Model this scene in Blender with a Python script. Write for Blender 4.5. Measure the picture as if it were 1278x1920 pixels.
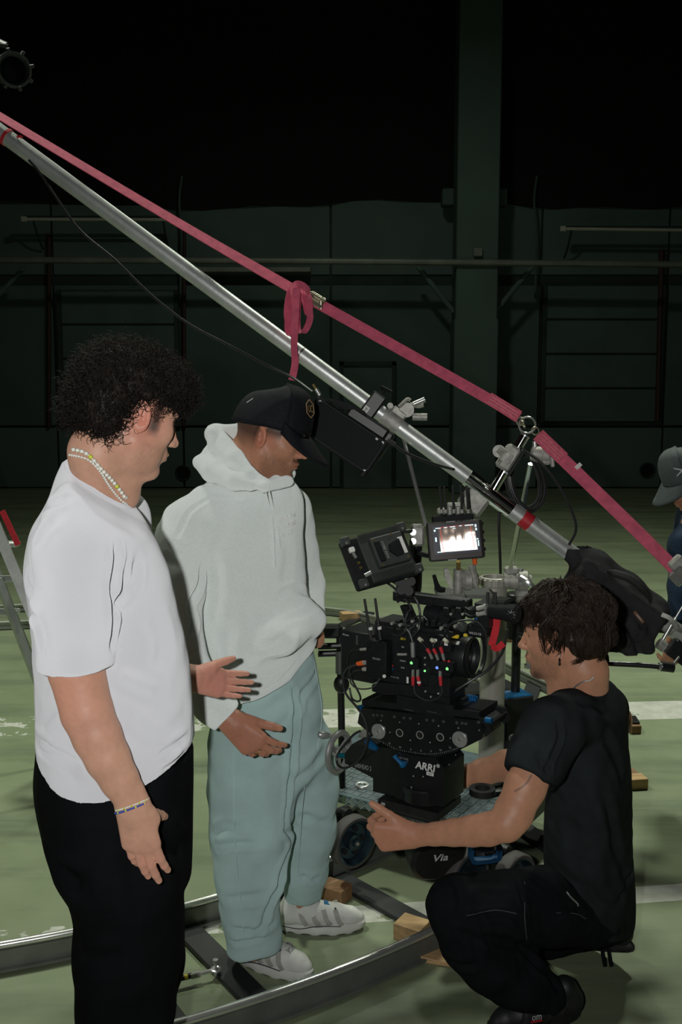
import bpy, bmesh, math, random
import numpy as np
from mathutils import Vector, Matrix

for o in list(bpy.data.objects):
    bpy.data.objects.remove(o)
scn = bpy.context.scene
COL = scn.collection
random.seed(7)
RNG = np.random.default_rng(7)
PI = math.pi

# ------------------------------------------------------------------ camera
FPX = 1851.0                       # focal length in pixels of the 1278 x 1920 frame
PITCH = math.radians(7.0)
EYE = 1.75
cd = bpy.data.cameras.new('camera')
cd.lens = 36.0 * FPX / 1920.0
cd.sensor_width = 36.0
cd.clip_end = 200
cam = bpy.data.objects.new('camera', cd)
cam.location = (0, 0, EYE)
cam.rotation_euler = (PI / 2 - PITCH, 0, 0)
COL.objects.link(cam)
scn.camera = cam

# ------------------------------------------------------------------ world, lights, exposure
scn.view_settings.view_transform = 'Standard'
scn.view_settings.look = 'None'
scn.view_settings.gamma = 1.0
scn.view_settings.use_curve_mapping = False
scn.view_settings.exposure = 0.0
w = bpy.data.worlds.new('hall_air')
scn.world = w
w.use_nodes = True
bg = w.node_tree.nodes['Background']
bg.inputs[0].default_value = (0.62, 0.80, 0.70, 1)
bg.inputs[1].default_value = 0.010


def light(name, kind, loc, energy, color=(1, 1, 1), target=None, **kw):
    l = bpy.data.lights.new(name, kind)
    l.energy = energy
    l.color = color
    for k, v in kw.items():
        setattr(l, k, v)
    o = bpy.data.objects.new(name, l)
    o.location = loc
    if target is not None:
        d = Vector(target) - Vector(loc)
        o.rotation_euler = d.to_track_quat('-Z', 'Y').to_euler()
    COL.objects.link(o)
    return o


# the photographer's flash, a hand's width to the left of the lens (camera held upright)
light('camera_flash', 'SPOT', (-0.15, 0.02, EYE + 0.05), 146, (1.0, 0.99, 0.965), (-0.06, 3.0, 1.32),
      spot_size=math.radians(88), spot_blend=1.0, shadow_soft_size=0.022)
# high-bay lamps over the floor behind the dolly; last added to brighten the wall
for lx, ly, e, sp in ((-2.6, 4.9, 122, 100), (2.6, 6.4, 148, 100), (0.0, 10.5, 85, 180)):
    light('high_bay_and_wall_fill', 'AREA', (lx, ly, 7.5), e, (0.95, 1.0, 0.84), (lx, ly, 0), shape='DISK', size=0.7, spread=math.radians(sp))


# ------------------------------------------------------------------ survey: photograph pixel -> point of the place
_c, _s = math.cos(PITCH), math.sin(PITCH)


def ray(px, py):
    u = (px - 639.0) / FPX
    v = (960.0 - py) / FPX
    return np.array([u, _c + v * _s, -_s + v * _c])


def P(px, py, Y):
    """the point at distance Y (metres into the hall) seen at that pixel"""
    r = ray(px, py)
    return np.array([0, 0, EYE]) + r * Y / r[1]


def F(px, py, z=0.0):
    """the point at height z seen at that pixel"""
    r = ray(px, py)
    return np.array([0, 0, EYE]) + r * (z - EYE) / r[2]


def M(px, Y):
    """pixels -> metres at distance Y"""
    return px * Y / FPX


# ------------------------------------------------------------------ materials
MATS = {}


def mat(name, col, rough=0.6, metal=0.0, var=0.0, vscale=20.0, bump=0.0, bscale=60.0, spec=0.5,
        emit=None, estr=0.0, coat=0.0, attr=None, sheen=0.0, sss=0.0, wear=None, trans=0.0, stretch=None, droll=0.0):
    m = bpy.data.materials.new(name)
    m.use_nodes = True
    nt = m.node_tree
    b = nt.nodes['Principled BSDF']
    b.inputs['Roughness'].default_value = rough
    b.inputs['Metallic'].default_value = metal
    b.inputs['Specular IOR Level'].default_value = spec
    b.inputs['Base Color'].default_value = (*col, 1)
    if coat:
        b.inputs['Coat Weight'].default_value = coat
        b.inputs['Coat Roughness'].default_value = 0.1
    if droll:
        b.inputs['Diffuse Roughness'].default_value = droll
    if sheen:
        b.inputs['Sheen Weight'].default_value = sheen
    if sss:
        b.inputs['Subsurface Weight'].default_value = sss
        b.inputs['Subsurface Radius'].default_value = (0.012, 0.004, 0.002)
        b.inputs['Subsurface Scale'].default_value = 1.0
    if trans:
        b.inputs['Transmission Weight'].default_value = trans
    if emit is not None:
        b.inputs['Emission Color'].default_value = (*emit, 1)
        b.inputs['Emission Strength'].default_value = estr
    tc = nt.nodes.new('ShaderNodeTexCoord')
    vec = tc.outputs['Object']
    if stretch is not None:
        mp = nt.nodes.new('ShaderNodeMapping')
        mp.inputs['Scale'].default_value = stretch
        nt.links.new(vec, mp.inputs['Vector'])
        vec = mp.outputs['Vector']
    src = None
    if attr:
        a = nt.nodes.new('ShaderNodeAttribute')
        a.attribute_name = attr
        src = a.outputs['Color']
    if var > 0 or attr:
        n = nt.nodes.new('ShaderNodeTexNoise')
        n.inputs['Scale'].default_value = vscale
        n.inputs['Detail'].default_value = 6
        nt.links.new(vec, n.inputs['Vector'])
        mr = nt.nodes.new('ShaderNodeMapRange')
        mr.inputs['From Min'].default_value = 0.3
        mr.inputs['From Max'].default_value = 0.7
        mr.inputs['To Min'].default_value = 1 - var
        mr.inputs['To Max'].default_value = 1 + var
        nt.links.new(n.outputs['Fac'], mr.inputs['Value'])
        mx = nt.nodes.new('ShaderNodeMix')
        mx.data_type = 'RGBA'
        mx.blend_type = 'MULTIPLY'
        mx.inputs['Factor'].default_value = 1
        if src is not None:
            nt.links.new(src, mx.inputs['A'])
        else:
            mx.inputs['A'].default_value = (*col, 1)
        nt.links.new(mr.outputs['Result'], mx.inputs['B'])
        src = mx.outputs['Result']
    if wear is not None:      # (colour, threshold, scale): worn or chipped patches
        n2 = nt.nodes.new('ShaderNodeTexNoise')
        n2.inputs['Scale'].default_value = wear[2]
        n2.inputs['Detail'].default_value = 9
        n2.inputs['Roughness'].default_value = 0.7
        nt.links.new(vec, n2.inputs['Vector'])
        r2 = nt.nodes.new('ShaderNodeMapRange')
        r2.inputs['From Min'].default_value = wear[1]
        r2.inputs['From Max'].default_value = wear[1] + 0.03
        nt.links.new(n2.outputs['Fac'], r2.inputs['Value'])
        m2 = nt.nodes.new('ShaderNodeMix')
        m2.data_type = 'RGBA'
        nt.links.new(r2.outputs['Result'], m2.inputs['Factor'])
        if src is not None:
            nt.links.new(src, m2.inputs['A'])
        else:
            m2.inputs['A'].default_value = (*col, 1)
        m2.inputs['B'].default_value = (*wear[0], 1)
        src = m2.outputs['Result']
    if src is not None:
        nt.links.new(src, b.inputs['Base Color'])
    if bump > 0:
        nb = nt.nodes.new('ShaderNodeTexNoise')
        nb.inputs['Scale'].default_value = bscale
        nb.inputs['Detail'].default_value = 4
        nt.links.new(vec, nb.inputs['Vector'])
        bp = nt.nodes.new('ShaderNodeBump')
        bp.inputs['Strength'].default_value = bump
        bp.inputs['Distance'].default_value = 0.004
        nt.links.new(nb.outputs['Fac'], bp.inputs['Height'])
        nt.links.new(bp.outputs['Normal'], b.inputs['Normal'])
    MATS[name] = m
    return m


mat('black_metal', (0.009, 0.010, 0.011), 0.40, 0.0, 0.25, 40, 0.05, 300, spec=0.3, wear=((0.10, 0.10, 0.10), 0.74, 60))
mat('black_paint', (0.008, 0.009, 0.010), 0.30, 0.0, 0.2, 25, coat=0.2)
mat('black_plastic', (0.011, 0.012, 0.013), 0.55, 0.0, 0.2, 40, spec=0.10)
mat('dark_plastic', (0.035, 0.040, 0.038), 0.5, 0.0, 0.15, 40)
mat('rubber', (0.014, 0.014, 0.015), 0.7)
mat('cable', (0.016, 0.017, 0.018), 0.45)
mat('steel', (0.55, 0.56, 0.55), 0.30, 0.8, 0.15, 30)
mat('rough_alu', (0.50, 0.525, 0.51), 0.42, 0.55, 0.16, 14, 0.1, 80)
mat('cast_alu', (0.36, 0.36, 0.33), 0.58, 0.45, 0.25, 50, 0.15, 120)
mat('chrome', (0.72, 0.73, 0.72), 0.12, 1.0)
mat('silver_paint', (0.42, 0.43, 0.42), 0.35, 0.6, 0.1, 30)
mat('blue_anodised', (0.010, 0.115, 0.28), 0.35, 0.4, 0.15, 60)
mat('red_plastic', (0.45, 0.02, 0.03), 0.45, 0, 0.15, 60)
mat('orange_plastic', (0.75, 0.12, 0.02), 0.45)
mat('yellow_plastic', (0.62, 0.47, 0.03), 0.5)
mat('white_print', (0.55, 0.56, 0.55), 0.6)
mat('grey_print', (0.30, 0.31, 0.31), 0.6)
mat('white_label', (0.62, 0.62, 0.60), 0.6, 0, 0.1, 200)
mat('brass', (0.45, 0.33, 0.12), 0.35, 0.9, 0.15, 60)
mat('zinc', (0.50, 0.47, 0.36), 0.38, 0.9, 0.2, 60)
mat('wood', (0.42, 0.27, 0.13), 0.7, 0, 0.25, 9, 0.15, 30, stretch=(1, 6, 6))
mat('wood_dark', (0.22, 0.12, 0.055), 0.7, 0, 0.25, 9, 0.15, 30, stretch=(1, 6, 6))
mat('sleeper_black', (0.013, 0.014, 0.016), 0.5, 0, 0.25, 12)
mat('strap_pink', (0.54, 0.085, 0.150), 0.75, 0, 0.18, 45, 0.25, 500)
mat('glass_dark', (0.003, 0.004, 0.005), 0.5, 0, spec=0.06)


# ------------------------------------------------------------------ objects
def obj(name, me, m, parent=None, label=None, smooth=30):
    o = bpy.data.objects.new(name, me)
    COL.objects.link(o)
    if m is not None and len(me.materials) == 0:
        me.materials.append(MATS[m] if isinstance(m, str) else m)
    if parent is not None:
        o.parent = parent
        o.matrix_parent_inverse = Matrix.LocRotScale(parent.location, parent.rotation_euler, parent.scale).inverted() \
            if parent.parent is None and parent.type == 'EMPTY' else Matrix.Identity(4)
        if parent.type == 'MESH':
            o.matrix_parent_inverse = Matrix.Identity(4)
    if label:
        o['label'] = label
    return o


def thing(name, label, cat, loc, group=None):
    o = bpy.data.objects.new(name, None)
    o.empty_display_size = 0.05
    o.location = [float(v) for v in loc]
    COL.objects.link(o)
    o['label'] = label
    o['category'] = cat
    if group:
        o['group'] = group
    return o


def tag(o, label, cat, group=None):
    o['label'] = label
    o['category'] = cat
    if group:
        o['group'] = group
    return o


def struct(o):
    o['kind'] = 'structure'
    return o


def basis(z, x=None):
    """3x3 with columns x, y, z"""
    z = Vector(z).normalized()
    if x is None:
        x = Vector((1, 0, 0)) if abs(z.x) < 0.9 else Vector((0, 1, 0))
    x = Vector(x)
    x = (x - z * x.dot(z)).normalized()
    y = z.cross(x)
    return Matrix((x, y, z)).transposed()


class MB:
    """collects shapes; build() links them as ONE mesh object"""

    def __init__(self, fr=None):
        self.bm = bmesh.new()
        self.fr = fr if fr is not None else Matrix.Identity(4)

    def _mx(self, loc, rot=None):
        m = Matrix.Translation(Vector([float(v) for v in loc]))
        if rot is not None:
            m = m @ rot.to_4x4()
        return self.fr @ m

    def box(self, c, size, rot=None, bev=0.0, seg=1):
        g = bmesh.ops.create_cube(self.bm, size=1.0)
        vs = g['verts']
        bmesh.ops.scale(self.bm, vec=[float(v) for v in size], verts=vs)
        if bev > 0:
            es = list({e for v in vs for e in v.link_edges})
            r = bmesh.ops.bevel(self.bm, geom=es, offset=min(bev, 0.45 * min(size)), segments=seg, affect='EDGES', profile=0.5)
            vs = list({v for f in r['faces'] for v in f.verts} | {v for v in vs if v.is_valid})
        bmesh.ops.transform(self.bm, matrix=self._mx(c, rot), verts=vs)
        return self

    def cyl(self, a, b, r, r2=None, n=20, cap=True):
        a = Vector([float(v) for v in a]); b = Vector([float(v) for v in b])
        d = b - a
        g = bmesh.ops.create_cone(self.bm, cap_ends=cap, segments=n, radius1=r, radius2=r if r2 is None else r2, depth=d.length)
        bmesh.ops.transform(self.bm, matrix=self.fr @ Matrix.Translation((a + b) / 2) @ basis(d).to_4x4(), verts=g['verts'])
        return self

    def sph(self, c, r, n=12, sc=(1, 1, 1), rot=None):
        g = bmesh.ops.create_uvsphere(self.bm, u_segments=n, v_segments=max(6, n // 2 + 1), radius=r)
        bmesh.ops.scale(self.bm, vec=sc, verts=g['verts'])
        bmesh.ops.transform(self.bm, matrix=self._mx(c, rot), verts=g['verts'])
        return self

    def lathe(self, a, axis, prof, n=24, close=False):
        """prof: (height along axis, radius) list; rings joined"""
        R = basis(axis)
        a = Vector([float(v) for v in a])
        rings = []
        for h, r in prof:
            rings.append([self.bm.verts.new(self.fr @ (a + R @ Vector((r * math.cos(2 * PI * i / n), r * math.sin(2 * PI * i / n), h)))) for i in range(n)])
        for A, B in zip(rings[:-1], rings[1:]):
            for i in range(n):
                self.bm.faces.new((A[i], A[(i + 1) % n], B[(i + 1) % n], B[i]))
        if close:
            A, B = rings[-1], rings[0]
            for i in range(n):
                self.bm.faces.new((A[i], A[(i + 1) % n], B[(i + 1) % n], B[i]))
        else:
            self.bm.faces.new(list(reversed(rings[0])))
            self.bm.faces.new(rings[-1])
        return self

    def tor(self, c, axis, R, r, n=28, k=8, a0=0, a1=2 * PI, x=None, sy=1.0):
        Bm = basis(axis, x)
        full = abs(a1 - a0) > 2 * PI - 1e-6
        m = n if full else n + 1
        rings = []
        for i in range(m):
            t = a0 + (a1 - a0) * i / n
            cc = Vector((R * math.cos(t), sy * R * math.sin(t), 0))
            dr = Vector((math.cos(t), math.sin(t), 0))
            rings.append([self.bm.verts.new(self.fr @ (Vector([float(v) for v in c]) + Bm @ (cc + dr * (r * math.cos(2 * PI * j / k)) + Vector((0, 0, r * math.sin(2 * PI * j / k)))))) for j in range(k)])
        for i in range(n):
            A, B = rings[i], rings[(i + 1) % m]
            for j in range(k):
                self.bm.faces.new((A[j], B[j], B[(j + 1) % k], A[(j + 1) % k]))
        if not full:
            self.bm.faces.new(rings[0]); self.bm.faces.new(list(reversed(rings[-1])))
        return self

    def prism(self, pts, d):
        """polygon pts (3D) extruded by vector d"""
        d = Vector([float(v) for v in d])
        A = [self.bm.verts.new(self.fr @ Vector([float(v) for v in p])) for p in pts]
        dd = self.fr.to_3x3() @ d
        B = [self.bm.verts.new(v.co + dd) for v in A]
        n = len(A)
        for i in range(n):
            self.bm.faces.new((A[i], A[(i + 1) % n], B[(i + 1) % n], B[i]))
        self.bm.faces.new(list(reversed(A))); self.bm.faces.new(B)
        return self

    def tube(self, pts, r, k=8, smooth=True, sub=6):
        p = spline(pts, sub) if smooth and len(pts) > 2 else np.array(pts, float)
        V, Q = sweep(p, r, k)
        vs = [self.bm.verts.new(self.fr @ Vector(v)) for v in V]
        for q in Q:
            try:
                self.bm.faces.new([vs[i] for i in q])
            except ValueError:
                pass
        return self

    def band(self, pts, wdir, wid, th, sub=6, smooth=True):
        """flat webbing along pts; wdir = direction(s) of its width"""
        p = spline(pts, sub) if smooth and len(pts) > 2 else np.array(pts, float)
        n = len(p)
        wd = np.array(wdir, float)
        if wd.ndim == 1:
            wd = np.repeat(wd[None], n, 0)
        else:
            wd = spline(wdir, sub) if smooth and len(pts) > 2 else wd
        tg = np.gradient(p, axis=0)
        tg /= np.linalg.norm(tg, axis=1)[:, None] + 1e-9
        wd = wd - tg * (wd * tg).sum(1)[:, None]
        wd /= np.linalg.norm(wd, axis=1)[:, None] + 1e-9
        nn = np.cross(tg, wd)
        rings = []
        for i in range(n):
            rings.append([self.bm.verts.new(self.fr @ Vector(p[i] + wd[i] * wid / 2 * a + nn[i] * th / 2 * b)) for a, b in ((-1, -1), (1, -1), (1, 1), (-1, 1))])
        for A, B in zip(rings[:-1], rings[1:]):
            for j in range(4):
                self.bm.faces.new((A[j], A[(j + 1) % 4], B[(j + 1) % 4], B[j]))
        self.bm.faces.new(list(reversed(rings[0]))); self.bm.faces.new(rings[-1])
        return self

    def build(self, name, m, parent=None, label=None, smooth=35):
        bmesh.ops.recalc_face_normals(self.bm, faces=self.bm.faces)
        me = bpy.data.meshes.new(name)
        self.bm.to_mesh(me)
        self.bm.free()
        if smooth:
            me.shade_smooth()
            me.set_sharp_from_angle(angle=math.radians(smooth))
        return obj(name, me, m, parent, label)


def spline(pts, sub=6):
    """Catmull-Rom through the points"""
    p = np.array(pts, float)
    if len(p) < 3:
        return p
    q = np.vstack([2 * p[0] - p[1], p, 2 * p[-1] - p[-2]])
    out = []
    for i in range(1, len(q) - 2):
        for t in np.linspace(0, 1, sub, endpoint=False):
            a, b, c_, d = q[i - 1], q[i], q[i + 1], q[i + 2]
            out.append(0.5 * (2 * b + (c_ - a) * t + (2 * a - 5 * b + 4 * c_ - d) * t * t + (3 * b - a - 3 * c_ + d) * t ** 3))
    out.append(q[-2])
    return np.array(out)


def sweep(p, r, k=8):
    p = np.array(p, float)
    n = len(p)
    rr = np.full(n, r) if np.isscalar(r) else np.interp(np.linspace(0, 1, n), np.linspace(0, 1, len(r)), r)
    tg = np.gradient(p, axis=0)
    tg /= np.linalg.norm(tg, axis=1)[:, None] + 1e-12
    up = np.array([0, 0, 1.0]) if abs(tg[0, 2]) < 0.9 else np.array([1.0, 0, 0])
    u = np.cross(tg[0], up); u /= np.linalg.norm(u)
    V = []
    for i in range(n):
        u = u - tg[i] * u.dot(tg[i]); u /= np.linalg.norm(u) + 1e-12
        w_ = np.cross(tg[i], u)
        for j in range(k):
            a = 2 * PI * j / k
            V.append(p[i] + rr[i] * (math.cos(a) * u + math.sin(a) * w_))
    Q = []
    for i in range(n - 1):
        for j in range(k):
            Q.append((i * k + j, i * k + (j + 1) % k, (i + 1) * k + (j + 1) % k, (i + 1) * k + j))
    Q.append(tuple(range(k))[::-1]); Q.append(tuple((n - 1) * k + j for j in range(k)))
    return V, Q


def dup(o, parent=None, offset=None):
    """copy of an object with copies of its children (shares mesh data)"""
    c = o.copy()
    COL.objects.link(c)
    c.parent = parent
    for ch in o.children:
        dup(ch, c)
    if offset is not None:
        c.location = c.location + Vector(offset)
    return c


FONT = {}


def text(name, s, origin, xdir, zdir, height, m, parent=None, extrude=0.0004, width=None, align='CENTER', shear=0.0, bold=0.0):
    """flat lettering as a mesh: origin = its centre, xdir = reading direction, zdir = up the letters"""
    cu = bpy.data.curves.new(name, 'FONT')
    cu.body = s
    cu.size = 1.0
    cu.extrude = 0.0
    cu.align_x = align
    cu.align_y = 'CENTER'
    cu.shear = shear
    cu.offset = bold
    cu.resolution_u = 2
    t = bpy.data.objects.new(name, cu)
    COL.objects.link(t)
    dg = bpy.context.evaluated_depsgraph_get()
    me = bpy.data.meshes.new_from_object(t.evaluated_get(dg))
    bpy.data.objects.remove(t)
    bpy.data.curves.remove(cu)
    xs = [v.co.x for v in me.vertices]; ys = [v.co.y for v in me.vertices]
    sy = height / max(1e-6, max(ys) - min(ys))
    sx = sy if width is None else width / max(1e-6, max(xs) - min(xs))
    cx, cy = (max(xs) + min(xs)) / 2, (max(ys) + min(ys)) / 2
    X = Vector([float(v) for v in xdir]).normalized()
    Z = Vector([float(v) for v in zdir]); Z = (Z - X * Z.dot(X)).normalized()
    N = X.cross(Z)
    O = Vector([float(v) for v in origin])
    for v in me.vertices:
        v.co = O + X * ((v.co.x - cx) * sx) + Z * ((v.co.y - cy) * sy) + N * extrude
    me.materials.clear()
    return obj(name, me, m, parent)
# ================================================================== THE HALL
def floor_material():
    m = bpy.data.materials.new('green_floor')
    m.use_nodes = True
    nt = m.node_tree
    b = nt.nodes['Principled BSDF']
    b.inputs['Roughness'].default_value = 0.42
    geo = nt.nodes.new('ShaderNodeNewGeometry')
    sep = nt.nodes.new('ShaderNodeSeparateXYZ')
    nt.links.new(geo.outputs['Position'], sep.inputs[0])

    def noise(scale, detail=6, rough=0.6, stretch=(1, 1, 1)):
        mp = nt.nodes.new('ShaderNodeMapping')
        mp.inputs['Scale'].default_value = stretch
        nt.links.new(geo.outputs['Position'], mp.inputs['Vector'])
        n = nt.nodes.new('ShaderNodeTexNoise')
        n.inputs['Scale'].default_value = scale
        n.inputs['Detail'].default_value = detail
        n.inputs['Roughness'].default_value = rough
        nt.links.new(mp.outputs['Vector'], n.inputs['Vector'])
        return n.outputs['Fac']

    def rng(v, a, b_, c_=0.0, d=1.0):
        r = nt.nodes.new('ShaderNodeMapRange')
        r.inputs['From Min'].default_value = a; r.inputs['From Max'].default_value = b_
        r.inputs['To Min'].default_value = c_; r.inputs['To Max'].default_value = d
        nt.links.new(v, r.inputs['Value'])
        return r.outputs['Result']

    def math_(op, a, b_):
        n = nt.nodes.new('ShaderNodeMath'); n.operation = op
        for i, v in enumerate((a, b_)):
            if isinstance(v, (int, float)):
                n.inputs[i].default_value = v
            else:
                nt.links.new(v, n.inputs[i])
        return n.outputs[0]

    def mix(f, a, b_):
        n = nt.nodes.new('ShaderNodeMix'); n.data_type = 'RGBA'
        nt.links.new(f, n.inputs['Factor'])
        for k, v in (('A', a), ('B', b_)):
            if isinstance(v, tuple):
                n.inputs[k].default_value = (*v, 1)
            else:
                nt.links.new(v, n.inputs[k])
        return n.outputs['Result']
    base = mix(rng(noise(0.9, 5), 0.35, 0.65), (0.165, 0.205, 0.118), (0.225, 0.265, 0.165))
    base = mix(rng(noise(2.2, 7, 0.65, (0.25, 1.6, 1)), 0.48, 0.72), base, (0.110, 0.138, 0.088))   # tyre-worn streaks
    base = mix(rng(noise(30, 8, 0.7), 0.56, 0.75, 0, 0.5), base, (0.22, 0.24, 0.19))
    # chips where the bare concrete shows
    base = mix(rng(noise(2.3, 9, 0.62), 0.705, 0.715, 0, 0.8), base, (0.30, 0.31, 0.27))
    # painted white lines, much of the paint worn away
    for (x0, y0, x1, y1, half, thr) in LINES:
        L = math.hypot(x1 - x0, y1 - y0)
        nx, ny = -(y1 - y0) / L, (x1 - x0) / L
        dist = math_('ADD', math_('MULTIPLY', sep.outputs[0], nx), math_('MULTIPLY', sep.outputs[1], ny))
        dist = math_('ABSOLUTE', math_('SUBTRACT', dist, nx * x0 + ny * y0), 0.0)
        inside = math_('LESS_THAN', dist, half)
        if thr is not None:
            # paint wears away towards the left
            n = math_('ADD', noise(11, 9, 0.62), rng(sep.outputs[0], -1.2, 0.75, -0.015, 0.20))
            inside = math_('MULTIPLY', inside, rng(n, thr, thr + 0.02))
        base = mix(inside, base, mix(rng(noise(14, 6), 0.35, 0.7), (0.40, 0.41, 0.36), (0.54, 0.55, 0.50)))
    nt.links.new(base, b.inputs['Base Color'])
    nt.links.new(rng(noise(3, 6), 0.3, 0.7, 0.34, 0.55), b.inputs['Roughness'])
    bp = nt.nodes.new('ShaderNodeBump'); bp.inputs['Strength'].default_value = 0.15; bp.inputs['Distance'].default_value = 0.003
    nt.links.new(noise(45, 6), bp.inputs['Height'])
    nt.links.new(bp.outputs['Normal'], b.inputs['Normal'])
    return m


_a, _b = F(60, 1757), F(1278, 1672)
_c1, _d1 = F(0, 1190), F(400, 1186)
_e1, _f1 = F(0, 1362), F(1278, 1330)
LINES = [(_a[0], _a[1], _b[0], _b[1], 0.055, 0.50), (_e1[0], _e1[1], _f1[0], _f1[1], 0.15, 0.53)]
MATS['green_floor'] = floor_material()
WALL_Y = 17.8
fl = MB().box((0, 9, -0.05), (26, 26, 0.1)).build('floor', 'green_floor', smooth=0)
struct(fl)

mat('panel_grey', (0.085, 0.125, 0.112), 0.65, 0, 0.12, 1.2, spec=0.08)
mat('panel_light', (0.105, 0.150, 0.136), 0.65, 0, 0.10, 1.0, spec=0.08)
mat('panel_dark', (0.040, 0.058, 0.052), 0.7, 0, 0.2, 2, spec=0.08)
mat('void_black', (0.004, 0.005, 0.005), 0.95)
mat('pipe_grey', (0.20, 0.22, 0.185), 0.5, 0.2, 0.2, 3)
mat('pipe_rust', (0.045, 0.018, 0.012), 0.7, 0, 0.2, 4)
mat('door_panel', (0.092, 0.132, 0.118), 0.6, 0, 0.1, 2, spec=0.08)
mat('lamp_tube', (0.50, 0.50, 0.42), 0.4)

Y = WALL_Y
# wall base slab (dark joints show between the panels set on it)
wall = MB().box((0, Y + 0.15, 2.6), (26, 0.2, 5.2)).build('wall_back', 'panel_dark', smooth=0)
struct(wall)
wtop = lambda x: 5.03 + 0.05 * math.sin(0.55 * x + 1.0)


def wx(px, y=700):
    return P(px, y, Y)[0]


def wz(py):
    return P(640, py, Y)[2]


edges = [-13, wx(-120), wx(105), wx(342), wx(620), wx(850), wx(1010), wx(1245), wx(1420), 13]
for i in range(len(edges) - 1):
    a, b_ = edges[i] + 0.018, edges[i + 1] - 0.018
    for (z0, z1, mm, dep) in ((0.02, wz(800) - 0.02, 'panel_light', 0.10), (wz(800) + 0.02, wz(535), 'panel_grey', 0.06), (wz(515), wtop((a + b_) / 2), 'panel_light', 0.05)):
        MB().box(((a + b_) / 2, Y + 0.05 - dep / 2, (z0 + z1) / 2), (b_ - a, dep, z1 - z0), bev=0.01).build('wall_panel', mm, wall, smooth=0)
# black drape hung above the panels, its hem uneven
m = MB()
n = 60
xs = np.linspace(-13, 13, n)
rows = []
for zz in (0.0, 1.0):
    rows.append([m.bm.verts.new((x, Y - 0.05 + 0.05 * math.sin(5 * x), (4.98 + 0.07 * math.sin(0.9 * x + 0.5) + 0.03 * math.sin(3.1 * x)) * (1 - zz) + 14 * zz)) for x in xs])
for i in range(n - 1):
    m.bm.faces.new((rows[0][i], rows[0][i + 1], rows[1][i + 1], rows[1][i]))
g = bmesh.ops.extrude_face_region(m.bm, geom=m.bm.faces[:])
bmesh.ops.translate(m.bm, vec=(0, 0.06, 0), verts=[v for v in g['geom'] if isinstance(v, bmesh.types.BMVert)])
dr = m.build('wall_drape', 'void_black', None)
tag(dr, 'black drape hanging above the grey back wall', 'drape')
ce = MB().box((0, 9, 14.1), (26, 26, 0.2)).build('ceiling', 'void_black', smooth=0); struct(ce)
for nm, xx in (('wall_left', -13.1), ('wall_right', 13.1)):
    struct(MB().box((xx, 9, 7), (0.2, 26, 14)).build(nm, 'panel_dark', smooth=0))
struct(MB().box((0, -4.1, 7), (26, 0.2, 14)).build('wall_front', 'panel_dark', smooth=0))

# the tall column in front of the wall, a ledge where its cladding ends
CY = 17.1
colm = thing('column', 'tall square grey column rising in front of the back wall', 'column', (P(889, 900, CY)[0], CY, 0))
cx0, cx1 = P(850, 600, CY)[0], P(927, 600, CY)[0]
MB().box(((cx0 + cx1) / 2, CY, 7), (cx1 - cx0, 0.6, 13.9), bev=0.02).build('shaft', 'panel_light', colm, smooth=0)
zl = P(890, 600, CY)[2]
MB().box(((cx0 + cx1) / 2, CY, zl / 2), (cx1 - cx0 + 0.04, 0.64, zl), bev=0.02).build('cladding', 'panel_light', colm, smooth=0)
MB().box((P(890, 480, CY)[0], CY - 0.33, P(890, 478, CY)[2]), (0.15, 0.1, 0.14), bev=0.01).build('junction_box', 'pipe_grey', colm, smooth=0)
for sx, xx in ((-1, cx0), (1, cx1)):
    zb = P(890, 585, CY)[2]; zt = P(890, 500, CY)[2]
    MB().tube([(xx, CY, zb), (xx + sx * 0.62, CY - 0.05, zt)], 0.045, smooth=False).build('brace', 'panel_light', colm)
    MB().box((xx + sx * 0.10, CY + 0.3, P(890, 365, CY)[2]), (0.2, 0.3, 0.28), bev=0.02).build('bracket', 'panel_grey', colm, smooth=0)

# the long pipe across the hall
pz = P(640, 496, CY)[2]
pipe = MB().tube([(-13, CY - 0.36, pz + 0.03), (-3, CY - 0.36, pz + 0.02), (3, CY - 0.36, pz - 0.02), (13, CY - 0.36, pz - 0.12)], 0.055, k=10).build('supply_pipe', 'pipe_grey')
tag(pipe, 'long pale horizontal pipe running across the whole back of the hall', 'pipe')
duct = MB().box((P(470, 507, CY + 0.54)[0], CY + 0.54, P(470, 507, CY + 0.54)[2]), (2.1, 0.30, 0.09), bev=0.01).build('cable_duct', 'pipe_grey')
tag(duct, 'short pale cable duct just below the long pipe', 'duct')
bc = MB().tube([P(-10, 560, CY), P(45, 503, CY)], 0.04, smooth=False).build('pipe_brace', 'panel_light')
tag(bc, 'slanting pipe brace at the left edge under the long pipe', 'brace')
# two dead fluorescent battens
for (xa, xb, yy, lab) in ((45, 322, 411, 'unlit fluorescent tube lamp high on the wall at left'), (1055, 1330, 429, 'unlit fluorescent tube lamp high on the wall at right')):
    A, B = P(xa, yy, Y - 0.6), P(xb, yy + (3 if xa > 600 else 1), Y - 0.6)
    t = thing('fluorescent_lamp', lab, 'lamp', A, 'fluorescent lamps')
    MB().cyl(A, B, 0.028, n=10).build('tube', 'lamp_tube', t)
    MB().box((A + B) / 2 + np.array([0, 0.06, 0.05]), (B[0] - A[0], 0.05, 0.04)).build('batten', 'panel_dark', t, smooth=0)
    for q in (A, B):
        MB().box(q, (0.10, 0.07, 0.09), bev=0.01).build('end_cap', 'lamp_tube', t, smooth=0)
    for k in (0.06, 0.94):
        q = A + (B - A) * k
        MB().tube([q, q + np.array([0.0, 0.25, -0.25]), q + np.array([0, 0.52, -0.42])], 0.018).build('bracket', 'panel_dark', t)
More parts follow.
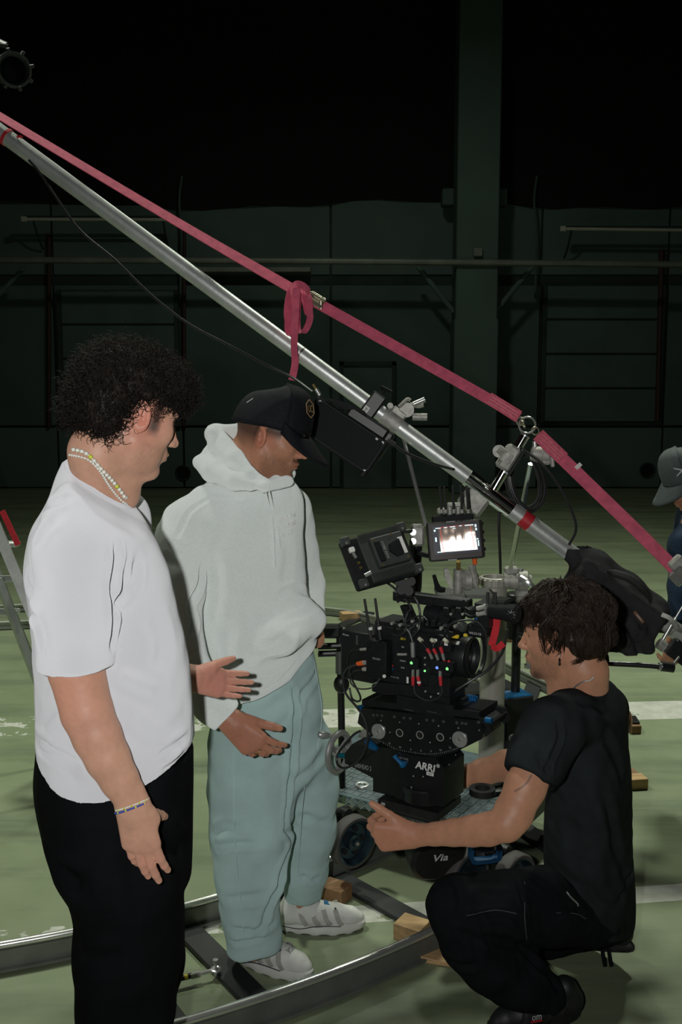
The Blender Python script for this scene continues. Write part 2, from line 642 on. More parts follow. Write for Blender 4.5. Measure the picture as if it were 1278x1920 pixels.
# red-brown riser pipes
for (px, ya, yb, lab) in ((1240, 470, 790, 'rust-red riser pipe beside the roller door'), (345, 430, 800, 'rust-red riser pipe on the wall behind the curly-haired man'), (92, 440, 800, 'thin rust-red riser pipe at far left of the wall')):
    A, B = P(px, ya, Y - 0.11), P(px - (8 if px > 900 else 0), yb, Y - 0.11)
    tag(MB().cyl(A, B, 0.05 if px > 900 else 0.035, n=10).build('riser_pipe', 'pipe_rust'), lab, 'pipe', 'riser pipes')
# roller door with its panels, at right; another at left
for k, (pa, pb, ya, yb) in enumerate(((1015, 1232, 535, 792), (118, 335, 545, 800))):
    xa, xb, z1, z0 = wx(pa), wx(pb), wz(ya), wz(yb)
    d = MB().box(((xa + xb) / 2, Y - 0.03, (z0 + z1) / 2), (xb - xa, 0.06, z1 - z0)).build('door_%d' % (k + 1), 'panel_dark', smooth=0)
    struct(d)
    nn = 4
    for i in range(nn):
        h = (z1 - z0) / nn
        MB().box(((xa + xb) / 2, Y - 0.075, z0 + (i + 0.5) * h), (xb - xa - 0.06, 0.05, h - 0.035), bev=0.012).build('door_section', 'door_panel', d, smooth=0)
    for xx in (xa, xb):
        MB().box((xx, Y - 0.08, (z0 + z1) / 2), (0.07, 0.12, z1 - z0)).build('door_track', 'panel_dark', d, smooth=0)
# small framed side door behind the capped man
xa, xb, z1, z0 = wx(640), wx(738), wz(682), 0.0
d = MB().box(((xa + xb) / 2, Y - 0.06, (z0 + z1) / 2), (xb - xa, 0.05, z1 - z0), bev=0.01).build('door_3', 'door_panel', smooth=0); struct(d)
for s in ((xa, z0, xa, z1), (xb, z0, xb, z1), (xa, z1, xb, z1)):
    MB().box(((s[0] + s[2]) / 2, Y - 0.1, (s[1] + s[3]) / 2), (abs(s[2] - s[0]) + 0.07, 0.08, abs(s[3] - s[1]) + 0.07)).build('door_frame', 'panel_dark', d, smooth=0)
# round vent holes at the foot of the wall
for (px, py, lab) in ((343, 887, 'round dark vent opening low on the wall behind the hooded man'), (1213, 882, 'round dark vent opening low on the wall beside the grey cap')):
    q = P(px, py, Y - 0.06)
    t = thing('wall_vent', lab, 'vent', q, 'wall vents')
    MB().cyl(q, q + np.array([0, 0.03, 0]), 0.125, n=24).build('opening', 'void_black', t)
    MB().tor(q, (0, 1, 0), 0.13, 0.015, n=24, k=6).build('rim', 'panel_dark', t)
# cables and a thin pole up on the wall
for (px, lab) in ((338, 'thin cable dropping from the drape at left of the wall'), (1003, 'thin cable dropping from the drape beside the column')):
    tag(MB().tube([P(px + 3, 330, Y - 0.2), P(px - 2, 375, Y - 0.2), P(px + 2, 440, Y - 0.2), P(px, 560, Y - 0.15)], 0.02, k=6).build('wall_cable', 'panel_grey'), lab, 'cable', 'wall cables')

# stepladder at the left edge
def ladder():
    base = F(10, 1230)
    t = thing('stepladder', 'aluminium stepladder with a red side strip at the left edge', 'ladder', (P(-30, 1300, 4.2)[0], 4.2, 0))
    Yl = 4.2
    a0, a1 = P(-60, 860, Yl), P(100, 1245, Yl - 0.25)
    MB().tube([a0, a1 + (a1 - a0) * 0.62], 0.030, k=4, smooth=False).build('rail', 'rough_alu', t)
    b0, b1 = P(-60, 880, Yl + 0.02), P(100, 1330, Yl + 0.25)
    MB().tube([b0 + np.array([-.05, 0, 0]), b1 + (b1 - b0) * 0.35], 0.02, k=4, smooth=False).build('rail', 'rough_alu', t)
    c0, c1 = P(-110, 980, Yl + 0.1), P(50, 1230, Yl + 0.4)
    MB().tube([P(-4, 1085, 4.0), P(38, 1195, 4.02), P(90, 1330, 4.05), P(150, 1490, 4.1)], 0.02, k=4, smooth=False).build('rear_rail', 'rough_alu', t)
    MB().band([P(4, 958, 4.13), P(34, 1022, 4.09)], (1, 0, 0), 0.022, 0.012, smooth=False).build('red_strip', 'red_plastic', t)
    for yy in (1020, 1085, 1147):
        MB().box(P(0, yy, 4.16), (0.16, 0.05, 0.022), bev=0.004).build('rung', 'rough_alu', t)
    return t


ladder()

# dark lamp head high at left, hung on a pipe that leaves the frame
q = P(26, 131, 6.0)
t = thing('spotlight', 'dark round spotlight head hanging high in the top left corner', 'lamp', q)
ax = np.array([0.45, -0.86, -0.22]); ax /= np.linalg.norm(ax)
mat('lamp_black', (0.05, 0.055, 0.055), 0.5, 0.1, 0.2, 20)
MB().lathe(q - ax * 0.22, ax, [(0, 0.05), (0.03, 0.085), (0.19, 0.088), (0.2, 0.10), (0.235, 0.10), (0.235, 0.085), (0.20, 0.075)], n=20).build('housing', 'lamp_black', t)
MB().lathe(q - ax * 0.02, ax, [(0, 0.074), (0.012, 0.05), (0.016, 0.0)], n=20).build('lens', 'glass_dark', t)
Bq = basis(ax)
for i in range(8):
    a = i * PI / 4 + 0.2
    rad = np.array(Bq @ Vector((math.cos(a), math.sin(a), 0)))
    MB().box(q + ax * 0.005 + rad * 0.103, (0.028, 0.02, 0.035), rot=basis(ax, rad), bev=0.003).build('clip', 'lamp_black', t, smooth=0)
MB().tube([q - ax * 0.1 + np.array([-0.11, 0, 0]), q + np.array([-0.15, 0.1, 0.16]), q + np.array([-0.1, 0.2, 0.2])], 0.012).build('yoke', 'lamp_black', t)
MB().tube([q + np.array([-0.1, 0.2, 0.2]), q + np.array([-0.5, 0.25, 0.4]), q + np.array([-0.5, 0.25, 8.0])], 0.02, smooth=False).build('hanging_pipe', 'lamp_black', t)
# ================================================================== BODY TOOLS: blended volumes -> one continuous skin
class Vol:
    def __init__(self, lo, hi, res):
        self.lo = np.array(lo, float); self.res = res
        n = np.ceil((np.array(hi) - self.lo) / res).astype(int) + 1
        self.ax = [self.lo[i] + res * np.arange(n[i]) for i in range(3)]
        self.D = np.full(n, 0.5, np.float32)

    def _sl(self, lo, hi):
        s = []
        for i in range(3):
            a = max(0, int((lo[i] - self.lo[i]) / self.res)); b = min(len(self.ax[i]), int((hi[i] - self.lo[i]) / self.res) + 2)
            if b <= a:
                return None
            s.append(slice(a, b))
        return tuple(s)

    def put(self, fn, lo, hi, k=0.01, mode='add'):
        sl = self._sl(lo, hi)
        if sl is None:
            return self
        X = self.ax[0][sl[0]][:, None, None].astype(np.float32); Yg = self.ax[1][sl[1]][None, :, None].astype(np.float32); Z = self.ax[2][sl[2]][None, None, :].astype(np.float32)
        d = fn(X, Yg, Z).astype(np.float32)
        A = self.D[sl]
        if mode == 'add':
            self.D[sl] = smin(A, d, k)
        elif mode == 'sub':
            self.D[sl] = -smin(-A, d, k)
        elif mode == 'cut':
            self.D[sl] = -smin(-A, -d, k)
        return self

    def cone(self, a, b, ra, rb, k=0.01, mode='add'):
        a = np.array(a, float); b = np.array(b, float)
        m = max(ra, rb) + 2 * k + 2 * self.res + (0.01)
        return self.put(lambda X, Y_, Z: f_cone(X, Y_, Z, a, b, ra, rb), np.minimum(a, b) - m, np.maximum(a, b) + m, k, mode)

    def chain(self, pr, k=0.01, mode='add'):
        for (a, ra), (b, rb) in zip(pr[:-1], pr[1:]):
            self.cone(a, b, ra, rb, k, mode)
        return self

    def ell(self, c, r, R=None, k=0.01, mode='add'):
        c = np.array(c, float); r = np.array(r, float)
        m = r.max() + 2 * k + 2 * self.res + 0.01
        return self.put(lambda X, Y_, Z: f_ell(X, Y_, Z, c, r, R), c - m, c + m, k, mode)

    def column(self, lev, az, pw=2.3, k=0.02, mode='add'):
        """stack of rounded sections: lev = (z, cx, cy, half forward, half sideways), az = facing"""
        L = np.array(sorted(lev), float)
        ca, sa = math.cos(az), math.sin(az)
        z0, z1 = L[0, 0], L[-1, 0]
        m = L[:, 3:].max() + 2 * k + 0.02
        lo = (L[:, 1].min() - m, L[:, 2].min() - m, z0 - m * 0.5); hi = (L[:, 1].max() + m, L[:, 2].max() + m, z1 + m * 0.5)

        def fn(X, Y_, Z):
            zc = np.clip(Z, z0, z1)
            g = [smooth_interp(zc, L[:, 0], L[:, i]) for i in (1, 2, 3, 4)]
            dx, dy = X - g[0], Y_ - g[1]
            u = np.abs(dx * ca + dy * sa) / g[2]; v = np.abs(-dx * sa + dy * ca) / g[3]
            q = (u ** pw + v ** pw) ** (1.0 / pw)
            mn = np.minimum(g[2], g[3])
            d = (q - 1) * mn
            e = np.abs(Z - zc)
            return np.where(e > 0, np.sqrt(np.maximum(d, 0) ** 2 + e ** 2) + np.minimum(d, 0) * 0, d)
        return self.put(fn, lo, hi, k, mode)

    def halfspace(self, p, n, lo=None, hi=None, k=0.004):
        """remove everything on the +n side of p"""
        p = np.array(p, float); n = np.array(n, float); n /= np.linalg.norm(n)
        lo = self.lo if lo is None else lo
        hi = np.array([a[-1] for a in self.ax]) if hi is None else hi
        return self.put(lambda X, Y_, Z: (X - p[0]) * n[0] + (Y_ - p[1]) * n[1] + (Z - p[2]) * n[2], lo, hi, k, 'cut')

    def mesh(self):
        return surface_nets(self.D, self.lo, self.res)


def smooth_interp(x, xs, ys):
    """monotone-ish smooth interpolation: dense Catmull-Rom then linear"""
    n = len(xs)
    if n < 3:
        return np.interp(x, xs, ys)
    sp = spline(np.c_[xs, ys, np.zeros(n)], 6)
    o = np.argsort(sp[:, 0])
    return np.interp(x, sp[o, 0], sp[o, 1])


def smin(a, b, k):
    h = np.clip(0.5 + 0.5 * (b - a) / k, 0, 1)
    return b + (a - b) * h - k * h * (1 - h)


def f_cone(X, Y_, Z, a, b, ra, rb):
    ba = b - a
    L2 = float(ba.dot(ba)) + 1e-12
    t = np.clip(((X - a[0]) * ba[0] + (Y_ - a[1]) * ba[1] + (Z - a[2]) * ba[2]) / L2, 0, 1)
    return np.sqrt((X - a[0] - t * ba[0]) ** 2 + (Y_ - a[1] - t * ba[1]) ** 2 + (Z - a[2] - t * ba[2]) ** 2) - (ra + t * (rb - ra))


def f_ell(X, Y_, Z, c, r, R=None):
    x, y, z = X - c[0], Y_ - c[1], Z - c[2]
    if R is not None:      # columns of R = axes
        x, y, z = (x * R[0, 0] + y * R[1, 0] + z * R[2, 0], x * R[0, 1] + y * R[1, 1] + z * R[2, 1], x * R[0, 2] + y * R[1, 2] + z * R[2, 2])
    k0 = np.sqrt((x / r[0]) ** 2 + (y / r[1]) ** 2 + (z / r[2]) ** 2)
    k1 = np.sqrt((x / r[0] ** 2) ** 2 + (y / r[1] ** 2) ** 2 + (z / r[2] ** 2) ** 2) + 1e-9
    return k0 * (k0 - 1) / k1


def surface_nets(D, lo, res):
    ins = D < 0
    n = D.shape
    cnt = np.zeros((n[0] - 1, n[1] - 1, n[2] - 1), np.uint8)
    offs = [(i, j, k) for i in (0, 1) for j in (0, 1) for k in (0, 1)]
    for o in offs:
        cnt += ins[o[0]:n[0] - 1 + o[0], o[1]:n[1] - 1 + o[1], o[2]:n[2] - 1 + o[2]]
    act = np.argwhere((cnt > 0) & (cnt < 8))
    idx = np.full(cnt.shape, -1, np.int32)
    idx[act[:, 0], act[:, 1], act[:, 2]] = np.arange(len(act))
    val = np.stack([D[act[:, 0] + o[0], act[:, 1] + o[1], act[:, 2] + o[2]] for o in offs], 1).astype(np.float64)
    O = np.array(offs, float)
    pos = np.zeros((len(act), 3)); num = np.zeros(len(act))
    for a in range(8):
        for b in range(a + 1, 8):
            if np.abs(O[a] - O[b]).sum() != 1:
                continue
            m = (val[:, a] < 0) != (val[:, b] < 0)
            t = val[m, a] / (val[m, a] - val[m, b])
            pos[m] += O[a] + t[:, None] * (O[b] - O[a]); num[m] += 1
    V = np.array(lo) + (act + pos / num[:, None]) * res
    quads = []
    for ax in range(3):
        s0 = [slice(None)] * 3; s1 = [slice(None)] * 3
        s0[ax] = slice(0, -1); s1[ax] = slice(1, None)
        e = np.argwhere(ins[tuple(s0)] != ins[tuple(s1)])
        b, c_ = [i for i in range(3) if i != ax]
        e = e[(e[:, b] > 0) & (e[:, c_] > 0) & (e[:, b] < n[b] - 1) & (e[:, c_] < n[c_] - 1)]
        if len(e) == 0:
            continue
        fl = ins[tuple(s0)][e[:, 0], e[:, 1], e[:, 2]]
        q = []
        for db, dc in ((-1, -1), (0, -1), (0, 0), (-1, 0)):
            p = e.copy(); p[:, b] += db; p[:, c_] += dc
            q.append(idx[p[:, 0], p[:, 1], p[:, 2]])
        q = np.stack(q, 1)
        if ax == 1:
            fl = ~fl
        q[~fl] = q[~fl][:, ::-1]
        quads.append(q)
    return V, np.concatenate(quads)


def join_vq(parts):
    V, Q, o = [], [], 0
    for v, q in parts:
        V.append(v); Q.append(q + o); o += len(v)
    return np.concatenate(V), np.concatenate(Q)


def relax(V, Q, it=2, w=0.5):
    a = Q[:, [0, 1, 2, 3]].ravel(); b = Q[:, [1, 2, 3, 0]].ravel()
    n = len(V)
    c_ = np.bincount(a, minlength=n) + np.bincount(b, minlength=n)
    for _ in range(it):
        S = np.stack([np.bincount(a, V[b, i], n) + np.bincount(b, V[a, i], n) for i in range(3)], 1) / np.maximum(c_, 1)[:, None]
        V = V + w * (S - V)
    return V


def vnormals(V, Q):
    fn = np.cross(V[Q[:, 2]] - V[Q[:, 0]], V[Q[:, 3]] - V[Q[:, 1]])
    N = np.stack([sum(np.bincount(Q[:, j], fn[:, i], len(V)) for j in range(4)) for i in range(3)], 1)
    return N / (np.linalg.norm(N, axis=1)[:, None] + 1e-12)


def mesh_np(name, V, Q, col=None):
    me = bpy.data.meshes.new(name)
    k = Q.shape[1]
    me.vertices.add(len(V)); me.vertices.foreach_set('co', V.astype(np.float32).ravel())
    me.loops.add(len(Q) * k); me.loops.foreach_set('vertex_index', Q.astype(np.int32).ravel())
    me.polygons.add(len(Q)); me.polygons.foreach_set('loop_start', np.arange(0, len(Q) * k, k, dtype=np.int32))
    me.update(calc_edges=True)
    me.validate()
    me.shade_smooth()
    if col is not None:
        at = me.color_attributes.new('Col', 'FLOAT_COLOR', 'POINT')
        at.data.foreach_set('color', np.c_[col, np.ones(len(col))].astype(np.float32).ravel())
    return me


def wob(V, scale, seed, n=10):
    """smooth pseudo-noise, about -1..1"""
    r = np.random.default_rng(seed)
    k = r.normal(size=(n, 3)) * scale
    ph = r.uniform(0, 2 * PI, n)
    return np.sin(V @ k.T + ph).sum(1) / math.sqrt(n)


def to_px(V):
    d = V[:, 1] * _c - (V[:, 2] - EYE) * _s
    v = V[:, 1] * _s + (V[:, 2] - EYE) * _c
    return np.c_[639 + FPX * V[:, 0] / d, 960 - FPX * v / d], d


def on_surface(V, pts):
    """photograph points -> the nearest points of this surface under them"""
    px, d = to_px(V)
    out = []
    for q in pts:
        r = np.hypot(px[:, 0] - q[0], px[:, 1] - q[1])
        m = r < max(6.0, r.min() + 3)
        i = np.where(m)[0][np.argmin(d[m])]
        out.append(V[i])
    return np.array(out)


def crease(V, Q, folds):
    """press creases into a garment: (polyline, half width, depth); negative depth raises a ridge"""
    N = vnormals(V, Q)
    disp = np.zeros(len(V))
    for pts, wd, dep in folds:
        p = spline(on_surface(V, pts), 4) if len(pts) > 2 else on_surface(V, pts)
        lo, hi = p.min(0) - 4 * wd, p.max(0) + 4 * wd
        m = np.where(((V > lo) & (V < hi)).all(1))[0]
        if len(m) == 0:
            continue
        W = V[m]
        best = np.full(len(W), 9.0); tt = np.zeros(len(W))
        for i in range(len(p) - 1):
            ba = p[i + 1] - p[i]
            t = np.clip((W - p[i]) @ ba / (ba @ ba + 1e-12), 0, 1)
            d = np.linalg.norm(W - p[i] - t[:, None] * ba, axis=1)
            s = d < best
            best[s] = d[s]; tt[s] = (i + t[s]) / (len(p) - 1)
        fade = np.clip(np.minimum(tt, 1 - tt) * 5 + 0.25, 0, 1)
        x = best / wd
        disp[m] += 1.45 * dep * fade * (-np.exp(-x * x) + 0.45 * np.exp(-((x - 1.9) / 0.9) ** 2))
    return V + N * disp[:, None]


def head_frame(az, pitch, roll=0.0):
    ca, sa, cp, sp = math.cos(az), math.sin(az), math.cos(pitch), math.sin(pitch)
    f = np.array([cp * ca, cp * sa, -sp]); l = np.array([-sa, ca, 0.0])
    u = np.cross(f, l)
    if roll:
        l, u = l * math.cos(roll) + u * math.sin(roll), u * math.cos(roll) - l * math.sin(roll)
    return np.stack([f, l, u], 1)


def head_field(x, y, z, nose=1.0, jaw=1.0, full=0.0):
    """a man's head; x forward, y left, z up, origin between the ear openings"""
    E = lambda c, r: f_ell(x, y, z, np.array(c), np.array(r))
    C = lambda a, b, ra, rb: f_cone(x, y, z, np.array(a), np.array(b), ra, rb)
    d = E((-0.012, 0, 0.047), (0.099, 0.076, 0.083))
    d = smin(d, E((0.032, 0, -0.012), (0.060, 0.060, 0.088)), 0.03)
    for s in (-1, 1):
        d = smin(d, C((0.000, s * 0.052 * jaw, -0.045), (0.070, s * 0.014, -0.093), 0.019 + full * .5, 0.015), 0.03)
        d = smin(d, E((0.052, s * 0.043, -0.010), (0.030, 0.020 + full, 0.022 + full)), 0.022)
        if full:
            d = smin(d, E((0.035, s * 0.035, -0.06), (0.035, 0.024 + full, 0.03)), 0.03)
    d = smin(d, E((0.079, 0, -0.091), (0.015, 0.020, 0.016)), 0.018)
    d = smin(d, E((0.074, 0, 0.036), (0.018, 0.050, 0.011)), 0.014)
    # sockets, lids
    for s in (-1, 1):
        d = -smin(-d, E((0.092, s * 0.032, 0.017), (0.016, 0.019, 0.012)), 0.012)
        d = smin(d, E((0.070, s * 0.031, 0.016), (0.0135, 0.0150, 0.0125)), 0.003)
    # nose
    d = smin(d, C((0.086, 0, 0.026), (0.108, 0, -0.014), 0.0075, 0.0095 * nose), 0.010)
    d = smin(d, E((0.112, 0, -0.018), (0.0105 * nose, 0.0105 * nose, 0.0095)), 0.006)
    for s in (-1, 1):
        d = smin(d, E((0.101, s * 0.0125, -0.022), (0.010, 0.0065, 0.0075)), 0.005)
    # mouth
    d = smin(d, E((0.086, 0, -0.052), (0.014, 0.030, 0.020)), 0.015)
    d = smin(d, E((0.0985, 0, -0.0475), (0.0065, 0.021, 0.0052)), 0.005)
    d = smin(d, E((0.0970, 0, -0.0585), (0.0068, 0.018, 0.0060)), 0.005)
    d = -smin(-d, C((0.105, -0.022, -0.0535), (0.105, 0.022, -0.0535), 0.0025, 0.0025), 0.004)
    d = -smin(-d, E((0.101, 0, -0.075), (0.010, 0.022, 0.006)), 0.010)
    # ears
    for s in (-1, 1):
        ex, ey, ez = x + 0.008 + 0.10 * z, y - s * 0.080, z - 0.004
        rot = 0.35
        a = ex * math.cos(rot) + s * ey * math.sin(rot); b = -s * ex * math.sin(rot) + ey * math.cos(rot)
        o = np.array([0, 0, 0.0])
        e = f_ell(a, b, ez, o, np.array([0.0195, 0.0085, 0.0335]))
        e = -smin(-e, f_ell(a + 0.0005, b - s * 0.0075, ez - 0.002, o, np.array([0.0125, 0.0065, 0.0235])), 0.004)
        e = smin(e, f_ell(a + 0.004, b - s * 0.002, ez + 0.000, o, np.array([0.0035, 0.004, 0.017])), 0.004)
        e = -smin(-e, f_ell(a - 0.006, b - s * 0.007, ez + 0.006, o, np.array([0.006, 0.008, 0.008])), 0.003)
        d = smin(d, e, 0.006)
    return d


def put_head(v, o, R, k=0.02, **kw):
    o = np.array(o)

    def fn(X, Y_, Z):
        dx, dy, dz = X - o[0], Y_ - o[1], Z - o[2]
        return head_field(dx * R[0, 0] + dy * R[1, 0] + dz * R[2, 0], dx * R[0, 1] + dy * R[1, 1] + dz * R[2, 1], dx * R[0, 2] + dy * R[1, 2] + dz * R[2, 2], **kw)
    v.put(fn, o - 0.17, o + 0.17, k)


def put_hand(v, W, x, n, thumb_sign, curl, spread=0.10, thumb=(0.6, 0.35, 0.2), s=1.0, wr=0.024):
    """W wrist, x towards the fingers, n out of the back of the hand; thumb_sign +1 if the thumb is on n cross x
    curl: per finger (knuckle, middle, end) bends in radians; returns fingertip and nail data"""
    W = np.array(W, float); x = np.array(x, float); x /= np.linalg.norm(x)
    n = np.array(n, float); n -= x * n.dot(x); n /= np.linalg.norm(n)
    t = np.cross(n, x) * thumb_sign
    pt = lambda a, b, c_: W + s * (x * a + t * b + n * c_)
    kn = [(0.092, 0.029), (0.097, 0.009), (0.092, -0.011), (0.083, -0.029)]
    ln = [0.082, 0.091, 0.085, 0.066]
    rad = [0.0098, 0.0100, 0.0094, 0.0083]
    tips = []
    mids = []
    for i in range(4):
        kx, ky = kn[i]
        v.cone(pt(0.006, ky * 0.55, 0), pt(kx, ky, 0.0), wr * s * 0.72, 0.0135 * s, 0.012)
        if i < 3:
            v.cone(pt(0.03, ky * 0.9 - 0.008, -0.004), pt(kx - .01, ky - 0.01, -0.003), 0.013 * s, 0.012 * s, 0.010)
        p = pt(kx, ky, 0.0); a = 0.0
        sp = spread * (1.2 - 0.8 * i)
        xs = x * math.cos(sp) + t * math.sin(sp)
        for j, fr in enumerate((0.47, 0.29, 0.24)):
            a += curl[i][j]
            q = p + (xs * math.cos(a) - n * math.sin(a)) * ln[i] * fr * s
            r0, r1 = rad[i] * s * (1.03 - 0.10 * j), rad[i] * s * (0.95 - 0.10 * j)
            v.cone(p, q, r0, r1, 0.0035)
            if j == 0:
                mids.append(((p + 2 * q) / 3 - (q - p) * 0.15, q - p, (r0 + r1) / 2))
            p = q
        tips.append((p, xs * math.cos(a) - n * math.sin(a), n * math.cos(a) + xs * math.sin(a)))
    # ball of the thumb, thumb
    v.cone(pt(0.012, 0.014, -0.008), pt(0.045, 0.030, -0.014), 0.018 * s, 0.017 * s, 0.012)
    ab, fl, be = thumb          # spread out of the palm, towards the palm side, end bend
    d = x * math.cos(ab) + t * math.sin(ab); d = d * math.cos(fl) - n * math.sin(fl)
    b0 = pt(0.030, 0.026, -0.010); b1 = b0 + d * 0.040 * s
    d2 = d * math.cos(be) + x * math.sin(be) * 0.9 - n * math.sin(be) * 0.3; d2 /= np.linalg.norm(d2)
    b2 = b1 + d2 * 0.031 * s; b3 = b2 + d2 * 0.024 * s
    v.cone(b0, b1, 0.0155 * s, 0.0125 * s, 0.010)
    v.cone(b1, b2, 0.0122 * s, 0.0112 * s, 0.003)
    v.cone(b2, b3, 0.0112 * s, 0.0085 * s, 0.003)
    tips.append((b3, d2, np.cross(d2, np.cross(n, d2))))
    v.mids = mids
    v.cone(W - x * 0.02, W + x * 0.02, wr * s, wr * s, 0.01)
    return tips


def skin_colour(V, base, o=None, R=None, stubble=0.0, brows=True, rosy=(), tips=(), hairc=(0.02, 0.015, 0.012), lid_dark=True):
    C = np.repeat(np.array(base, float)[None], len(V), 0)
    C *= (1 + 0.05 * wob(V, 60, 3))[:, None]
    mixc = lambda w_, c_: C * (1 - w_[:, None]) + np.array(c_)[None] * w_[:, None]
    for (p, r, c_, s) in rosy:
        w_ = s * np.exp(-(np.linalg.norm(V - np.array(p), axis=1) / r) ** 2)
        C = mixc(w_, c_)
    if o is not None:
        L = (V - np.array(o)) @ R
        x, y, z = L.T
        ya = np.abs(y)
        head = (x > 0.02) & (z > -0.13) & (z < 0.1) & (ya < 0.09)
        if stubble:
            band = np.clip((-0.028 - z - 0.25 * np.clip(0.045 - x, 0, 1)) / 0.016, 0, 1) * np.clip((0.125 + z) / 0.02, 0, 1) * np.clip((x + 0.0) / 0.02, 0, 1)
            must = np.exp(-(((z + 0.038) / 0.006) ** 2)) * (ya < 0.026) * (x > 0.085)
            lips = np.exp(-((z + 0.053) / 0.010) ** 4) * (ya < 0.021) * (x > 0.088)
            sp = 0.75 + 0.25 * np.sign(wob(V, 900, 5))
            C = mixc(np.clip(stubble * band * sp * (1 - lips) + min(1, stubble * 1.9) * must, 0, 0.9), np.array(base) * 0.22 + np.array(hairc) * 0.4)
        lips = np.exp(-((z + 0.053) / 0.0095) ** 4) * np.clip((0.024 - ya) / 0.004, 0, 1) * np.clip((x - 0.088) / 0.004, 0, 1)
        C = mixc(0.65 * lips, (base[0] * 0.80, base[1] * 0.50, base[2] * 0.52))
        line = np.exp(-((z + 0.0535) / 0.0018) ** 2) * (ya < 0.022) * (x > 0.088)
        C = mixc(0.7 * line, np.array(base) * 0.25)
        if brows:
            zb = 0.036 + 0.010 * np.sin((ya - 0.012) / 0.045 * PI * 0.8)
            bw = np.exp(-((z - zb) / 0.0045) ** 2) * (ya > 0.011) * (ya < 0.055) * (x > 0.045)
            C = mixc(0.85 * bw, hairc)
        lash = np.exp(-((z - 0.0105 + 40 * (ya - 0.031) ** 2 * -1) / 0.0017) ** 2) * (ya > 0.017) * (ya < 0.046) * (x > 0.06)
        C = mixc(0.85 * lash, hairc)
        ear = np.exp(-((x + 0.008) / 0.022) ** 2 - ((z) / 0.035) ** 2) * np.clip((ya - 0.076) / 0.006, 0, 1)
        C = mixc(0.35 * ear, (base[0] * 1.0, base[1] * 0.62, base[2] * 0.60))
    for (p, d, n) in tips:
        rel = V - p
        a = rel @ d; h = rel @ n
        l = np.linalg.norm(rel - a[:, None] * d - h[:, None] * n, axis=1)
        w_ = np.clip(1 - ((a - 0.001) / 0.0085) ** 4, 0, 1) * np.clip(1 - (l / 0.0062) ** 4, 0, 1) * (h > 0.0025) * (h < 0.02)
        C = mixc(0.5 * np.clip(w_, 0, 1), (min(1, base[0] * 1.25), base[1] * 1.15, base[2] * 1.15))
    return np.clip(C, 0.001, 1)


def strands(L, r, k=3, taper=True):
    """L (N,M,3) polylines -> one mesh of thin tubes"""
    N, Mn, _ = L.shape
    tg = np.gradient(L, axis=1)
    tg /= np.linalg.norm(tg, axis=2)[..., None] + 1e-12
    ref = np.array([0.31, 0.52, 0.79])
    u = np.cross(tg, ref); u /= np.linalg.norm(u, axis=2)[..., None] + 1e-9
    w_ = np.cross(tg, u)
    rr = r * (np.linspace(1, 0.35, Mn) if taper else np.ones(Mn))
    ang = 2 * PI * np.arange(k) / k
    V = L[:, :, None, :] + rr[None, :, None, None] * (np.cos(ang)[None, None, :, None] * u[:, :, None, :] + np.sin(ang)[None, None, :, None] * w_[:, :, None, :])
    idx = np.arange(N * Mn * k).reshape(N, Mn, k)
    a = idx[:, :-1, :]; b = np.roll(idx, -1, 2)[:, :-1, :]; c_ = np.roll(idx, -1, 2)[:, 1:, :]; d = idx[:, 1:, :]
    return V.reshape(-1, 3), np.stack([a, b, c_, d], -1).reshape(-1, 4)


def drape(ob, V, Q, off=0.0015):
    """lay flat lettering onto a garment's surface"""
    from mathutils import kdtree
    N = vnormals(V, Q)
    c0 = np.mean([v.co[:] for v in ob.data.vertices], axis=0)
    near = np.where(np.linalg.norm(V - c0, axis=1) < 0.12)[0]
    kd = kdtree.KDTree(len(near))
    for j, i in enumerate(near):
        kd.insert(V[i], int(i))
    kd.balance()
    for v in ob.data.vertices:
        _, i, _ = kd.find(v.co)
        n = Vector(N[i])
        v.co = v.co - n * ((v.co - Vector(V[i])).dot(n) - off)


mat('skin', (0.5, 0.3, 0.2), 0.48, 0, 0.05, 90, 0.10, 260, spec=0.35, attr='Col', sss=0.12, droll=0.5)
mat('hair_black', (0.012, 0.009, 0.0075), 0.6, 0, 0.35, 30, spec=0.18)
mat('hair_brown', (0.026, 0.017, 0.012), 0.5, 0, 0.4, 30, spec=0.25)
mat('cotton_white', (0.60, 0.605, 0.635), 0.9, 0, 0.02, 8, 0.22, 380, spec=0.08, droll=1.0)
mat('fleece_grey', (0.735, 0.78, 0.765), 0.95, 0, 0.06, 320, 0.25, 300, spec=0.05, droll=1.0)
mat('denim_light', (0.41, 0.555, 0.545), 0.9, 0, 0.12, 7, 0.25, 420, spec=0.06, droll=0.4)
mat('trouser_black', (0.0055, 0.006, 0.007), 0.9, 0, 0.2, 15, 0.2, 300, spec=0.06)
mat('cotton_charcoal', (0.019, 0.0225, 0.0245), 0.92, 0, 0.15, 20, 0.25, 350, spec=0.06)
mat('canvas_black', (0.008, 0.009, 0.0105), 0.9, 0, 0.25, 12, 0.25, 320, spec=0.06)
mat('cap_black', (0.007, 0.008, 0.010), 0.8, 0, 0.2, 30, 0.2, 400, spec=0.15)
mat('stitch', (0.50, 0.66, 0.66), 0.9)
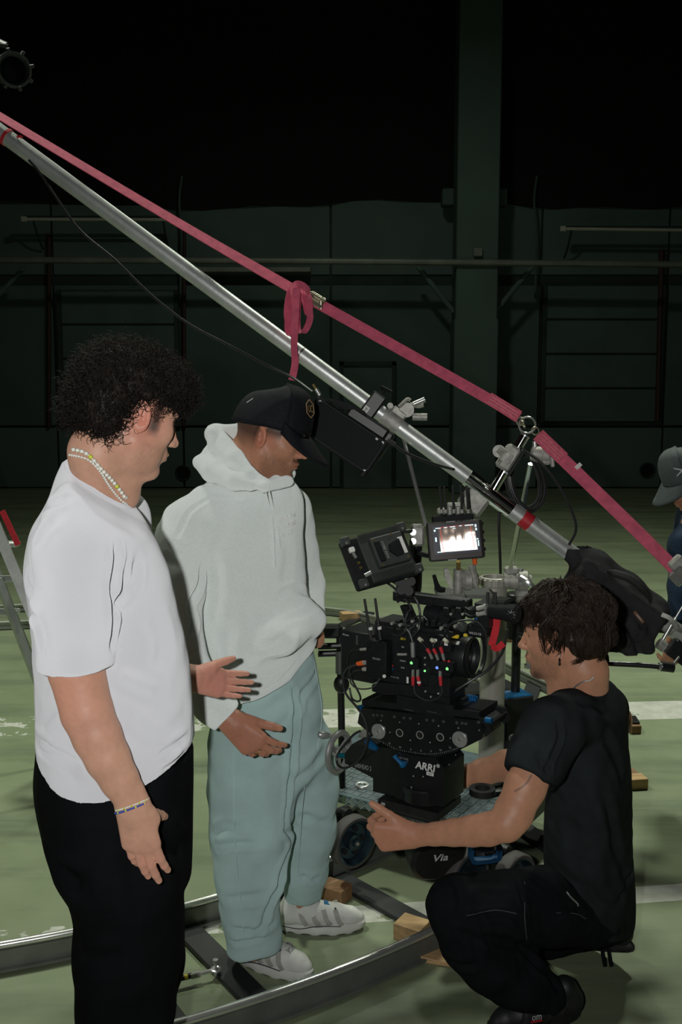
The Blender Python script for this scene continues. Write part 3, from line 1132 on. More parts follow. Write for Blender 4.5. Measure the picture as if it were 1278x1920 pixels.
# ================================================================== MAN IN THE WHITE T-SHIRT
def tee_man():
    YB = 2.12
    az = math.radians(22)
    root = thing('person', 'curly-haired man in white t-shirt and black trousers holding out one palm', 'person', (P(200, 1600, YB)[0], YB, 0))
    SK = (0.50, 0.285, 0.20)
    # ---- head and neck
    R = head_frame(math.radians(33), math.radians(20))
    o = P(270, 787, 2.035) + R[:, 1] * 0.078
    v = Vol(o - [0.17, 0.17, 0.27], o + [0.17, 0.17, 0.16], 0.0026)
    nb = P(190, 915, 2.12)
    v.chain([(o + R @ np.array([-0.035, 0, -0.02]), 0.060), (o + R @ np.array([-0.045, 0, -0.09]), 0.057), (nb, 0.066)], 0.02)
    v.cone(o + R @ np.array([0.015, 0, -0.080]), nb + np.array([0.035, 0.015, -0.01]), 0.036, 0.045, 0.03)
    put_head(v, o, R, 0.025, nose=0.95, jaw=1.06, full=0.006)
    head = v.mesh()
    # ---- near (right) arm and hand
    sh, el, wr = P(150, 1010, 1.92), P(158, 1325, 1.87), P(246, 1500, 1.87)
    v = Vol(np.minimum(np.minimum(sh, el), wr) - [0.10, 0.12, 0.22], np.maximum(np.maximum(sh, el), wr) + [0.14, 0.12, 0.05], 0.0028)
    v.chain([(sh, 0.045), (P(144, 1200, 1.88), 0.053), (P(143, 1255, 1.88), 0.0540), (P(163, 1335, 1.872), 0.0505), (P(182, 1380, 1.868), 0.0475), (P(202, 1422, 1.866), 0.0435), (P(224, 1462, 1.866), 0.0375), (wr, 0.0310)], 0.006)
    cu = [(0.22, 0.28, 0.15), (0.10, 0.26, 0.15), (0.12, 0.30, 0.15), (0.22, 0.34, 0.2)]
    tips = put_hand(v, P(248, 1508, 1.868), (0.20, -0.04, -0.98), (-0.12, -1, 0.02), 1, cu, spread=0.03, thumb=(0.0, 1.15, 0.10), s=0.94, wr=0.030)
    arm1 = v.mesh()
    # ---- far (left) arm, palm held out
    sh2, el2, wr2 = P(215, 1000, 2.33), P(225, 1240, 2.42), P(356, 1272, 2.30)
    hx, hn = np.array([0.62, 0.50, -0.26]), np.array([-0.30, 0.88, -0.45])
    v = Vol(np.minimum(np.minimum(sh2, el2), wr2) - [0.10, 0.14, 0.14], np.maximum(np.maximum(sh2, el2), wr2) + [0.24, 0.18, 0.10], 0.0028)
    v.chain([(sh2, 0.06), (el2, 0.05)], 0.02)
    v.chain([(el2, 0.049), (P(290, 1255, 2.36), 0.046), (wr2, 0.032)], 0.02)
    cu = [(0.10, 0.16, 0.08), (0.14, 0.16, 0.08), (0.2, 0.2, 0.1), (0.24, 0.22, 0.1)]
    tips2 = put_hand(v, wr2 + hx * 0.01, hx, hn, -1, cu, spread=0.06, thumb=(0.55, 0.15, 0.35), s=0.88, wr=0.027)
    arm2 = v.mesh()
    # ---- trunk and legs under the clothes
    v = Vol(P(100, 1900, 1.8) * [1, 1, 0] + [-0.12, -0.05, 0.05], P(420, 880, 2.4) + [0.05, 0.1, 0.1], 0.012)
    v.chain([(nb, 0.05), (P(190, 1100, YB), 0.10), (P(210, 1450, YB), 0.12)], 0.03)
    v.cone(P(155, 1030, 1.94), sh2, 0.03, 0.03, 0.03)
    for (a, b_) in (((205, 1500), 2.03), ((235, 1500), 2.22)):
        hp = P(a[0], a[1], b_)
        v.chain([(hp, 0.09), (np.array([hp[0] + 0.02, b_, 0.5]), 0.06), (np.array([hp[0] + 0.0, b_, 0.09]), 0.042)], 0.03)
    trunk = v.mesh()
    V, Q = join_vq([head, arm1, arm2, trunk])
    V = relax(V, Q, 1, 0.4)
    col = skin_colour(V, SK, o, R, stubble=0.22, tips=tips + tips2,
                      rosy=[(P(270, 786, 2.03), 0.05, (0.56, 0.22, 0.16), 0.8), (P(100, 1300, 1.85), 0.10, (0.56, 0.24, 0.17), 0.5), (P(420, 1290, 2.3), 0.10, (0.56, 0.235, 0.185), 0.9), (P(275, 1620, 1.87), 0.05, (0.55, 0.26, 0.19), 0.6)])
    V_body = V
    Lh = (V - o) @ R
    burn = np.clip(1 - (np.abs(Lh[:, 0] - 0.028) / 0.016) ** 2, 0, 1) * np.clip((Lh[:, 2] + 0.030) / 0.02, 0, 1) * np.clip((0.06 - Lh[:, 2]) / 0.01, 0, 1) * (np.abs(Lh[:, 1]) > 0.05)
    col = col * (1 - 0.9 * burn[:, None]) + np.array([0.02, 0.014, 0.012]) * 0.9 * burn[:, None]
    obj('body', mesh_np('body', V, Q, col), 'skin', root)
    # ---- t-shirt
    def lev(py, l, r, b, Yc=YB):
        A, B = P(l, py, Yc), P(r, py, Yc)
        wd = (B[0] - A[0]) / 2
        a = math.sqrt(max(0.0025, wd ** 2 - (b * math.sin(az)) ** 2)) / math.cos(az)
        return (A[2], (A[0] + B[0]) / 2, Yc, a, b)
    L = [lev(862, 118, 232, 0.075, 2.13), lev(890, 104, 240, 0.095, 2.13), lev(925, 86, 252, 0.145), lev(960, 68, 272, 0.195), lev(1010, 46, 300, 0.225), lev(1070, 40, 324, 0.234), lev(1140, 48, 340, 0.236),
         lev(1210, 56, 354, 0.238), lev(1290, 62, 362, 0.238), lev(1370, 63, 366, 0.236), lev(1440, 62, 366, 0.234), lev(1525, 64, 364, 0.232)]
    z0 = L[-1][0] - 0.03
    v = Vol(np.array([P(0, 1000, YB)[0], 1.72, z0]), np.array([P(395, 1000, YB)[0], 2.52, P(200, 860, YB)[2]]), 0.0048)
    v.column(L, az, 2.2, 0.03)
    v.chain([(P(215, 975, 2.28), 0.085), (P(218, 1080, 2.33), 0.085), (P(224, 1240, 2.37), 0.085)], 0.05)
    # near sleeve with its own open hem, blended into the shoulder
    s_ = Vol(v.lo, np.array([a_[-1] for a_ in v.ax]), 0.0048)
    s_.chain([(P(168, 968, 1.985), 0.080), (P(150, 1040, 1.935), 0.083), (P(143, 1150, 1.900), 0.0775), (P(147, 1330, 1.885), 0.0735)], 0.03)
    ez = P(146, 1252, 1.885)
    s_.halfspace(ez, (0.06, 0.0, -1.0), k=0.003)
    s_.chain([(P(141, 1200, 1.884), 0.058), (P(146, 1340, 1.884), 0.062)], 0.004, 'sub')
    kz = np.interp(v.ax[2], [P(150, 1130, 1.9)[2], P(150, 1020, 1.9)[2]], [0.006, 0.06])[None, None, :]
    n_ = [min(p_, q_) for p_, q_ in zip(v.D.shape, s_.D.shape)]
    v.D = smin(v.D[:n_[0], :n_[1], :n_[2]], s_.D[:n_[0], :n_[1], :n_[2]], kz[:, :, :n_[2]])
    v.ax = [a_[:k_] for a_, k_ in zip(v.ax, n_)]
    hem = P(210, 1487, 1.95)

    def hemf(X, Y_, Z):
        u = (X - P(215, 1480, YB)[0]) / 0.19
        zz = hem[2] + 0.058 * np.clip(np.abs(u), 0, 1.2) ** 2 + 0.012 * u + 0.0 * Y_
        return zz - Z
    v.put(hemf, v.lo, np.array([a[-1] for a in v.ax]), 0.003, 'cut')
    v.column([(z0, *L[-2][1:3], L[-2][3] - 0.012, L[-2][4] - 0.012), (hem[2] + 0.1, *L[-2][1:3], L[-2][3] - 0.014, L[-2][4] - 0.014)], az, 2.25, 0.004, 'sub')
    ca_, cb_ = P(128, 866, 2.12), P(243, 952, 2.12)
    cn = (ca_ + cb_) / 2
    cd_ = cb_ - ca_
    v.halfspace(cn, (-cd_[2], 0, cd_[0]), k=0.006)
    v.chain([(cn + np.array([-0.01, 0, -0.03]), 0.068), (cn + np.array([0.02, 0, 0.1]), 0.072)], 0.004, 'sub')
    V, Q = v.mesh()
    V = relax(V, Q, 3, 0.5)
    V = crease(V, Q, [
        ([(222, 1015), (219, 1080), (217, 1150), (216, 1215)], 0.008, 0.012), ([(240, 1060), (233, 1110), (220, 1150)], 0.010, 0.007), ([(262, 1050), (250, 1095), (226, 1135)], 0.012, 0.006),
        ([(60, 985), (80, 955), (105, 940), (130, 930)], 0.010, 0.005), ([(62, 1030), (75, 995), (110, 965)], 0.012, 0.005), ([(48, 1060), (55, 1110), (62, 1170), (75, 1230)], 0.009, 0.007),
        ([(225, 1262), (265, 1280), (300, 1300)], 0.015, 0.006), ([(355, 1385), (330, 1400), (300, 1420)], 0.010, 0.006), ([(358, 1420), (335, 1437), (310, 1450)], 0.010, 0.005), ([(60, 1385), (90, 1410), (130, 1430), (160, 1455)], 0.013, 0.007),
        ([(75, 1350), (95, 1330), (110, 1300)], 0.013, 0.005), ([(290, 1150), (310, 1200), (305, 1260)], 0.02, 0.004), ([(255, 1340), (300, 1370), (345, 1365)], 0.02, 0.005)])
    N = vnormals(V, Q)
    V = V + N * (0.0020 * wob(V * [1, 1, 0.55], 22, 4) + 0.0008 * wob(V, 55, 5))[:, None]
    ts = obj('t_shirt', mesh_np('t_shirt', V, Q), 'cotton_white', root)
    e1 = cd_ / 2; e2 = np.array([0, 0.083, 0])
    rib = [cn + e1 * 0.985 * math.cos(a) + e2 * math.sin(a) for a in np.linspace(0, 2 * PI, 25)]
    MB().tube(rib, 0.0075, k=8, sub=2).build('collar_rib', 'cotton_white', ts)
    # ---- trousers
    v = Vol(np.array([P(20, 1700, 2.12)[0], 1.78, 0.03]), np.array([P(420, 1700, 2.12)[0], 2.48, P(200, 1400, 2.1)[2]]), 0.007)
    v.column([lev(1400, 68, 362, 0.20), lev(1480, 66, 364, 0.205), lev(1560, 78, 362, 0.20), lev(1630, 98, 360, 0.20)], az, 2.2, 0.02)
    for Yc, dx in ((2.03, 0), (2.22, 0.0)):
        f = lambda l, r, py, k_=1.0: (P((l + r) / 2, py, Yc), M((r - l) / 2, Yc) * k_)
        v.chain([f(90, 330, 1560, .9), f(112, 352, 1640, .92), f(136, 350, 1720, .94), f(140, 346, 1790), f(142, 335, 1880)], 0.03)
        kx, kz = P(238, 1880, Yc)[0] - (0.03 if Yc < 2.1 else -0.01), P(238, 1880, Yc)[2]
        v.chain([(np.array([P(238, 1880, Yc)[0], Yc, kz]), 0.098), (np.array([kx, Yc, 0.28]), 0.088), (np.array([kx, Yc, 0.07]), 0.085)], 0.03)
    V, Q = v.mesh()
    V = relax(V, Q, 2, 0.5)
    V = crease(V, Q, [([(80, 1600), (110, 1640), (150, 1665)], 0.02, 0.01), ([(300, 1560), (330, 1590), (352, 1600)], 0.02, 0.006), ([(140, 1790), (190, 1800), (240, 1790)], 0.02, 0.006), ([(250, 1500), (255, 1600), (262, 1700)], 0.02, 0.005)])
    V = V + vnormals(V, Q) * (0.003 * wob(V * [1, 1, 0.6], 25, 8))[:, None]
    obj('trousers', mesh_np('trousers', V, Q), 'trouser_black', root)
    for k, Yc in enumerate((2.03, 2.22)):
        kx = P(238, 1880, Yc)[0] - (0.03 if Yc < 2.1 else -0.01)
        v = Vol((kx - 0.15, Yc - 0.1, -0.02), (kx + 0.28, Yc + 0.1, 0.16), 0.006)
        v.chain([((kx - 0.05, Yc, 0.05), 0.048), ((kx + 0.08, Yc, 0.045), 0.046), ((kx + 0.16, Yc, 0.038), 0.036)], 0.03).cone((kx, Yc, 0.05), (kx, Yc, 0.12), 0.05, 0.045, 0.03)
        v.halfspace((0, 0, 0.002), (0, 0, -1))
        obj('shoe', mesh_np('shoe', *v.mesh()), 'black_plastic', root)
    # ---- curly hair: a dark mass of curls
    Hc = [((-0.022, 0, 0.072), (0.108, 0.100, 0.084)), ((-0.074, 0, 0.022), (0.070, 0.096, 0.086)), ((0.050, 0.0, 0.090), (0.066, 0.082, 0.056)), ((-0.068, 0, -0.025), (0.058, 0.085, 0.050)), ((0.086, 0.025, 0.082), (0.040, 0.060, 0.034))]

    def hair_f(x, y, z):
        d = None
        for c_, r in Hc:
            e = f_ell(x, y, z, np.array(c_), np.array(r))
            d = e if d is None else smin(d, e, 0.03)
        # keep the ear, the cheek and the neck clear
        for c_, r in (((0.035, -0.09, -0.005), (0.055, 0.04, 0.052)), ((-0.005, -0.10, -0.01), (0.030, 0.05, 0.048)), ((0.035, 0.09, -0.005), (0.055, 0.04, 0.052)), ((0.115, -0.065, 0.015), (0.055, 0.062, 0.066))):
            d = -smin(-d, f_ell(x, y, z, np.array(c_), np.array(r)), 0.012)
        return np.maximum(d, -(z + 0.066 + 0.25 * (x + 0.05)))
    v = Vol(o - 0.24, o + 0.26, 0.006)

    def fw(X, Y_, Z):
        dx, dy, dz = X - o[0], Y_ - o[1], Z - o[2]
        return hair_f(dx * R[0, 0] + dy * R[1, 0] + dz * R[2, 0], dx * R[0, 1] + dy * R[1, 1] + dz * R[2, 1], dx * R[0, 2] + dy * R[1, 2] + dz * R[2, 2])
    v.put(fw, o - 0.24, o + 0.26, 0.01)
    Vh, Qh = v.mesh()
    N = vnormals(Vh, Qh)
    pick = RNG.choice(len(Vh), 5200)
    root_p = Vh[pick] - N[pick] * RNG.uniform(0.004, 0.02, len(pick))[:, None]
    ax = N[pick] * 0.8 + RNG.normal(size=(len(pick), 3)) * 0.45 + np.array([0, 0, -0.15])
    ax /= np.linalg.norm(ax, axis=1)[:, None]
    ua = np.cross(ax, [0.3, 0.5, 0.8]); ua /= np.linalg.norm(ua, axis=1)[:, None]
    wa = np.cross(ax, ua)
    Mn = 15
    t = np.linspace(0, 1, Mn)[None, :, None]
    ph = RNG.uniform(0, 2 * PI, len(pick))[:, None, None]
    ln = RNG.uniform(0.016, 0.040, len(pick))[:, None, None]
    rad = RNG.uniform(0.003, 0.0075, len(pick))[:, None, None]
    tw = RNG.uniform(1.3, 2.6, len(pick))[:, None, None] * 2 * PI
    Lc = root_p[:, None, :] + ax[:, None, :] * ln * t + rad * np.clip(t * 3, 0, 1) * (np.cos(ph + tw * t) * ua[:, None, :] + np.sin(ph + tw * t) * wa[:, None, :])
    Vs, Qs = strands(Lc, 0.0010)
    Vb = Vh - N * 0.008 + N * (0.004 * wob(Vh, 150, 12))[:, None]
    V, Q = join_vq([(Vb, Qh), (Vs, Qs)])
    hr = obj('hair', mesh_np('hair', V, Q), 'hair_black', root)
    # sideburn curls in front of the ear
    # ---- necklaces, bracelets
    # (bead materials)
    mat('bead_white', (0.66, 0.66, 0.58), 0.35, 0, 0.1, 60)
    mat('bead_pearl', (0.70, 0.68, 0.62), 0.25)
    mat('bead_lime', (0.55, 0.62, 0.06), 0.4)
    mat('bead_blue', (0.03, 0.07, 0.42), 0.4)
    px1 = [(133, 843), (150, 848), (172, 862), (195, 885), (215, 907), (232, 925), (240, 935)]
    px2 = [(126, 855), (145, 858), (165, 868), (188, 890), (208, 912), (226, 934), (241, 945)]

    def necklace(name, pts, r, cols, yoff):
        nk = None
        q = []
        for i, p in enumerate(pts):
            sp_ = on_surface(V_body, [p])[0]
            q.append(sp_ + np.array([0, -0.004, 0.0]))
        a, b = q[-1], q[0]
        q += [a + [0.0, 0.06, -0.005], (a + b) / 2 + np.array([0.03, 0.15, 0.0]), b + np.array([0.0, 0.07, 0.0])]
        q.append(q[0])
        sp = spline(q, 12)
        seg = np.linalg.norm(np.diff(sp, axis=0), axis=1); cum = np.r_[0, np.cumsum(seg)]
        nb_ = int(cum[-1] / (r * 2.02))
        pos = np.stack([np.interp(np.linspace(0, cum[-1], nb_, endpoint=False), cum, sp[:, i]) for i in range(3)], 1)
        return pos
    for (nm, pts, r, yo) in (('bead_necklace', px1, 0.0054, 0.0), ('pearl_necklace', px2, 0.0034, -0.004)):
        pos = necklace(nm, pts, r, None, yo)
        th_ = obj(nm, mesh_np(nm, *sweepq(np.vstack([pos, pos[:1]]), r * 0.4, 5)), 'bead_white', root)
        sm = {}
        for i, p in enumerate(pos):
            kind = 'bead_pearl' if nm[0] == 'p' else ('bead_lime' if i % 9 == 4 else 'bead_white')
            if kind not in sm:
                bm = bmesh.new(); bmesh.ops.create_icosphere(bm, subdivisions=1, radius=r)
                me = bpy.data.meshes.new('bead'); bm.to_mesh(me); bm.free(); me.shade_smooth(); me.materials.append(MATS[kind]); sm[kind] = me
            b_ = bpy.data.objects.new('bead', sm[kind]); COL.objects.link(b_); b_.parent = th_; b_.location = p
    for nm, ring, kinds, off in (('bead_bracelet', 0.0335, ('bead_white', 'bead_white', 'bead_lime', 'bead_white'), 0.0), ('blue_bracelet', 0.0345, ('bead_blue', 'bead_blue', 'bead_blue', 'bead_blue', 'bead_lime'), -0.0055)):
        c_ = P(248, 1508, 1.868) + np.array([0, 0, off])
        axd = np.array([-0.33, 0.25, 0.93])
        Bx = np.array(basis(axd))
        pos = np.array([c_ + Bx @ np.array([ring * math.cos(a), ring * 1.02 * math.sin(a), 0]) for a in np.linspace(0, 2 * PI, 54, endpoint=False)])
        th_ = obj(nm, mesh_np(nm, *sweepq(np.vstack([pos, pos[:1]]), 0.0012, 5)), kinds[0], root)
        sm = {}
        for i, p in enumerate(pos):
            kind = kinds[i % len(kinds)]
            if kind not in sm:
                bm = bmesh.new(); bmesh.ops.create_icosphere(bm, subdivisions=1, radius=0.0024)
                me = bpy.data.meshes.new('bead'); bm.to_mesh(me); bm.free(); me.shade_smooth(); me.materials.append(MATS[kind]); sm[kind] = me
            b_ = bpy.data.objects.new('bead', sm[kind]); COL.objects.link(b_); b_.parent = th_; b_.location = p


def sweepq(p, r, k):
    V, Q = sweep(p, r, k)
    return np.array(V), np.array([q for q in Q if len(q) == 4])


tee_man()
# ================================================================== MAN IN THE GREY HOODIE
def cap_mesh(o, R, brim_drop, width=0.0, seams=True):
    """baseball cap in head space: returns crown and brim point functions"""
    def crown(th, ph):      # th around (0 = front), ph 0 rim .. 1 top
        cx, rx_f, rx_b, ry, rz = 0.0, 0.108, 0.120, 0.092 + width, 0.116
        e = math.sin(ph * PI / 2)
        rr = math.cos(ph * PI / 2) ** 0.52
        rx = rx_f if abs(th) < PI / 2 else rx_b
        x = cx + rx * rr * math.cos(th)
        y = ry * rr * math.sin(th)
        base = 0.036 + 0.006 * math.cos(th) - 0.016 * max(0, -math.cos(th))
        return (x, y, base + rz * e * (1.0 + 0.05 * math.cos(th)))
    return crown


def build_cap(root, o, R, mats, drop, tilt=0.0, nm='cap', mesh_back=True):
    to = lambda p: o + R @ np.array(p)
    crown = cap_mesh(o, R, drop)
    n, mph = 48, 12
    cap = None
    for part in ('crown_front', 'crown_back'):
        m = MB()
        grid = {}
        for i in range(n + 1):
            th = -PI + 2 * PI * i / n
            for j in range(mph + 1):
                grid[i, j] = m.bm.verts.new(Vector(to(crown(th, j / mph))))
        for i in range(n):
            th = -PI + 2 * PI * (i + 0.5) / n
            front = abs(th) < math.radians(62)
            if (part == 'crown_front') != front:
                continue
            for j in range(mph):
                m.bm.faces.new((grid[i, j], grid[i + 1, j], grid[i + 1, j + 1], grid[i, j + 1]))
        bmesh.ops.delete(m.bm, geom=[v for v in m.bm.verts if not v.link_faces], context='VERTS')
        bmesh.ops.remove_doubles(m.bm, verts=m.bm.verts, dist=1e-5)
        bmesh.ops.recalc_face_normals(m.bm, faces=m.bm.faces)
        ob = m.build(part, mats[0] if part == 'crown_front' else mats[1], root if cap is None else cap)
        sm = ob.modifiers.new('thick', 'SOLIDIFY'); sm.thickness = 0.004; sm.offset = 0
        if cap is None:
            ob.name = 'cap'; cap = ob
    # brim
    m = MB()
    rows = []
    nb = 22
    for j in range(7):
        s = j / 6
        row = []
        for i in range(nb + 1):
            a = -1 + 2 * i / nb
            th = a * math.radians(66)
            bx, by, bz = crown(th, 0.0)
            ext = 0.082 * s * math.cos(a * PI / 2) ** 0.55
            x = bx + ext
            y = by * (1 + 0.02 * s)
            z = bz + 0.004 - (x - 0.045) * drop - 0.42 * y * y / 0.089 * (0.25 + 1.0 * s)
            row.append(m.bm.verts.new(Vector(to((x, y, z + 0.045 * drop)))))
        rows.append(row)
    for A, B in zip(rows[:-1], rows[1:]):
        for i in range(nb):
            try:
                m.bm.faces.new((A[i], A[i + 1], B[i + 1], B[i]))
            except ValueError:
                pass
    bmesh.ops.recalc_face_normals(m.bm, faces=m.bm.faces)
    br = m.build('brim', mats[0], cap)
    sm = br.modifiers.new('thick', 'SOLIDIFY'); sm.thickness = 0.0045; sm.offset = 0
    MB().sph(to((0, 0, 0.154)), 0.007, 10, (1, 1, 0.6)).build('top_button', mats[0], cap)
    for a in (62, -62):
        pts = [to(np.array(crown(math.radians(a), j / 10)) * 1.012) for j in range(11)]
        MB().tube(pts, 0.0016, k=5, sub=2).build('seam', mats[0], cap)
    pts = [to(np.array(crown(-PI + 2 * PI * j / 40, 0.03)) * [1.015, 1.015, 1]) for j in range(41)]
    MB().tube(pts, 0.0022, k=6, sub=1).build('rim_stitch', mats[0], cap)
    return cap, crown, to


def sneaker(parent, heel, toe, sole_m, upper_m, accents=None, ln=0.30, lift=0.0, pitch=0.0):
    """trainer standing at heel, pointing to toe (both on the floor)"""
    heel = np.array(heel, float); d = np.array(toe, float) - heel
    d[2] = 0; d /= np.linalg.norm(d)
    s = np.array([-d[1], d[0], 0])
    k = ln / 0.30
    up = np.array([0, 0, 1.0])
    if pitch:
        d, up = d * math.cos(pitch) - up * math.sin(pitch), up * math.cos(pitch) + d * math.sin(pitch)
    W = lambda x, y, z: heel + k * (d * x + s * y + up * z) + np.array([0, 0, lift])
    fr = np.stack([d, s, up], 1)
    lo = np.min([W(x, y, z) for x in (-.05, .33) for y in (-.08, .08) for z in (-.02, .17)], 0)
    hi = np.max([W(x, y, z) for x in (-.05, .33) for y in (-.08, .08) for z in (-.02, .17)], 0)
    # upper
    v = Vol(lo, hi, 0.0034)
    v.chain([(W(0.035, 0, 0.055), 0.036 * k), (W(0.10, 0, 0.055), 0.040 * k), (W(0.19, 0.004, 0.045), 0.040 * k), (W(0.245, 0.006, 0.040), 0.032 * k), (W(0.272, 0.006, 0.036), 0.020 * k)], 0.02)
    v.chain([(W(0.03, 0, 0.07), 0.036 * k), (W(0.05, 0, 0.105), 0.036 * k)], 0.02)
    v.chain([(W(0.09, 0, 0.085), 0.030 * k), (W(0.15, 0, 0.066), 0.030 * k)], 0.02)
    v.halfspace(W(0, 0, 0.022), -up)
    Vv, Q = v.mesh()
    sh = obj('shoe', mesh_np('shoe', relax(Vv, Q, 1), Q), upper_m, parent)
    # sole: outline with a wavy, lugged edge
    out = []
    for i in range(56):
        a = 2 * PI * i / 56
        x = 0.145 + 0.152 * math.cos(a)
        wd = 0.041 + 0.011 * math.cos(a) - 0.006 * math.cos(2 * a)
        out.append((x, 0.004 * math.cos(a) + wd * math.copysign(abs(math.sin(a)) ** 0.8, math.sin(a))))
    m = MB()
    rings = []
    for z, f in ((0.0, 0.94), (0.008, 0.99), (0.022, 1.0), (0.034, 0.95)):
        r = []
        for i, (x, y) in enumerate(out):
            lug = (0.004 if (i // 2) % 2 else 0.0) if z == 0.0 else 0
            wave = 0.006 * math.sin(x * 38) if z > 0.03 else 0
            toe_up = max(0, x - 0.22) ** 2 * 1.6
            r.append(m.bm.verts.new(Vector(W(0.145 + (x - 0.145) * f, y * f, z + lug + wave + toe_up))))
        rings.append(r)
    for A, B in zip(rings[:-1], rings[1:]):
        for i in range(56):
            m.bm.faces.new((A[i], A[(i + 1) % 56], B[(i + 1) % 56], B[i]))
    m.bm.faces.new(list(reversed(rings[0]))); m.bm.faces.new(rings[-1])
    m.build('sole', sole_m, sh)
    # overlays along the sides and lacing
    for sd in (-1, 1):
        for x0 in (0.075, 0.115, 0.155, 0.195):
            MB().band([W(x0 + 0.02, sd * 0.0425, 0.036), W(x0 + 0.006, sd * 0.0445, 0.058), W(x0 - 0.004, sd * 0.030, 0.086)], d, 0.016 * k, 0.003, sub=4).build('overlay', 'shoe_mesh' if upper_m == 'shoe_white' else upper_m, sh)
    for i, x in enumerate((0.115, 0.140, 0.165, 0.19)):
        MB().tube([W(x, -0.022, 0.094 - 0.45 * (x - 0.115)), W(x + 0.004, 0, 0.101 - 0.45 * (x - 0.115)), W(x, 0.022, 0.094 - 0.45 * (x - 0.115))], 0.0025, k=5, sub=3).build('lace', accents[0] if accents else upper_m, sh)
    return sh, W, d, s, up


def hoodie_man():
    az = math.radians(-42)
    root = thing('person', 'man in black cap, grey hoodie and pale blue baggy jeans looking down', 'person', (P(520, 1600, 2.9)[0], 2.9, 0))
    SK = (0.44, 0.22, 0.135)
    R = head_frame(math.radians(-10), math.radians(18))
    o = P(493, 823, 2.775) + R[:, 1] * 0.078
    nb = P(470, 925, 2.93)
    v = Vol(o - [0.20, 0.19, 0.25], o + [0.19, 0.19, 0.17], 0.0026)
    v.chain([(o + R @ np.array([-0.03, 0, -0.01]), 0.060), (o + R @ np.array([-0.045, 0, -0.09]), 0.062), (nb, 0.07)], 0.03)
    v.cone(o + R @ np.array([0.02, 0, -0.085]), nb + np.array([0.07, -0.03, -0.02]), 0.036, 0.05, 0.03)
    put_head(v, o, R, 0.025, nose=1.12)
    head = v.mesh()
    # near arm (right) with the relaxed hand
    sh, el, wr = P(338, 985, 2.80), P(318, 1190, 2.72), P(425, 1345, 2.60)
    hx, hn = np.array([0.70, -0.12, -0.66]), np.array([-0.18, -0.95, 0.10])
    v = Vol(np.minimum(np.minimum(sh, el), wr) - [0.08, 0.12, 0.22], np.maximum(np.maximum(sh, el), wr) + [0.20, 0.1, 0.05], 0.0028)
    v.chain([(sh, 0.04), (el, 0.038), (wr, 0.028)], 0.02)
    cu = [(0.45, 0.35, 0.2), (0.55, 0.45, 0.25), (0.65, 0.50, 0.3), (0.75, 0.55, 0.3)]
    tips = put_hand(v, wr + hx * 0.012, hx, hn, 1, cu, spread=0.13, thumb=(0.50, 0.25, 0.1), s=1.03, wr=0.029)
    arm = v.mesh()
    mids = v.mids
    v = Vol(np.array([-0.75, 2.55, 0.05]), np.array([0.05, 3.3, 1.5]), 0.012)
    v.chain([(nb, 0.06), (P(460, 1100, 2.93), 0.12), (P(500, 1340, 2.93), 0.12)], 0.05)
    v.chain([(sh, 0.03), (P(535, 975, 3.03), 0.03), (P(560, 1060, 3.13), 0.03), (P(570, 1100, 3.14), 0.03), (P(592, 1200, 3.04), 0.03)], 0.02)
    v.chain([(P(465, 1390, 2.87), 0.08), (P(475, 1600, 2.80), 0.06), (P(470, 1790, 2.80), 0.04)], 0.03)
    v.chain([(P(560, 1380, 2.98), 0.08), (P(580, 1530, 3.02), 0.06), (P(560, 1690, 3.05), 0.04)], 0.03)
    trunk = v.mesh()
    V, Q = join_vq([head, arm, trunk])
    V = relax(V, Q, 1, 0.4)
    col = skin_colour(V, SK, o, R, stubble=0.42, tips=tips, rosy=[(P(493, 823, 2.77), 0.04, (0.50, 0.19, 0.12), 0.7), (P(570, 850, 2.84), 0.03, (0.50, 0.19, 0.12), 0.6), (P(450, 1380, 2.6), 0.12, (0.40, 0.165, 0.11), 0.8)])
    # cropped hair at temple and nape
    L = (V - o) @ R
    fade = np.clip((-L[:, 0] - 0.005 + 0.10 * (L[:, 2])) / 0.02, 0, 1) * np.clip((L[:, 2] + 0.045) / 0.05, 0, 1) * (L[:, 2] > -0.06)
    fade = np.maximum(fade, np.clip((L[:, 2] - 0.004) / 0.02, 0, 1) * (L[:, 0] < 0.045) * (L[:, 0] > 0.0))
    ear = np.abs(L[:, 1]) > 0.083
    fade[ear] = 0
    col = col * (1 - 0.85 * fade[:, None]) + np.array([0.035, 0.022, 0.016]) * 0.85 * fade[:, None]
    obj('body', mesh_np('body', V, Q, col), 'skin', root)
    rc_, rd_, rr_ = mids[2]
    MB().tor(rc_, rd_, rr_ + 0.0008, 0.0018, 20, 6).build('finger_ring', 'brass', root)
    # ---- cap
    cap, crown, to = build_cap(root, o, R, ('cap_black', 'cap_mesh'), 0.70)
    # hexagon badge with the two gold letters, on the front of the crown
    c0 = np.array(crown(math.radians(-22), 0.42)); c1 = np.array(crown(math.radians(-12), 0.42)); c2 = np.array(crown(math.radians(-22), 0.52))
    X = R @ (c1 - c0); X /= np.linalg.norm(X); Z = R @ (c2 - c0); Z -= X * X.dot(Z); Z /= np.linalg.norm(Z)
    N = np.cross(X, Z)
    pc = to(c0) + N * 0.006
    hexp = [pc + X * (0.026 * math.cos(a)) * 0.85 + Z * (0.026 * math.sin(a)) for a in [PI / 6 + i * PI / 3 for i in range(7)]]
    MB().tube(hexp, 0.0011, k=5, smooth=False).build('badge_outline', 'gold_thread', cap)
    text('badge_letters', 'UC', pc + N * 0.0005, X, Z, 0.022, 'gold_thread', cap, width=0.024)
    MB().tube([to(np.array(crown(math.radians(-135), 0.35)) * 1.02), to(np.array(crown(math.radians(-128), 0.45)) * 1.02)], 0.0012, k=5, smooth=False).build('loose_thread', 'white_print', cap)
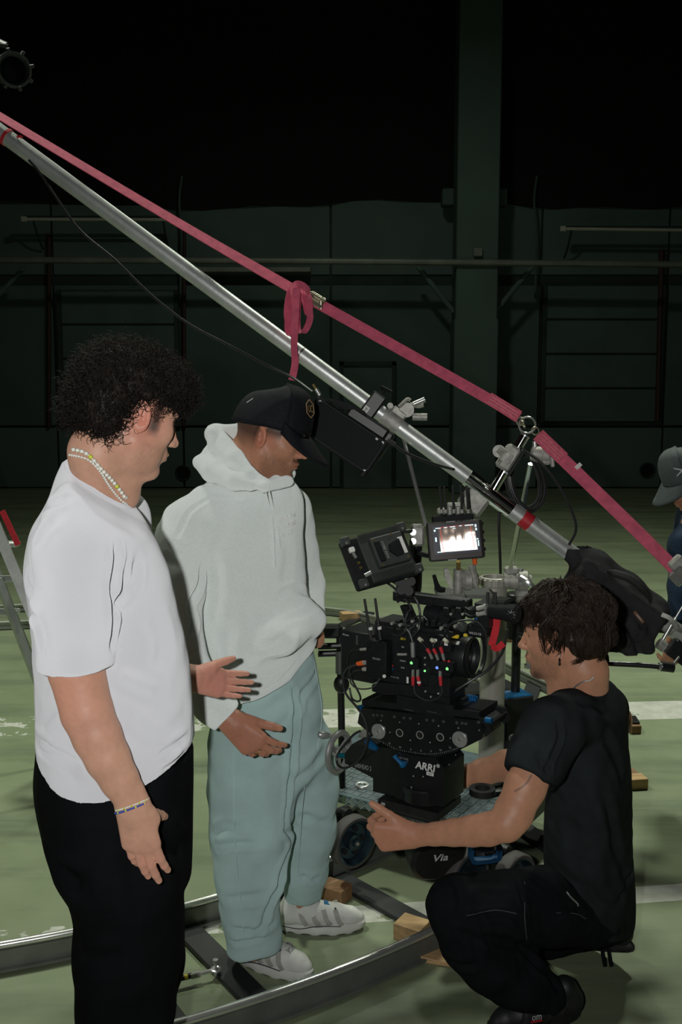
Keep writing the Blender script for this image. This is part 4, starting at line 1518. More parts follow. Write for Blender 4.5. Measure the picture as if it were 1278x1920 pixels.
    # ---- hoodie
    def lev(py, l, r, b, Yc=2.93):
        A, B = P(l, py, Yc), P(r, py, Yc)
        wd = (B[0] - A[0]) / 2
        a = math.sqrt(max(0.004, wd ** 2 - (b * math.sin(az)) ** 2)) / math.cos(az)
        return (A[2], (A[0] + B[0]) / 2, Yc, a, b)
    Lv = [lev(890, 405, 540, 0.085), lev(915, 378, 558, 0.12), lev(950, 352, 566, 0.155), lev(1000, 338, 567, 0.18), lev(1060, 340, 569, 0.19), lev(1120, 352, 576, 0.19), lev(1180, 358, 588, 0.195),
          lev(1240, 362, 592, 0.20), lev(1300, 366, 594, 0.205), lev(1360, 370, 596, 0.205)]
    lo = np.array([P(270, 1000, 2.6)[0], 2.5, Lv[-1][0] - 0.05]); hi = np.array([P(640, 1000, 2.93)[0], 3.35, P(480, 770, 2.9)[2]])
    v = Vol(lo, hi, 0.0048)
    v.column(Lv, az, 2.2, 0.03)
    # far sleeve, hand pushed in the pocket
    v.chain([(P(540, 955, 3.05), 0.078), (P(556, 1030, 3.14), 0.068), (P(570, 1100, 3.15), 0.062), (P(583, 1160, 3.05), 0.050)], 0.03)
    # pouch pocket, bulging where a fist is in it
    v.chain([(P(440, 1225, 2.74), 0.03), (P(530, 1200, 2.74), 0.035), (P(578, 1165, 2.86), 0.045)], 0.05)
    v.ell(P(574, 1160, 2.90), (0.055, 0.05, 0.045), None, 0.04)
    # hem cut: the hoodie rides up towards the pocket
    hA, hB, hC = P(372, 1345, 2.74), P(475, 1316, 2.74), P(600, 1195, 2.98)

    def hemf(X, Y_, Z):
        zz = np.interp(X, [hA[0] - .1, hA[0], hB[0], (hB[0] + hC[0]) / 2 + .01, hC[0]], [hA[2] - .01, hA[2], hB[2], hB[2] + 0.35 * (hC[2] - hB[2]), hC[2]])
        return zz - Z + 0 * Y_
    v.put(hemf, v.lo, np.array([a[-1] for a in v.ax]), 0.006, 'cut')
    # near sleeve
    s_ = Vol(v.lo, np.array([a_[-1] for a_ in v.ax]), 0.0048)
    s_.chain([(P(385, 950, 2.85), 0.058), (P(356, 985, 2.815), 0.074), (P(336, 1030, 2.785), 0.080), (P(326, 1100, 2.74), 0.079), (P(324, 1200, 2.69), 0.074), (P(368, 1280, 2.635), 0.060), (P(402, 1322, 2.612), 0.048), (P(432, 1352, 2.60), 0.044)], 0.03)
    s_.halfspace(P(424, 1346, 2.60), np.array([0.70, -0.1, -0.66]), k=0.004)
    kz = np.interp(v.ax[2], [P(330, 1080, 2.8)[2], P(330, 980, 2.8)[2]], [0.006, 0.06])[None, None, :]
    n_ = [min(p_, q_) for p_, q_ in zip(v.D.shape, s_.D.shape)]
    v.D = smin(v.D[:n_[0], :n_[1], :n_[2]], s_.D[:n_[0], :n_[1], :n_[2]], kz[:, :, :n_[2]])
    v.ax = [a_[:k_] for a_, k_ in zip(v.ax, n_)]
    # neck opening, then the hood lying in folds round the neck
    v.chain([(P(480, 925, 2.92), 0.07), (P(478, 840, 2.90), 0.082)], 0.01, 'sub')
    v.chain([(P(497, 906, 2.735), 0.014), (P(470, 888, 2.745), 0.019), (P(440, 858, 2.785), 0.026), (P(408, 826, 2.87), 0.032), (P(404, 815, 2.96), 0.034), (P(450, 812, 3.03), 0.030), (P(520, 855, 3.0), 0.026), (P(540, 888, 2.92), 0.020), (P(505, 908, 2.76), 0.014)], 0.010)
    v.chain([(P(398, 812, 2.85), 0.020), (P(396, 806, 2.90), 0.017), (P(440, 803, 3.0), 0.012)], 0.010)
    v.chain([(P(375, 867, 2.88), 0.024), (P(398, 885, 2.81), 0.029), (P(440, 902, 2.75), 0.026), (P(492, 913, 2.715), 0.014), (P(540, 903, 2.79), 0.016)], 0.010)
    v.chain([(P(378, 866, 2.90), 0.024), (P(396, 858, 3.02), 0.028), (P(450, 860, 3.08), 0.025)], 0.015)
    v.chain([(P(395, 850, 2.90), 0.028), (P(420, 872, 2.82), 0.026), (P(455, 893, 2.77), 0.020)], 0.012)
    V, Q = v.mesh()
    V = relax(V, Q, 3, 0.5)
    V = crease(V, Q, [
        ([(384, 1060), (380, 1100), (363, 1135), (368, 1165), (360, 1190)], 0.009, 0.010),
        ([(400, 1050), (405, 1110), (395, 1170)], 0.016, 0.006), ([(398, 925), (360, 950), (330, 1000)], 0.006, 0.003),
        ([(497, 915), (510, 985), (520, 1060)], 0.004, 0.002), ([(395, 925), (440, 930), (492, 925)], 0.006, 0.004),
        ([(480, 1140), (470, 1200), (455, 1260)], 0.018, 0.006), ([(520, 1120), (560, 1105), (585, 1115)], 0.010, 0.006), ([(555, 1170), (520, 1210), (480, 1230)], 0.012, 0.005),
        ([(590, 1135), (560, 1150), (530, 1160)], 0.010, 0.005), ([(420, 1180), (425, 1240), (440, 1290)], 0.018, 0.006), ([(540, 1000), (545, 1050), (535, 1100)], 0.02, 0.004),
        ([(445, 1300), (475, 1306), (520, 1285), (560, 1245)], 0.006, 0.004), ([(315, 1150), (335, 1180), (350, 1215)], 0.014, 0.007), ([(318, 1210), (345, 1235), (370, 1240)], 0.012, 0.007), ([(320, 1010), (340, 1030), (365, 1035)], 0.012, 0.004)])
    V = V + vnormals(V, Q) * (0.0026 * wob(V * [1, 1, 0.6], 22, 14) + 0.001 * wob(V, 50, 15))[:, None]
    hd = obj('hoodie', mesh_np('hoodie', V, Q), 'fleece_grey', root)
    # draw cords hang from the throat; tone-on-tone lettering on the chest
    for pts in ([(497, 905), (508, 945), (516, 990), (521, 1065)], [(507, 908), (517, 950), (527, 1000), (530, 1025)]):
        q = on_surface(V, pts) + np.array([0, -0.004, 0])
        MB().tube(q, 0.0022, k=6).build('draw_cord', 'fleece_grey', hd)
    q = on_surface(V, [(521, 975), (560, 962), (540, 1000), (538, 960)])
    X = q[1] - q[0]; Z = q[3] - q[2]
    for i, sline in enumerate(('Comfort Wear', 'Essentials', 'Nº 01')):
        pp = on_surface(V, [(541, 968 + 16 * i)])[0]
        drape(text('chest_lettering', sline, pp, X, Z, 0.018, 'fleece_print', hd, width=0.075 if i < 2 else 0.04, bold=0.01), V, Q, 0.0025)
    # ---- jeans
    v = Vol(np.array([P(350, 1600, 2.7)[0], 2.55, 0.06]), np.array([P(660, 1300, 3.0)[0], 3.3, P(500, 1180, 2.9)[2]]), 0.0052)
    px = lambda l, r, py, Yc, f=1.0: (P((l + r) / 2, py, Yc), M((r - l) / 2, Yc) * f)
    v.chain([px(400, 596, 1250, 2.95, .98), px(396, 610, 1330, 2.95, .96), px(394, 622, 1400, 2.94, .9)], 0.03)
    v.chain([px(386, 570, 1400, 2.90), px(388, 556, 1480, 2.87), px(392, 542, 1560, 2.83), px(404, 538, 1640, 2.81), px(416, 524, 1710, 2.80), px(424, 526, 1765, 2.80)], 0.03)
    v.chain([px(500, 628, 1400, 2.98), px(510, 632, 1480, 3.0), px(520, 630, 1560, 3.02), px(526, 614, 1630, 3.04), px(530, 606, 1672, 3.05)], 0.03)
    v.chain([px(428, 528, 1755, 2.80), px(424, 530, 1778, 2.80)], 0.02)
    v.halfspace(P(478, 1782, 2.80), (0.12, -0.25, -1), np.array([-0.6, 2.5, 0]), np.array([0.0, 2.93, 0.35]), 0.003)
    v.halfspace(P(566, 1688, 3.05), (0.1, -0.2, -1), np.array([-0.3, 2.94, 0]), np.array([0.2, 3.4, 0.4]), 0.003)
    V, Q = v.mesh()
    V = relax(V, Q, 2, 0.5)
    V = crease(V, Q, [
        ([(556, 1290), (560, 1340), (552, 1400), (545, 1470), (537, 1555)], 0.007, 0.016), ([(537, 1555), (545, 1580), (530, 1640), (515, 1690)], 0.009, 0.016), ([(520, 1670), (500, 1720), (482, 1755)], 0.009, 0.010),
        ([(400, 1590), (450, 1578), (540, 1580)], 0.010, 0.007), ([(395, 1560), (420, 1545), (450, 1548)], 0.012, 0.006), ([(430, 1740), (465, 1748), (515, 1730)], 0.010, 0.008), ([(430, 1765), (460, 1765), (500, 1757)], 0.008, 0.006),
        ([(540, 1300), (500, 1330), (450, 1340)], 0.018, 0.006), ([(555, 1340), (500, 1400), (440, 1430)], 0.02, 0.006), ([(600, 1260), (570, 1300), (562, 1350)], 0.010, 0.006), ([(545, 1470), (580, 1450), (620, 1400)], 0.02, 0.006),
        ([(540, 1560), (575, 1540), (615, 1545)], 0.015, 0.006), ([(535, 1660), (570, 1650), (600, 1650)], 0.010, 0.006), ([(420, 1690), (450, 1690), (500, 1680)], 0.014, 0.006)])
    V = V + vnormals(V, Q) * (0.0035 * wob(V * [1, 1, 0.6], 24, 18) + 0.0012 * wob(V, 60, 19))[:, None]
    jn = obj('jeans', mesh_np('jeans', V, Q), 'denim_light', root)
    for pts in ([(432, 1410), (433, 1500), (437, 1600), (448, 1700), (455, 1760)], [(612, 1230), (618, 1330), (600, 1400), (575, 1480), (555, 1640)], [(548, 1275), (562, 1320), (560, 1345)]):
        q = on_surface(V, pts) + np.array([0, -0.002, 0])
        MB().tube(q, 0.0013, k=5, sub=5).build('seam', 'stitch', jn)
    # ---- shoes
    sh1, W1, d1, s1, u1 = sneaker(root, F(438, 1792), F(566, 1834), 'shoe_white', 'shoe_white', ('shoe_lace',), 0.285)
    sh2, W2, d2, s2, u2 = sneaker(root, F(524, 1742), F(668, 1741), 'shoe_white', 'shoe_white', ('shoe_lace',), 0.285)
    for (sh_, W_, d_, s_, u_) in ((sh1, W1, d1, s1, u1), (sh2, W2, d2, s2, u2)):
        MB().box(W_(0.172, 0, 0.090), (0.040, 0.022, 0.006), rot=Matrix(np.stack([d_, s_, u_], 1).tolist()) @ Matrix.Rotation(0.45, 3, 'Y'), bev=0.002).build('tongue_tag', 'shoe_blue', sh_)
        MB().box(W_(0.192, 0, 0.083), (0.006, 0.05, 0.006), rot=Matrix(np.stack([d_, s_, u_], 1).tolist())).build('lace_lock', 'shoe_dark', sh_)
        for sd in (-1, 1):
            MB().tube([W_(0.01, sd * 0.040, 0.034), W_(0.07, sd * 0.045, 0.026), (W_(0.13, sd * 0.048, 0.036)), W_(0.21, sd * 0.050, 0.036)], 0.0016, k=5).build('sole_line', 'shoe_dark', sh_)
    text('toe_print', 'BGIE', W1(0.218, 0.0, 0.083), -s1 * 1.0, d1 * 0.93 - u1 * 0.35, 0.016, 'shoe_dark', sh1, width=0.036, extrude=0.0025)
    # finger ring
    return tips


mat('cap_mesh', (0.010, 0.012, 0.016), 0.7, 0, 0.3, 200, 0.6, 700, spec=0.2)
mat('gold_thread', (0.40, 0.24, 0.10), 0.5)
mat('fleece_print', (0.93, 0.93, 0.93), 0.8)
mat('shoe_white', (0.60, 0.61, 0.58), 0.6, 0, 0.05, 30, 0.2, 300)
mat('shoe_mesh', (0.36, 0.36, 0.33), 0.8, 0, 0.1, 60, 0.3, 500)
mat('shoe_lace', (0.50, 0.52, 0.52), 0.7)
mat('shoe_blue', (0.02, 0.16, 0.34), 0.5)
mat('shoe_dark', (0.03, 0.03, 0.035), 0.6)
hoodie_man()
# ================================================================== CROUCHING MAN IN THE CHARCOAL T-SHIRT
def crouch_man():
    root = thing('person', 'dark-haired man in charcoal t-shirt crouching and gripping the camera head', 'person', (P(1060, 1700, 2.7)[0], 2.7, 0))
    SK = (0.46, 0.235, 0.145)
    azb = math.radians(180 - 25)
    R = head_frame(math.radians(180 - 22), math.radians(9))
    o = P(1041, 1206, 2.585) + R[:, 1] * (-0.078)
    nb = P(1100, 1318, 2.68)
    v = Vol(o - [0.17, 0.17, 0.26], o + [0.19, 0.19, 0.17], 0.0026)
    v.chain([(o + R @ np.array([-0.03, 0, -0.02]), 0.055), (o + R @ np.array([-0.055, 0, -0.10]), 0.056), (nb, 0.066)], 0.03)
    v.cone(o + R @ np.array([0.02, 0, -0.085]), nb + np.array([-0.06, 0.02, 0.0]), 0.034, 0.045, 0.03)
    put_head(v, o, R, 0.025, nose=0.92)
    head = v.mesh()
    # near (left) arm gripping the base plate
    sh, el, wr = P(1020, 1385, 2.49), P(950, 1548, 2.40), P(782, 1566, 2.50)
    v = Vol(np.minimum(np.minimum(sh, el), wr) - [0.22, 0.1, 0.12], np.maximum(np.maximum(sh, el), wr) + [0.08, 0.22, 0.08], 0.0028)
    v.chain([(sh, 0.040), (P(1000, 1440, 2.46), 0.047), (P(985, 1475, 2.44), 0.050), (P(962, 1525, 2.415), 0.047), (el, 0.042)], 0.02)
    v.chain([(P(948, 1545, 2.402), 0.043), (P(915, 1555, 2.42), 0.042), (P(885, 1558, 2.44), 0.0395), (P(850, 1561, 2.46), 0.035), (P(815, 1564, 2.48), 0.030), (wr, 0.0265)], 0.006)
    hx, hn = np.array([-0.93, 0.16, -0.12]), np.array([-0.16, -0.95, -0.12])
    cu = [(0.95, 1.0, 0.5), (1.0, 1.05, 0.5), (1.05, 1.05, 0.5), (1.1, 1.0, 0.5)]
    tips = put_hand(v, P(776, 1566, 2.505), hx, hn, -1, cu, spread=0.05, thumb=(0.75, 0.05, 0.10), s=1.02, wr=0.0275)
    arm = v.mesh()
    # far (right) arm
    sh2, el2, wr2 = P(1150, 1350, 2.88), P(1010, 1440, 2.98), P(872, 1455, 2.88)
    v = Vol(np.minimum(np.minimum(sh2, el2), wr2) - [0.2, 0.14, 0.14], np.maximum(np.maximum(sh2, el2), wr2) + [0.08, 0.1, 0.08], 0.0032)
    v.chain([(sh2, 0.055), (el2, 0.046), (P(950, 1435, 2.95), 0.045), (P(905, 1448, 2.91), 0.038), (wr2, 0.030)], 0.02)
    cu2 = [(0.7, 0.9, 0.5)] * 4
    tips2 = put_hand(v, wr2 + np.array([-0.01, 0, 0]), np.array([-0.9, -0.25, -0.3]), np.array([0.1, 0.9, -0.3]), 1, cu2, spread=0.05, thumb=(0.5, 0.3, 0.2), s=1.0, wr=0.028)
    arm2 = v.mesh()
    hipc = P(1108, 1690, 2.79)
    v = Vol(np.array([0.18, 2.3, 0.0]), np.array([1.05, 3.2, 1.25]), 0.012)
    v.chain([(nb, 0.045), (P(1105, 1450, 2.70), 0.06), (hipc, 0.09)], 0.03).cone(P(1060, 1370, 2.58), P(1130, 1360, 2.82), 0.03, 0.03, 0.03)
    v.chain([(hipc + [-.02, -.04, 0], 0.08), (P(880, 1704, 2.51), 0.04), (P(915, 1795, 2.52), 0.04), (P(1030, 1865, 2.56), 0.03)], 0.02)
    v.chain([(hipc + [-.02, .06, 0], 0.08), (P(970, 1765, 3.01), 0.045), (P(1120, 1783, 2.97), 0.03)], 0.02)
    trunk = v.mesh()
    V, Q = join_vq([head, arm, arm2, trunk])
    V = relax(V, Q, 1, 0.4)
    col = skin_colour(V, SK, o, R, stubble=0.30, tips=tips + tips2, rosy=[(P(730, 1570, 2.5), 0.09, (0.46, 0.20, 0.13), 0.6), (P(1041, 1206, 2.585), 0.04, (0.50, 0.19, 0.12), 0.6)])
    L = (V - o) @ R
    goat = np.exp(-((L[:, 0] - 0.075) / 0.022) ** 2 - ((L[:, 2] + 0.098) / 0.020) ** 2)
    col = col * (1 - 0.75 * goat[:, None]) + np.array([0.02, 0.014, 0.012]) * 0.75 * goat[:, None]
    V_body = V
    tl = spline(on_surface(V, [(992, 1449), (986, 1461), (973, 1474), (960, 1481)]), 8)
    dt = np.min(np.linalg.norm(V[:, None, :] - tl[None], axis=2), axis=1) if len(V) < 400000 else np.full(len(V), 9.0)
    tw_ = np.exp(-(dt / 0.0022) ** 2)
    col = col * (1 - 0.75 * tw_[:, None]) + np.array([0.03, 0.03, 0.03]) * 0.75 * tw_[:, None]
    obj('body', mesh_np('body', V, Q, col), 'skin', root)
    # ---- t-shirt
    def lev(py, l, r, b, Yc):
        A, B = P(l, py, Yc), P(r, py, Yc)
        wd = (B[0] - A[0]) / 2
        a = math.sqrt(max(0.003, wd ** 2 - (b * math.sin(azb)) ** 2)) / abs(math.cos(azb))
        return (A[2], (A[0] + B[0]) / 2, Yc, a, b)
    Lv = [lev(1278, 1062, 1140, 0.075, 2.69), lev(1300, 1052, 1164, 0.12, 2.69), lev(1330, 1040, 1180, 0.155, 2.69), lev(1380, 1030, 1184, 0.175, 2.69), lev(1440, 1022, 1186, 0.18, 2.70), lev(1520, 1016, 1187, 0.18, 2.71),
          lev(1600, 1016, 1190, 0.18, 2.73), lev(1660, 1024, 1194, 0.18, 2.75), lev(1715, 1040, 1196, 0.175, 2.77), lev(1770, 1060, 1196, 0.17, 2.78)]
    v = Vol(np.array([P(930, 1500, 2.4)[0], 2.3, Lv[-1][0] - 0.03]), np.array([P(1230, 1500, 2.8)[0], 3.08, P(1080, 1245, 2.7)[2]]), 0.0045)
    v.column(Lv, azb, 2.2, 0.03)
    v.chain([(P(1128, 1330, 2.83), 0.075), (P(1080, 1385, 2.91), 0.075), (P(1040, 1420, 2.95), 0.068)], 0.04)
    s_ = Vol(v.lo, np.array([a_[-1] for a_ in v.ax]), 0.0045)
    s_.chain([(P(1066, 1345, 2.56), 0.078), (P(1034, 1370, 2.51), 0.080), (P(1008, 1425, 2.465), 0.072), (P(980, 1490, 2.43), 0.066)], 0.03)
    s_.halfspace(P(992, 1458, 2.45), P(984, 1480, 2.435) - P(1012, 1415, 2.48), k=0.003)
    s_.chain([(P(1005, 1435, 2.46), 0.054), (P(978, 1500, 2.43), 0.056)], 0.004, 'sub')
    kz = np.interp(v.ax[2], [P(1040, 1450, 2.5)[2], P(1040, 1370, 2.5)[2]], [0.008, 0.05])[None, None, :]
    n_ = [min(p_, q_) for p_, q_ in zip(v.D.shape, s_.D.shape)]
    v.D = smin(v.D[:n_[0], :n_[1], :n_[2]], s_.D[:n_[0], :n_[1], :n_[2]], kz[:, :, :n_[2]])
    v.ax = [a_[:k_] for a_, k_ in zip(v.ax, n_)]
    # hem and collar
    hA, hB = P(1030, 1640, 2.6), P(1196, 1712, 2.75)
    v.halfspace(P(1085, 1745, 2.62), (-0.35, 0.0, -1), k=0.004)
    ca_, cb_ = P(1066, 1308, 2.64), P(1126, 1266, 2.72)
    cn = (ca_ + cb_) / 2
    cdn = np.array([-(cb_ - ca_)[2], 0.0, (cb_ - ca_)[0]]); cdn /= np.linalg.norm(cdn)
    def neck_cut(X, Y_, Z):
        pl = (X - cn[0]) * cdn[0] + (Z - cn[2]) * cdn[2] + 0 * Y_
        return np.maximum(-pl, f_cone(X, Y_, Z, cn - cdn * 0.1, cn + cdn * 0.2, 0.085, 0.085))
    v.put(neck_cut, cn - 0.2, cn + 0.2, 0.005, 'sub')
    v.chain([(cn - cdn * 0.03, 0.056), (cn + cdn * 0.1, 0.062)], 0.004, 'sub')
    V, Q = v.mesh()
    V = relax(V, Q, 3, 0.5)
    V = crease(V, Q, [
        ([(1043, 1345), (1050, 1385), (1030, 1440), (1022, 1475)], 0.006, 0.006), ([(1080, 1310), (1120, 1320), (1150, 1340)], 0.012, 0.004), ([(1070, 1460), (1100, 1540), (1115, 1620)], 0.02, 0.006),
        ([(1140, 1380), (1160, 1420), (1172, 1470)], 0.014, 0.005), ([(1040, 1480), (1070, 1560), (1100, 1650), (1130, 1700)], 0.02, 0.007), ([(1130, 1480), (1160, 1580), (1185, 1680)], 0.016, 0.006), ([(1060, 1640), (1110, 1690), (1160, 1715)], 0.018, 0.006),
        ([(1000, 1400), (1020, 1430), (1030, 1460)], 0.010, 0.005), ([(1160, 1690), (1180, 1660), (1190, 1620)], 0.012, 0.006)])
    V = V + vnormals(V, Q) * (0.0030 * wob(V * [1, 1, 0.6], 25, 24) + 0.001 * wob(V, 55, 25))[:, None]
    ts = obj('t_shirt', mesh_np('t_shirt', V, Q), 'cotton_charcoal', root)
    e1 = (cb_ - ca_) / 2; e2 = np.array([0, 0.072, 0])
    MB().tube([cn + e1 * 1.02 * math.cos(a) + e2 * math.sin(a) for a in np.linspace(0, 2 * PI, 25)], 0.0075, k=8, sub=2).build('collar_rib', 'cotton_charcoal', ts)
    # ---- work trousers
    v = Vol(np.array([P(770, 1700, 2.45)[0], 2.25, -0.01]), np.array([P(1230, 1700, 2.8)[0], 3.2, P(1100, 1480, 2.8)[2]]), 0.0055)
    v.chain([(P(1112, 1660, 2.78), 0.115), (P(1108, 1698, 2.79), 0.118)], 0.04)
    v.chain([(P(1100, 1700, 2.71), 0.115), (P(1020, 1698, 2.61), 0.105), (P(930, 1697, 2.54), 0.088), (P(858, 1700, 2.49), 0.079)], 0.03)
    v.chain([(P(858, 1702, 2.49), 0.080), (P(886, 1762, 2.50), 0.083), (P(915, 1795, 2.52), 0.086), (P(968, 1832, 2.545), 0.080), (P(1020, 1866, 2.57), 0.062)], 0.03)
    v.chain([(P(1095, 1712, 2.88), 0.10), (P(1010, 1745, 2.96), 0.092), (P(960, 1770, 3.03), 0.085), (P(1050, 1780, 3.01), 0.07), (P(1125, 1782, 2.97), 0.056)], 0.03)
    v.halfspace((0, 0, 0.004), (0, 0, -1), k=0.004)
    V, Q = v.mesh()
    V = relax(V, Q, 2, 0.5)
    V = crease(V, Q, [
        ([(975, 1770), (1010, 1805), (1050, 1850)], 0.010, 0.012), ([(850, 1650), (865, 1680), (850, 1720)], 0.012, 0.006), ([(860, 1665), (900, 1650), (960, 1650)], 0.010, 0.004), ([(878, 1720), (930, 1712), (965, 1715), (985, 1745)], 0.008, 0.005),
        ([(966, 1640), (985, 1690), (990, 1765)], 0.006, 0.004), ([(870, 1750), (890, 1770), (900, 1800)], 0.012, 0.006), ([(900, 1760), (940, 1765), (980, 1775)], 0.012, 0.006), ([(830, 1800), (860, 1815), (900, 1810)], 0.012, 0.006), ([(1060, 1700), (1090, 1705), (1100, 1720)], 0.008, 0.005)])
    V = V + vnormals(V, Q) * (0.003 * wob(V, 26, 28) + 0.0012 * wob(V, 70, 29))[:, None]
    tr = obj('trousers', mesh_np('trousers', V, Q), 'canvas_black', root)
    for pts in ([(876, 1718), (930, 1710), (968, 1718)], [(988, 1650), (988, 1720), (992, 1762)], [(1046, 1708), (1082, 1710), (1102, 1718)]):
        q = on_surface(V, pts) + np.array([0, -0.002, 0.0])
        MB().tube(q, 0.0014, k=5).build('seam', 'seam_grey', tr)
    q = on_surface(V, [(1066, 1668), (1074, 1678), (1086, 1690), (1087, 1700)]) + np.array([0, -0.003, 0])
    MB().tube(q, 0.0025, k=6).build('carabiner', 'steel', tr)
    for dx in (0, 12):
        q = [P(1128 + dx, 1770, 2.83), P(1130 + dx, 1790, 2.82), P(1134 + dx, 1812, 2.83)]
        MB().band(q, (1, 0, 0), 0.012, 0.003).build('strap_end', 'canvas_black', tr)
    # ---- shoes
    sh1, W1, d1, s1, u1 = sneaker(root, F(1085, 1908) , F(930, 1935), 'shoe_black', 'shoe_black', ('shoe_black',), 0.28)
    text('shoe_lettering', 'om', W1(0.165, 0.052, 0.062), -d1, u1 - d1 * 0.2, 0.014, 'white_print', sh1, width=0.028)
    MB().box(W1(0.165, 0.051, 0.050), (0.034, 0.002, 0.004), rot=Matrix(np.stack([d1, s1, u1], 1).tolist())).build('shoe_stripe', 'red_plastic', sh1)
    hb = P(1186, 1786, 2.80)
    sneaker(root, hb, hb + np.array([-0.20, 0.20, 0]), 'shoe_black', 'shoe_black', ('shoe_black',), 0.27, lift=0.0, pitch=0.22)
    # ---- wavy hair: locks falling from the crown
    rr = RNG
    NC, NS, Mn = 330, 11, 16
    t = np.linspace(0, 1, Mn)
    P3 = np.zeros((NC * NS, Mn, 3))
    i = 0
    for c_ in range(NC):
        a = rr.uniform(-PI, PI)
        fr_ = math.cos(a)
        lim = 2.45 if fr_ < -0.25 else (2.10 if fr_ < 0.45 else 1.45)
        s0 = rr.uniform(0.0, lim - 0.80)
        ln = rr.uniform(0.75, 1.30)
        end = min(lim + rr.uniform(-0.12, 0.16), s0 + ln)
        lay = rr.uniform(0.004, 0.030)
        amp, frq, p0 = rr.uniform(0.05, 0.16), rr.uniform(0.7, 1.6), rr.uniform(0, 2 * PI)
        nam = rr.uniform(0.004, 0.013)
        drift = rr.normal() * 0.30
        flick = rr.uniform(0.0, 0.016)
        for k_ in range(NS):
            da, dl, dp = rr.normal() * 0.055, rr.normal() * 0.0035, rr.normal() * 0.05
            conv = 1 - 0.55 * t
            ph = s0 + dp + (end - s0) * t
            aw = a + drift * t + da * conv + amp * np.sin(2 * PI * frq * t + p0) * (0.3 + 0.7 * t)
            lift = 0.008 + lay * np.sin(PI * np.clip(0.15 + 0.85 * t, 0, 1)) + dl * conv + nam * np.sin(2 * PI * (frq + 0.3) * t + 2 * p0) + flick * t ** 3
            x = -0.020 + (0.097 + lift) * np.sin(ph) * np.cos(aw)
            y = (0.077 + lift) * np.sin(ph) * np.sin(aw)
            z = 0.042 + (0.082 + lift) * np.cos(ph) - np.clip(ph - 1.6, 0, 9) * 0.035
            P3[i] = np.c_[x, y, z]
            i += 1
    W3 = o + P3 @ R.T
    Vs, Qs = strands(W3, 0.0014)
    v = Vol(o - 0.2, o + 0.2, 0.005)

    def fw(X, Y_, Z):
        dx, dy, dz = X - o[0], Y_ - o[1], Z - o[2]
        x, y, z = dx * R[0, 0] + dy * R[1, 0] + dz * R[2, 0], dx * R[0, 1] + dy * R[1, 1] + dz * R[2, 1], dx * R[0, 2] + dy * R[1, 2] + dz * R[2, 2]
        d = f_ell(x, y, z, np.array([-0.020, 0, 0.050]), np.array([0.102, 0.088, 0.088]))
        d = smin(d, f_ell(x, y, z, np.array([-0.075, 0, 0.0]), np.array([0.058, 0.088, 0.065])), 0.03)
        for c_, r in (((0.075, 0.06, -0.02), (0.06, 0.06, 0.055)), ((0.10, 0.0, -0.01), (0.05, 0.09, 0.05)), ((0.0, 0.105, -0.03), (0.035, 0.04, 0.05))):
            d = -smin(-d, f_ell(x, y, z, np.array(c_), np.array(r)), 0.012)
        return d
    v.put(fw, o - 0.2, o + 0.2, 0.01)
    Vb, Qb = v.mesh()
    Vb = Vb + vnormals(Vb, Qb) * (0.006 * wob(Vb, 80, 33) + 0.003 * wob(Vb, 160, 34))[:, None]
    obj('hair', mesh_np('hair', *join_vq([(Vb, Qb), (Vs, Qs)])), 'hair_brown', root)
    # ---- earring, chain
    e = o + R @ np.array([-0.006, 0.084, -0.036])
    er = MB().tor(e + np.array([0, -0.004, -0.008]), (1, 0, 0), 0.005, 0.0012, 12, 5).build('earring', 'black_metal', root)
    MB().sph(e + np.array([0, -0.004, -0.018]), 0.004, 8, (0.8, 0.8, 1.3)).build('pendant', 'black_metal', er)
    ch = on_surface(V_body, [(1064, 1303), (1074, 1291), (1088, 1283), (1102, 1281), (1112, 1276), (1118, 1268)]) + np.array([0.001, -0.003, 0.001])
    MB().tube(ch, 0.0022, k=6).build('neck_chain', 'steel', root)


mat('shoe_black', (0.010, 0.011, 0.012), 0.55, 0, 0.2, 40, 0.2, 200)
mat('seam_grey', (0.05, 0.052, 0.055), 0.9)
crouch_man()


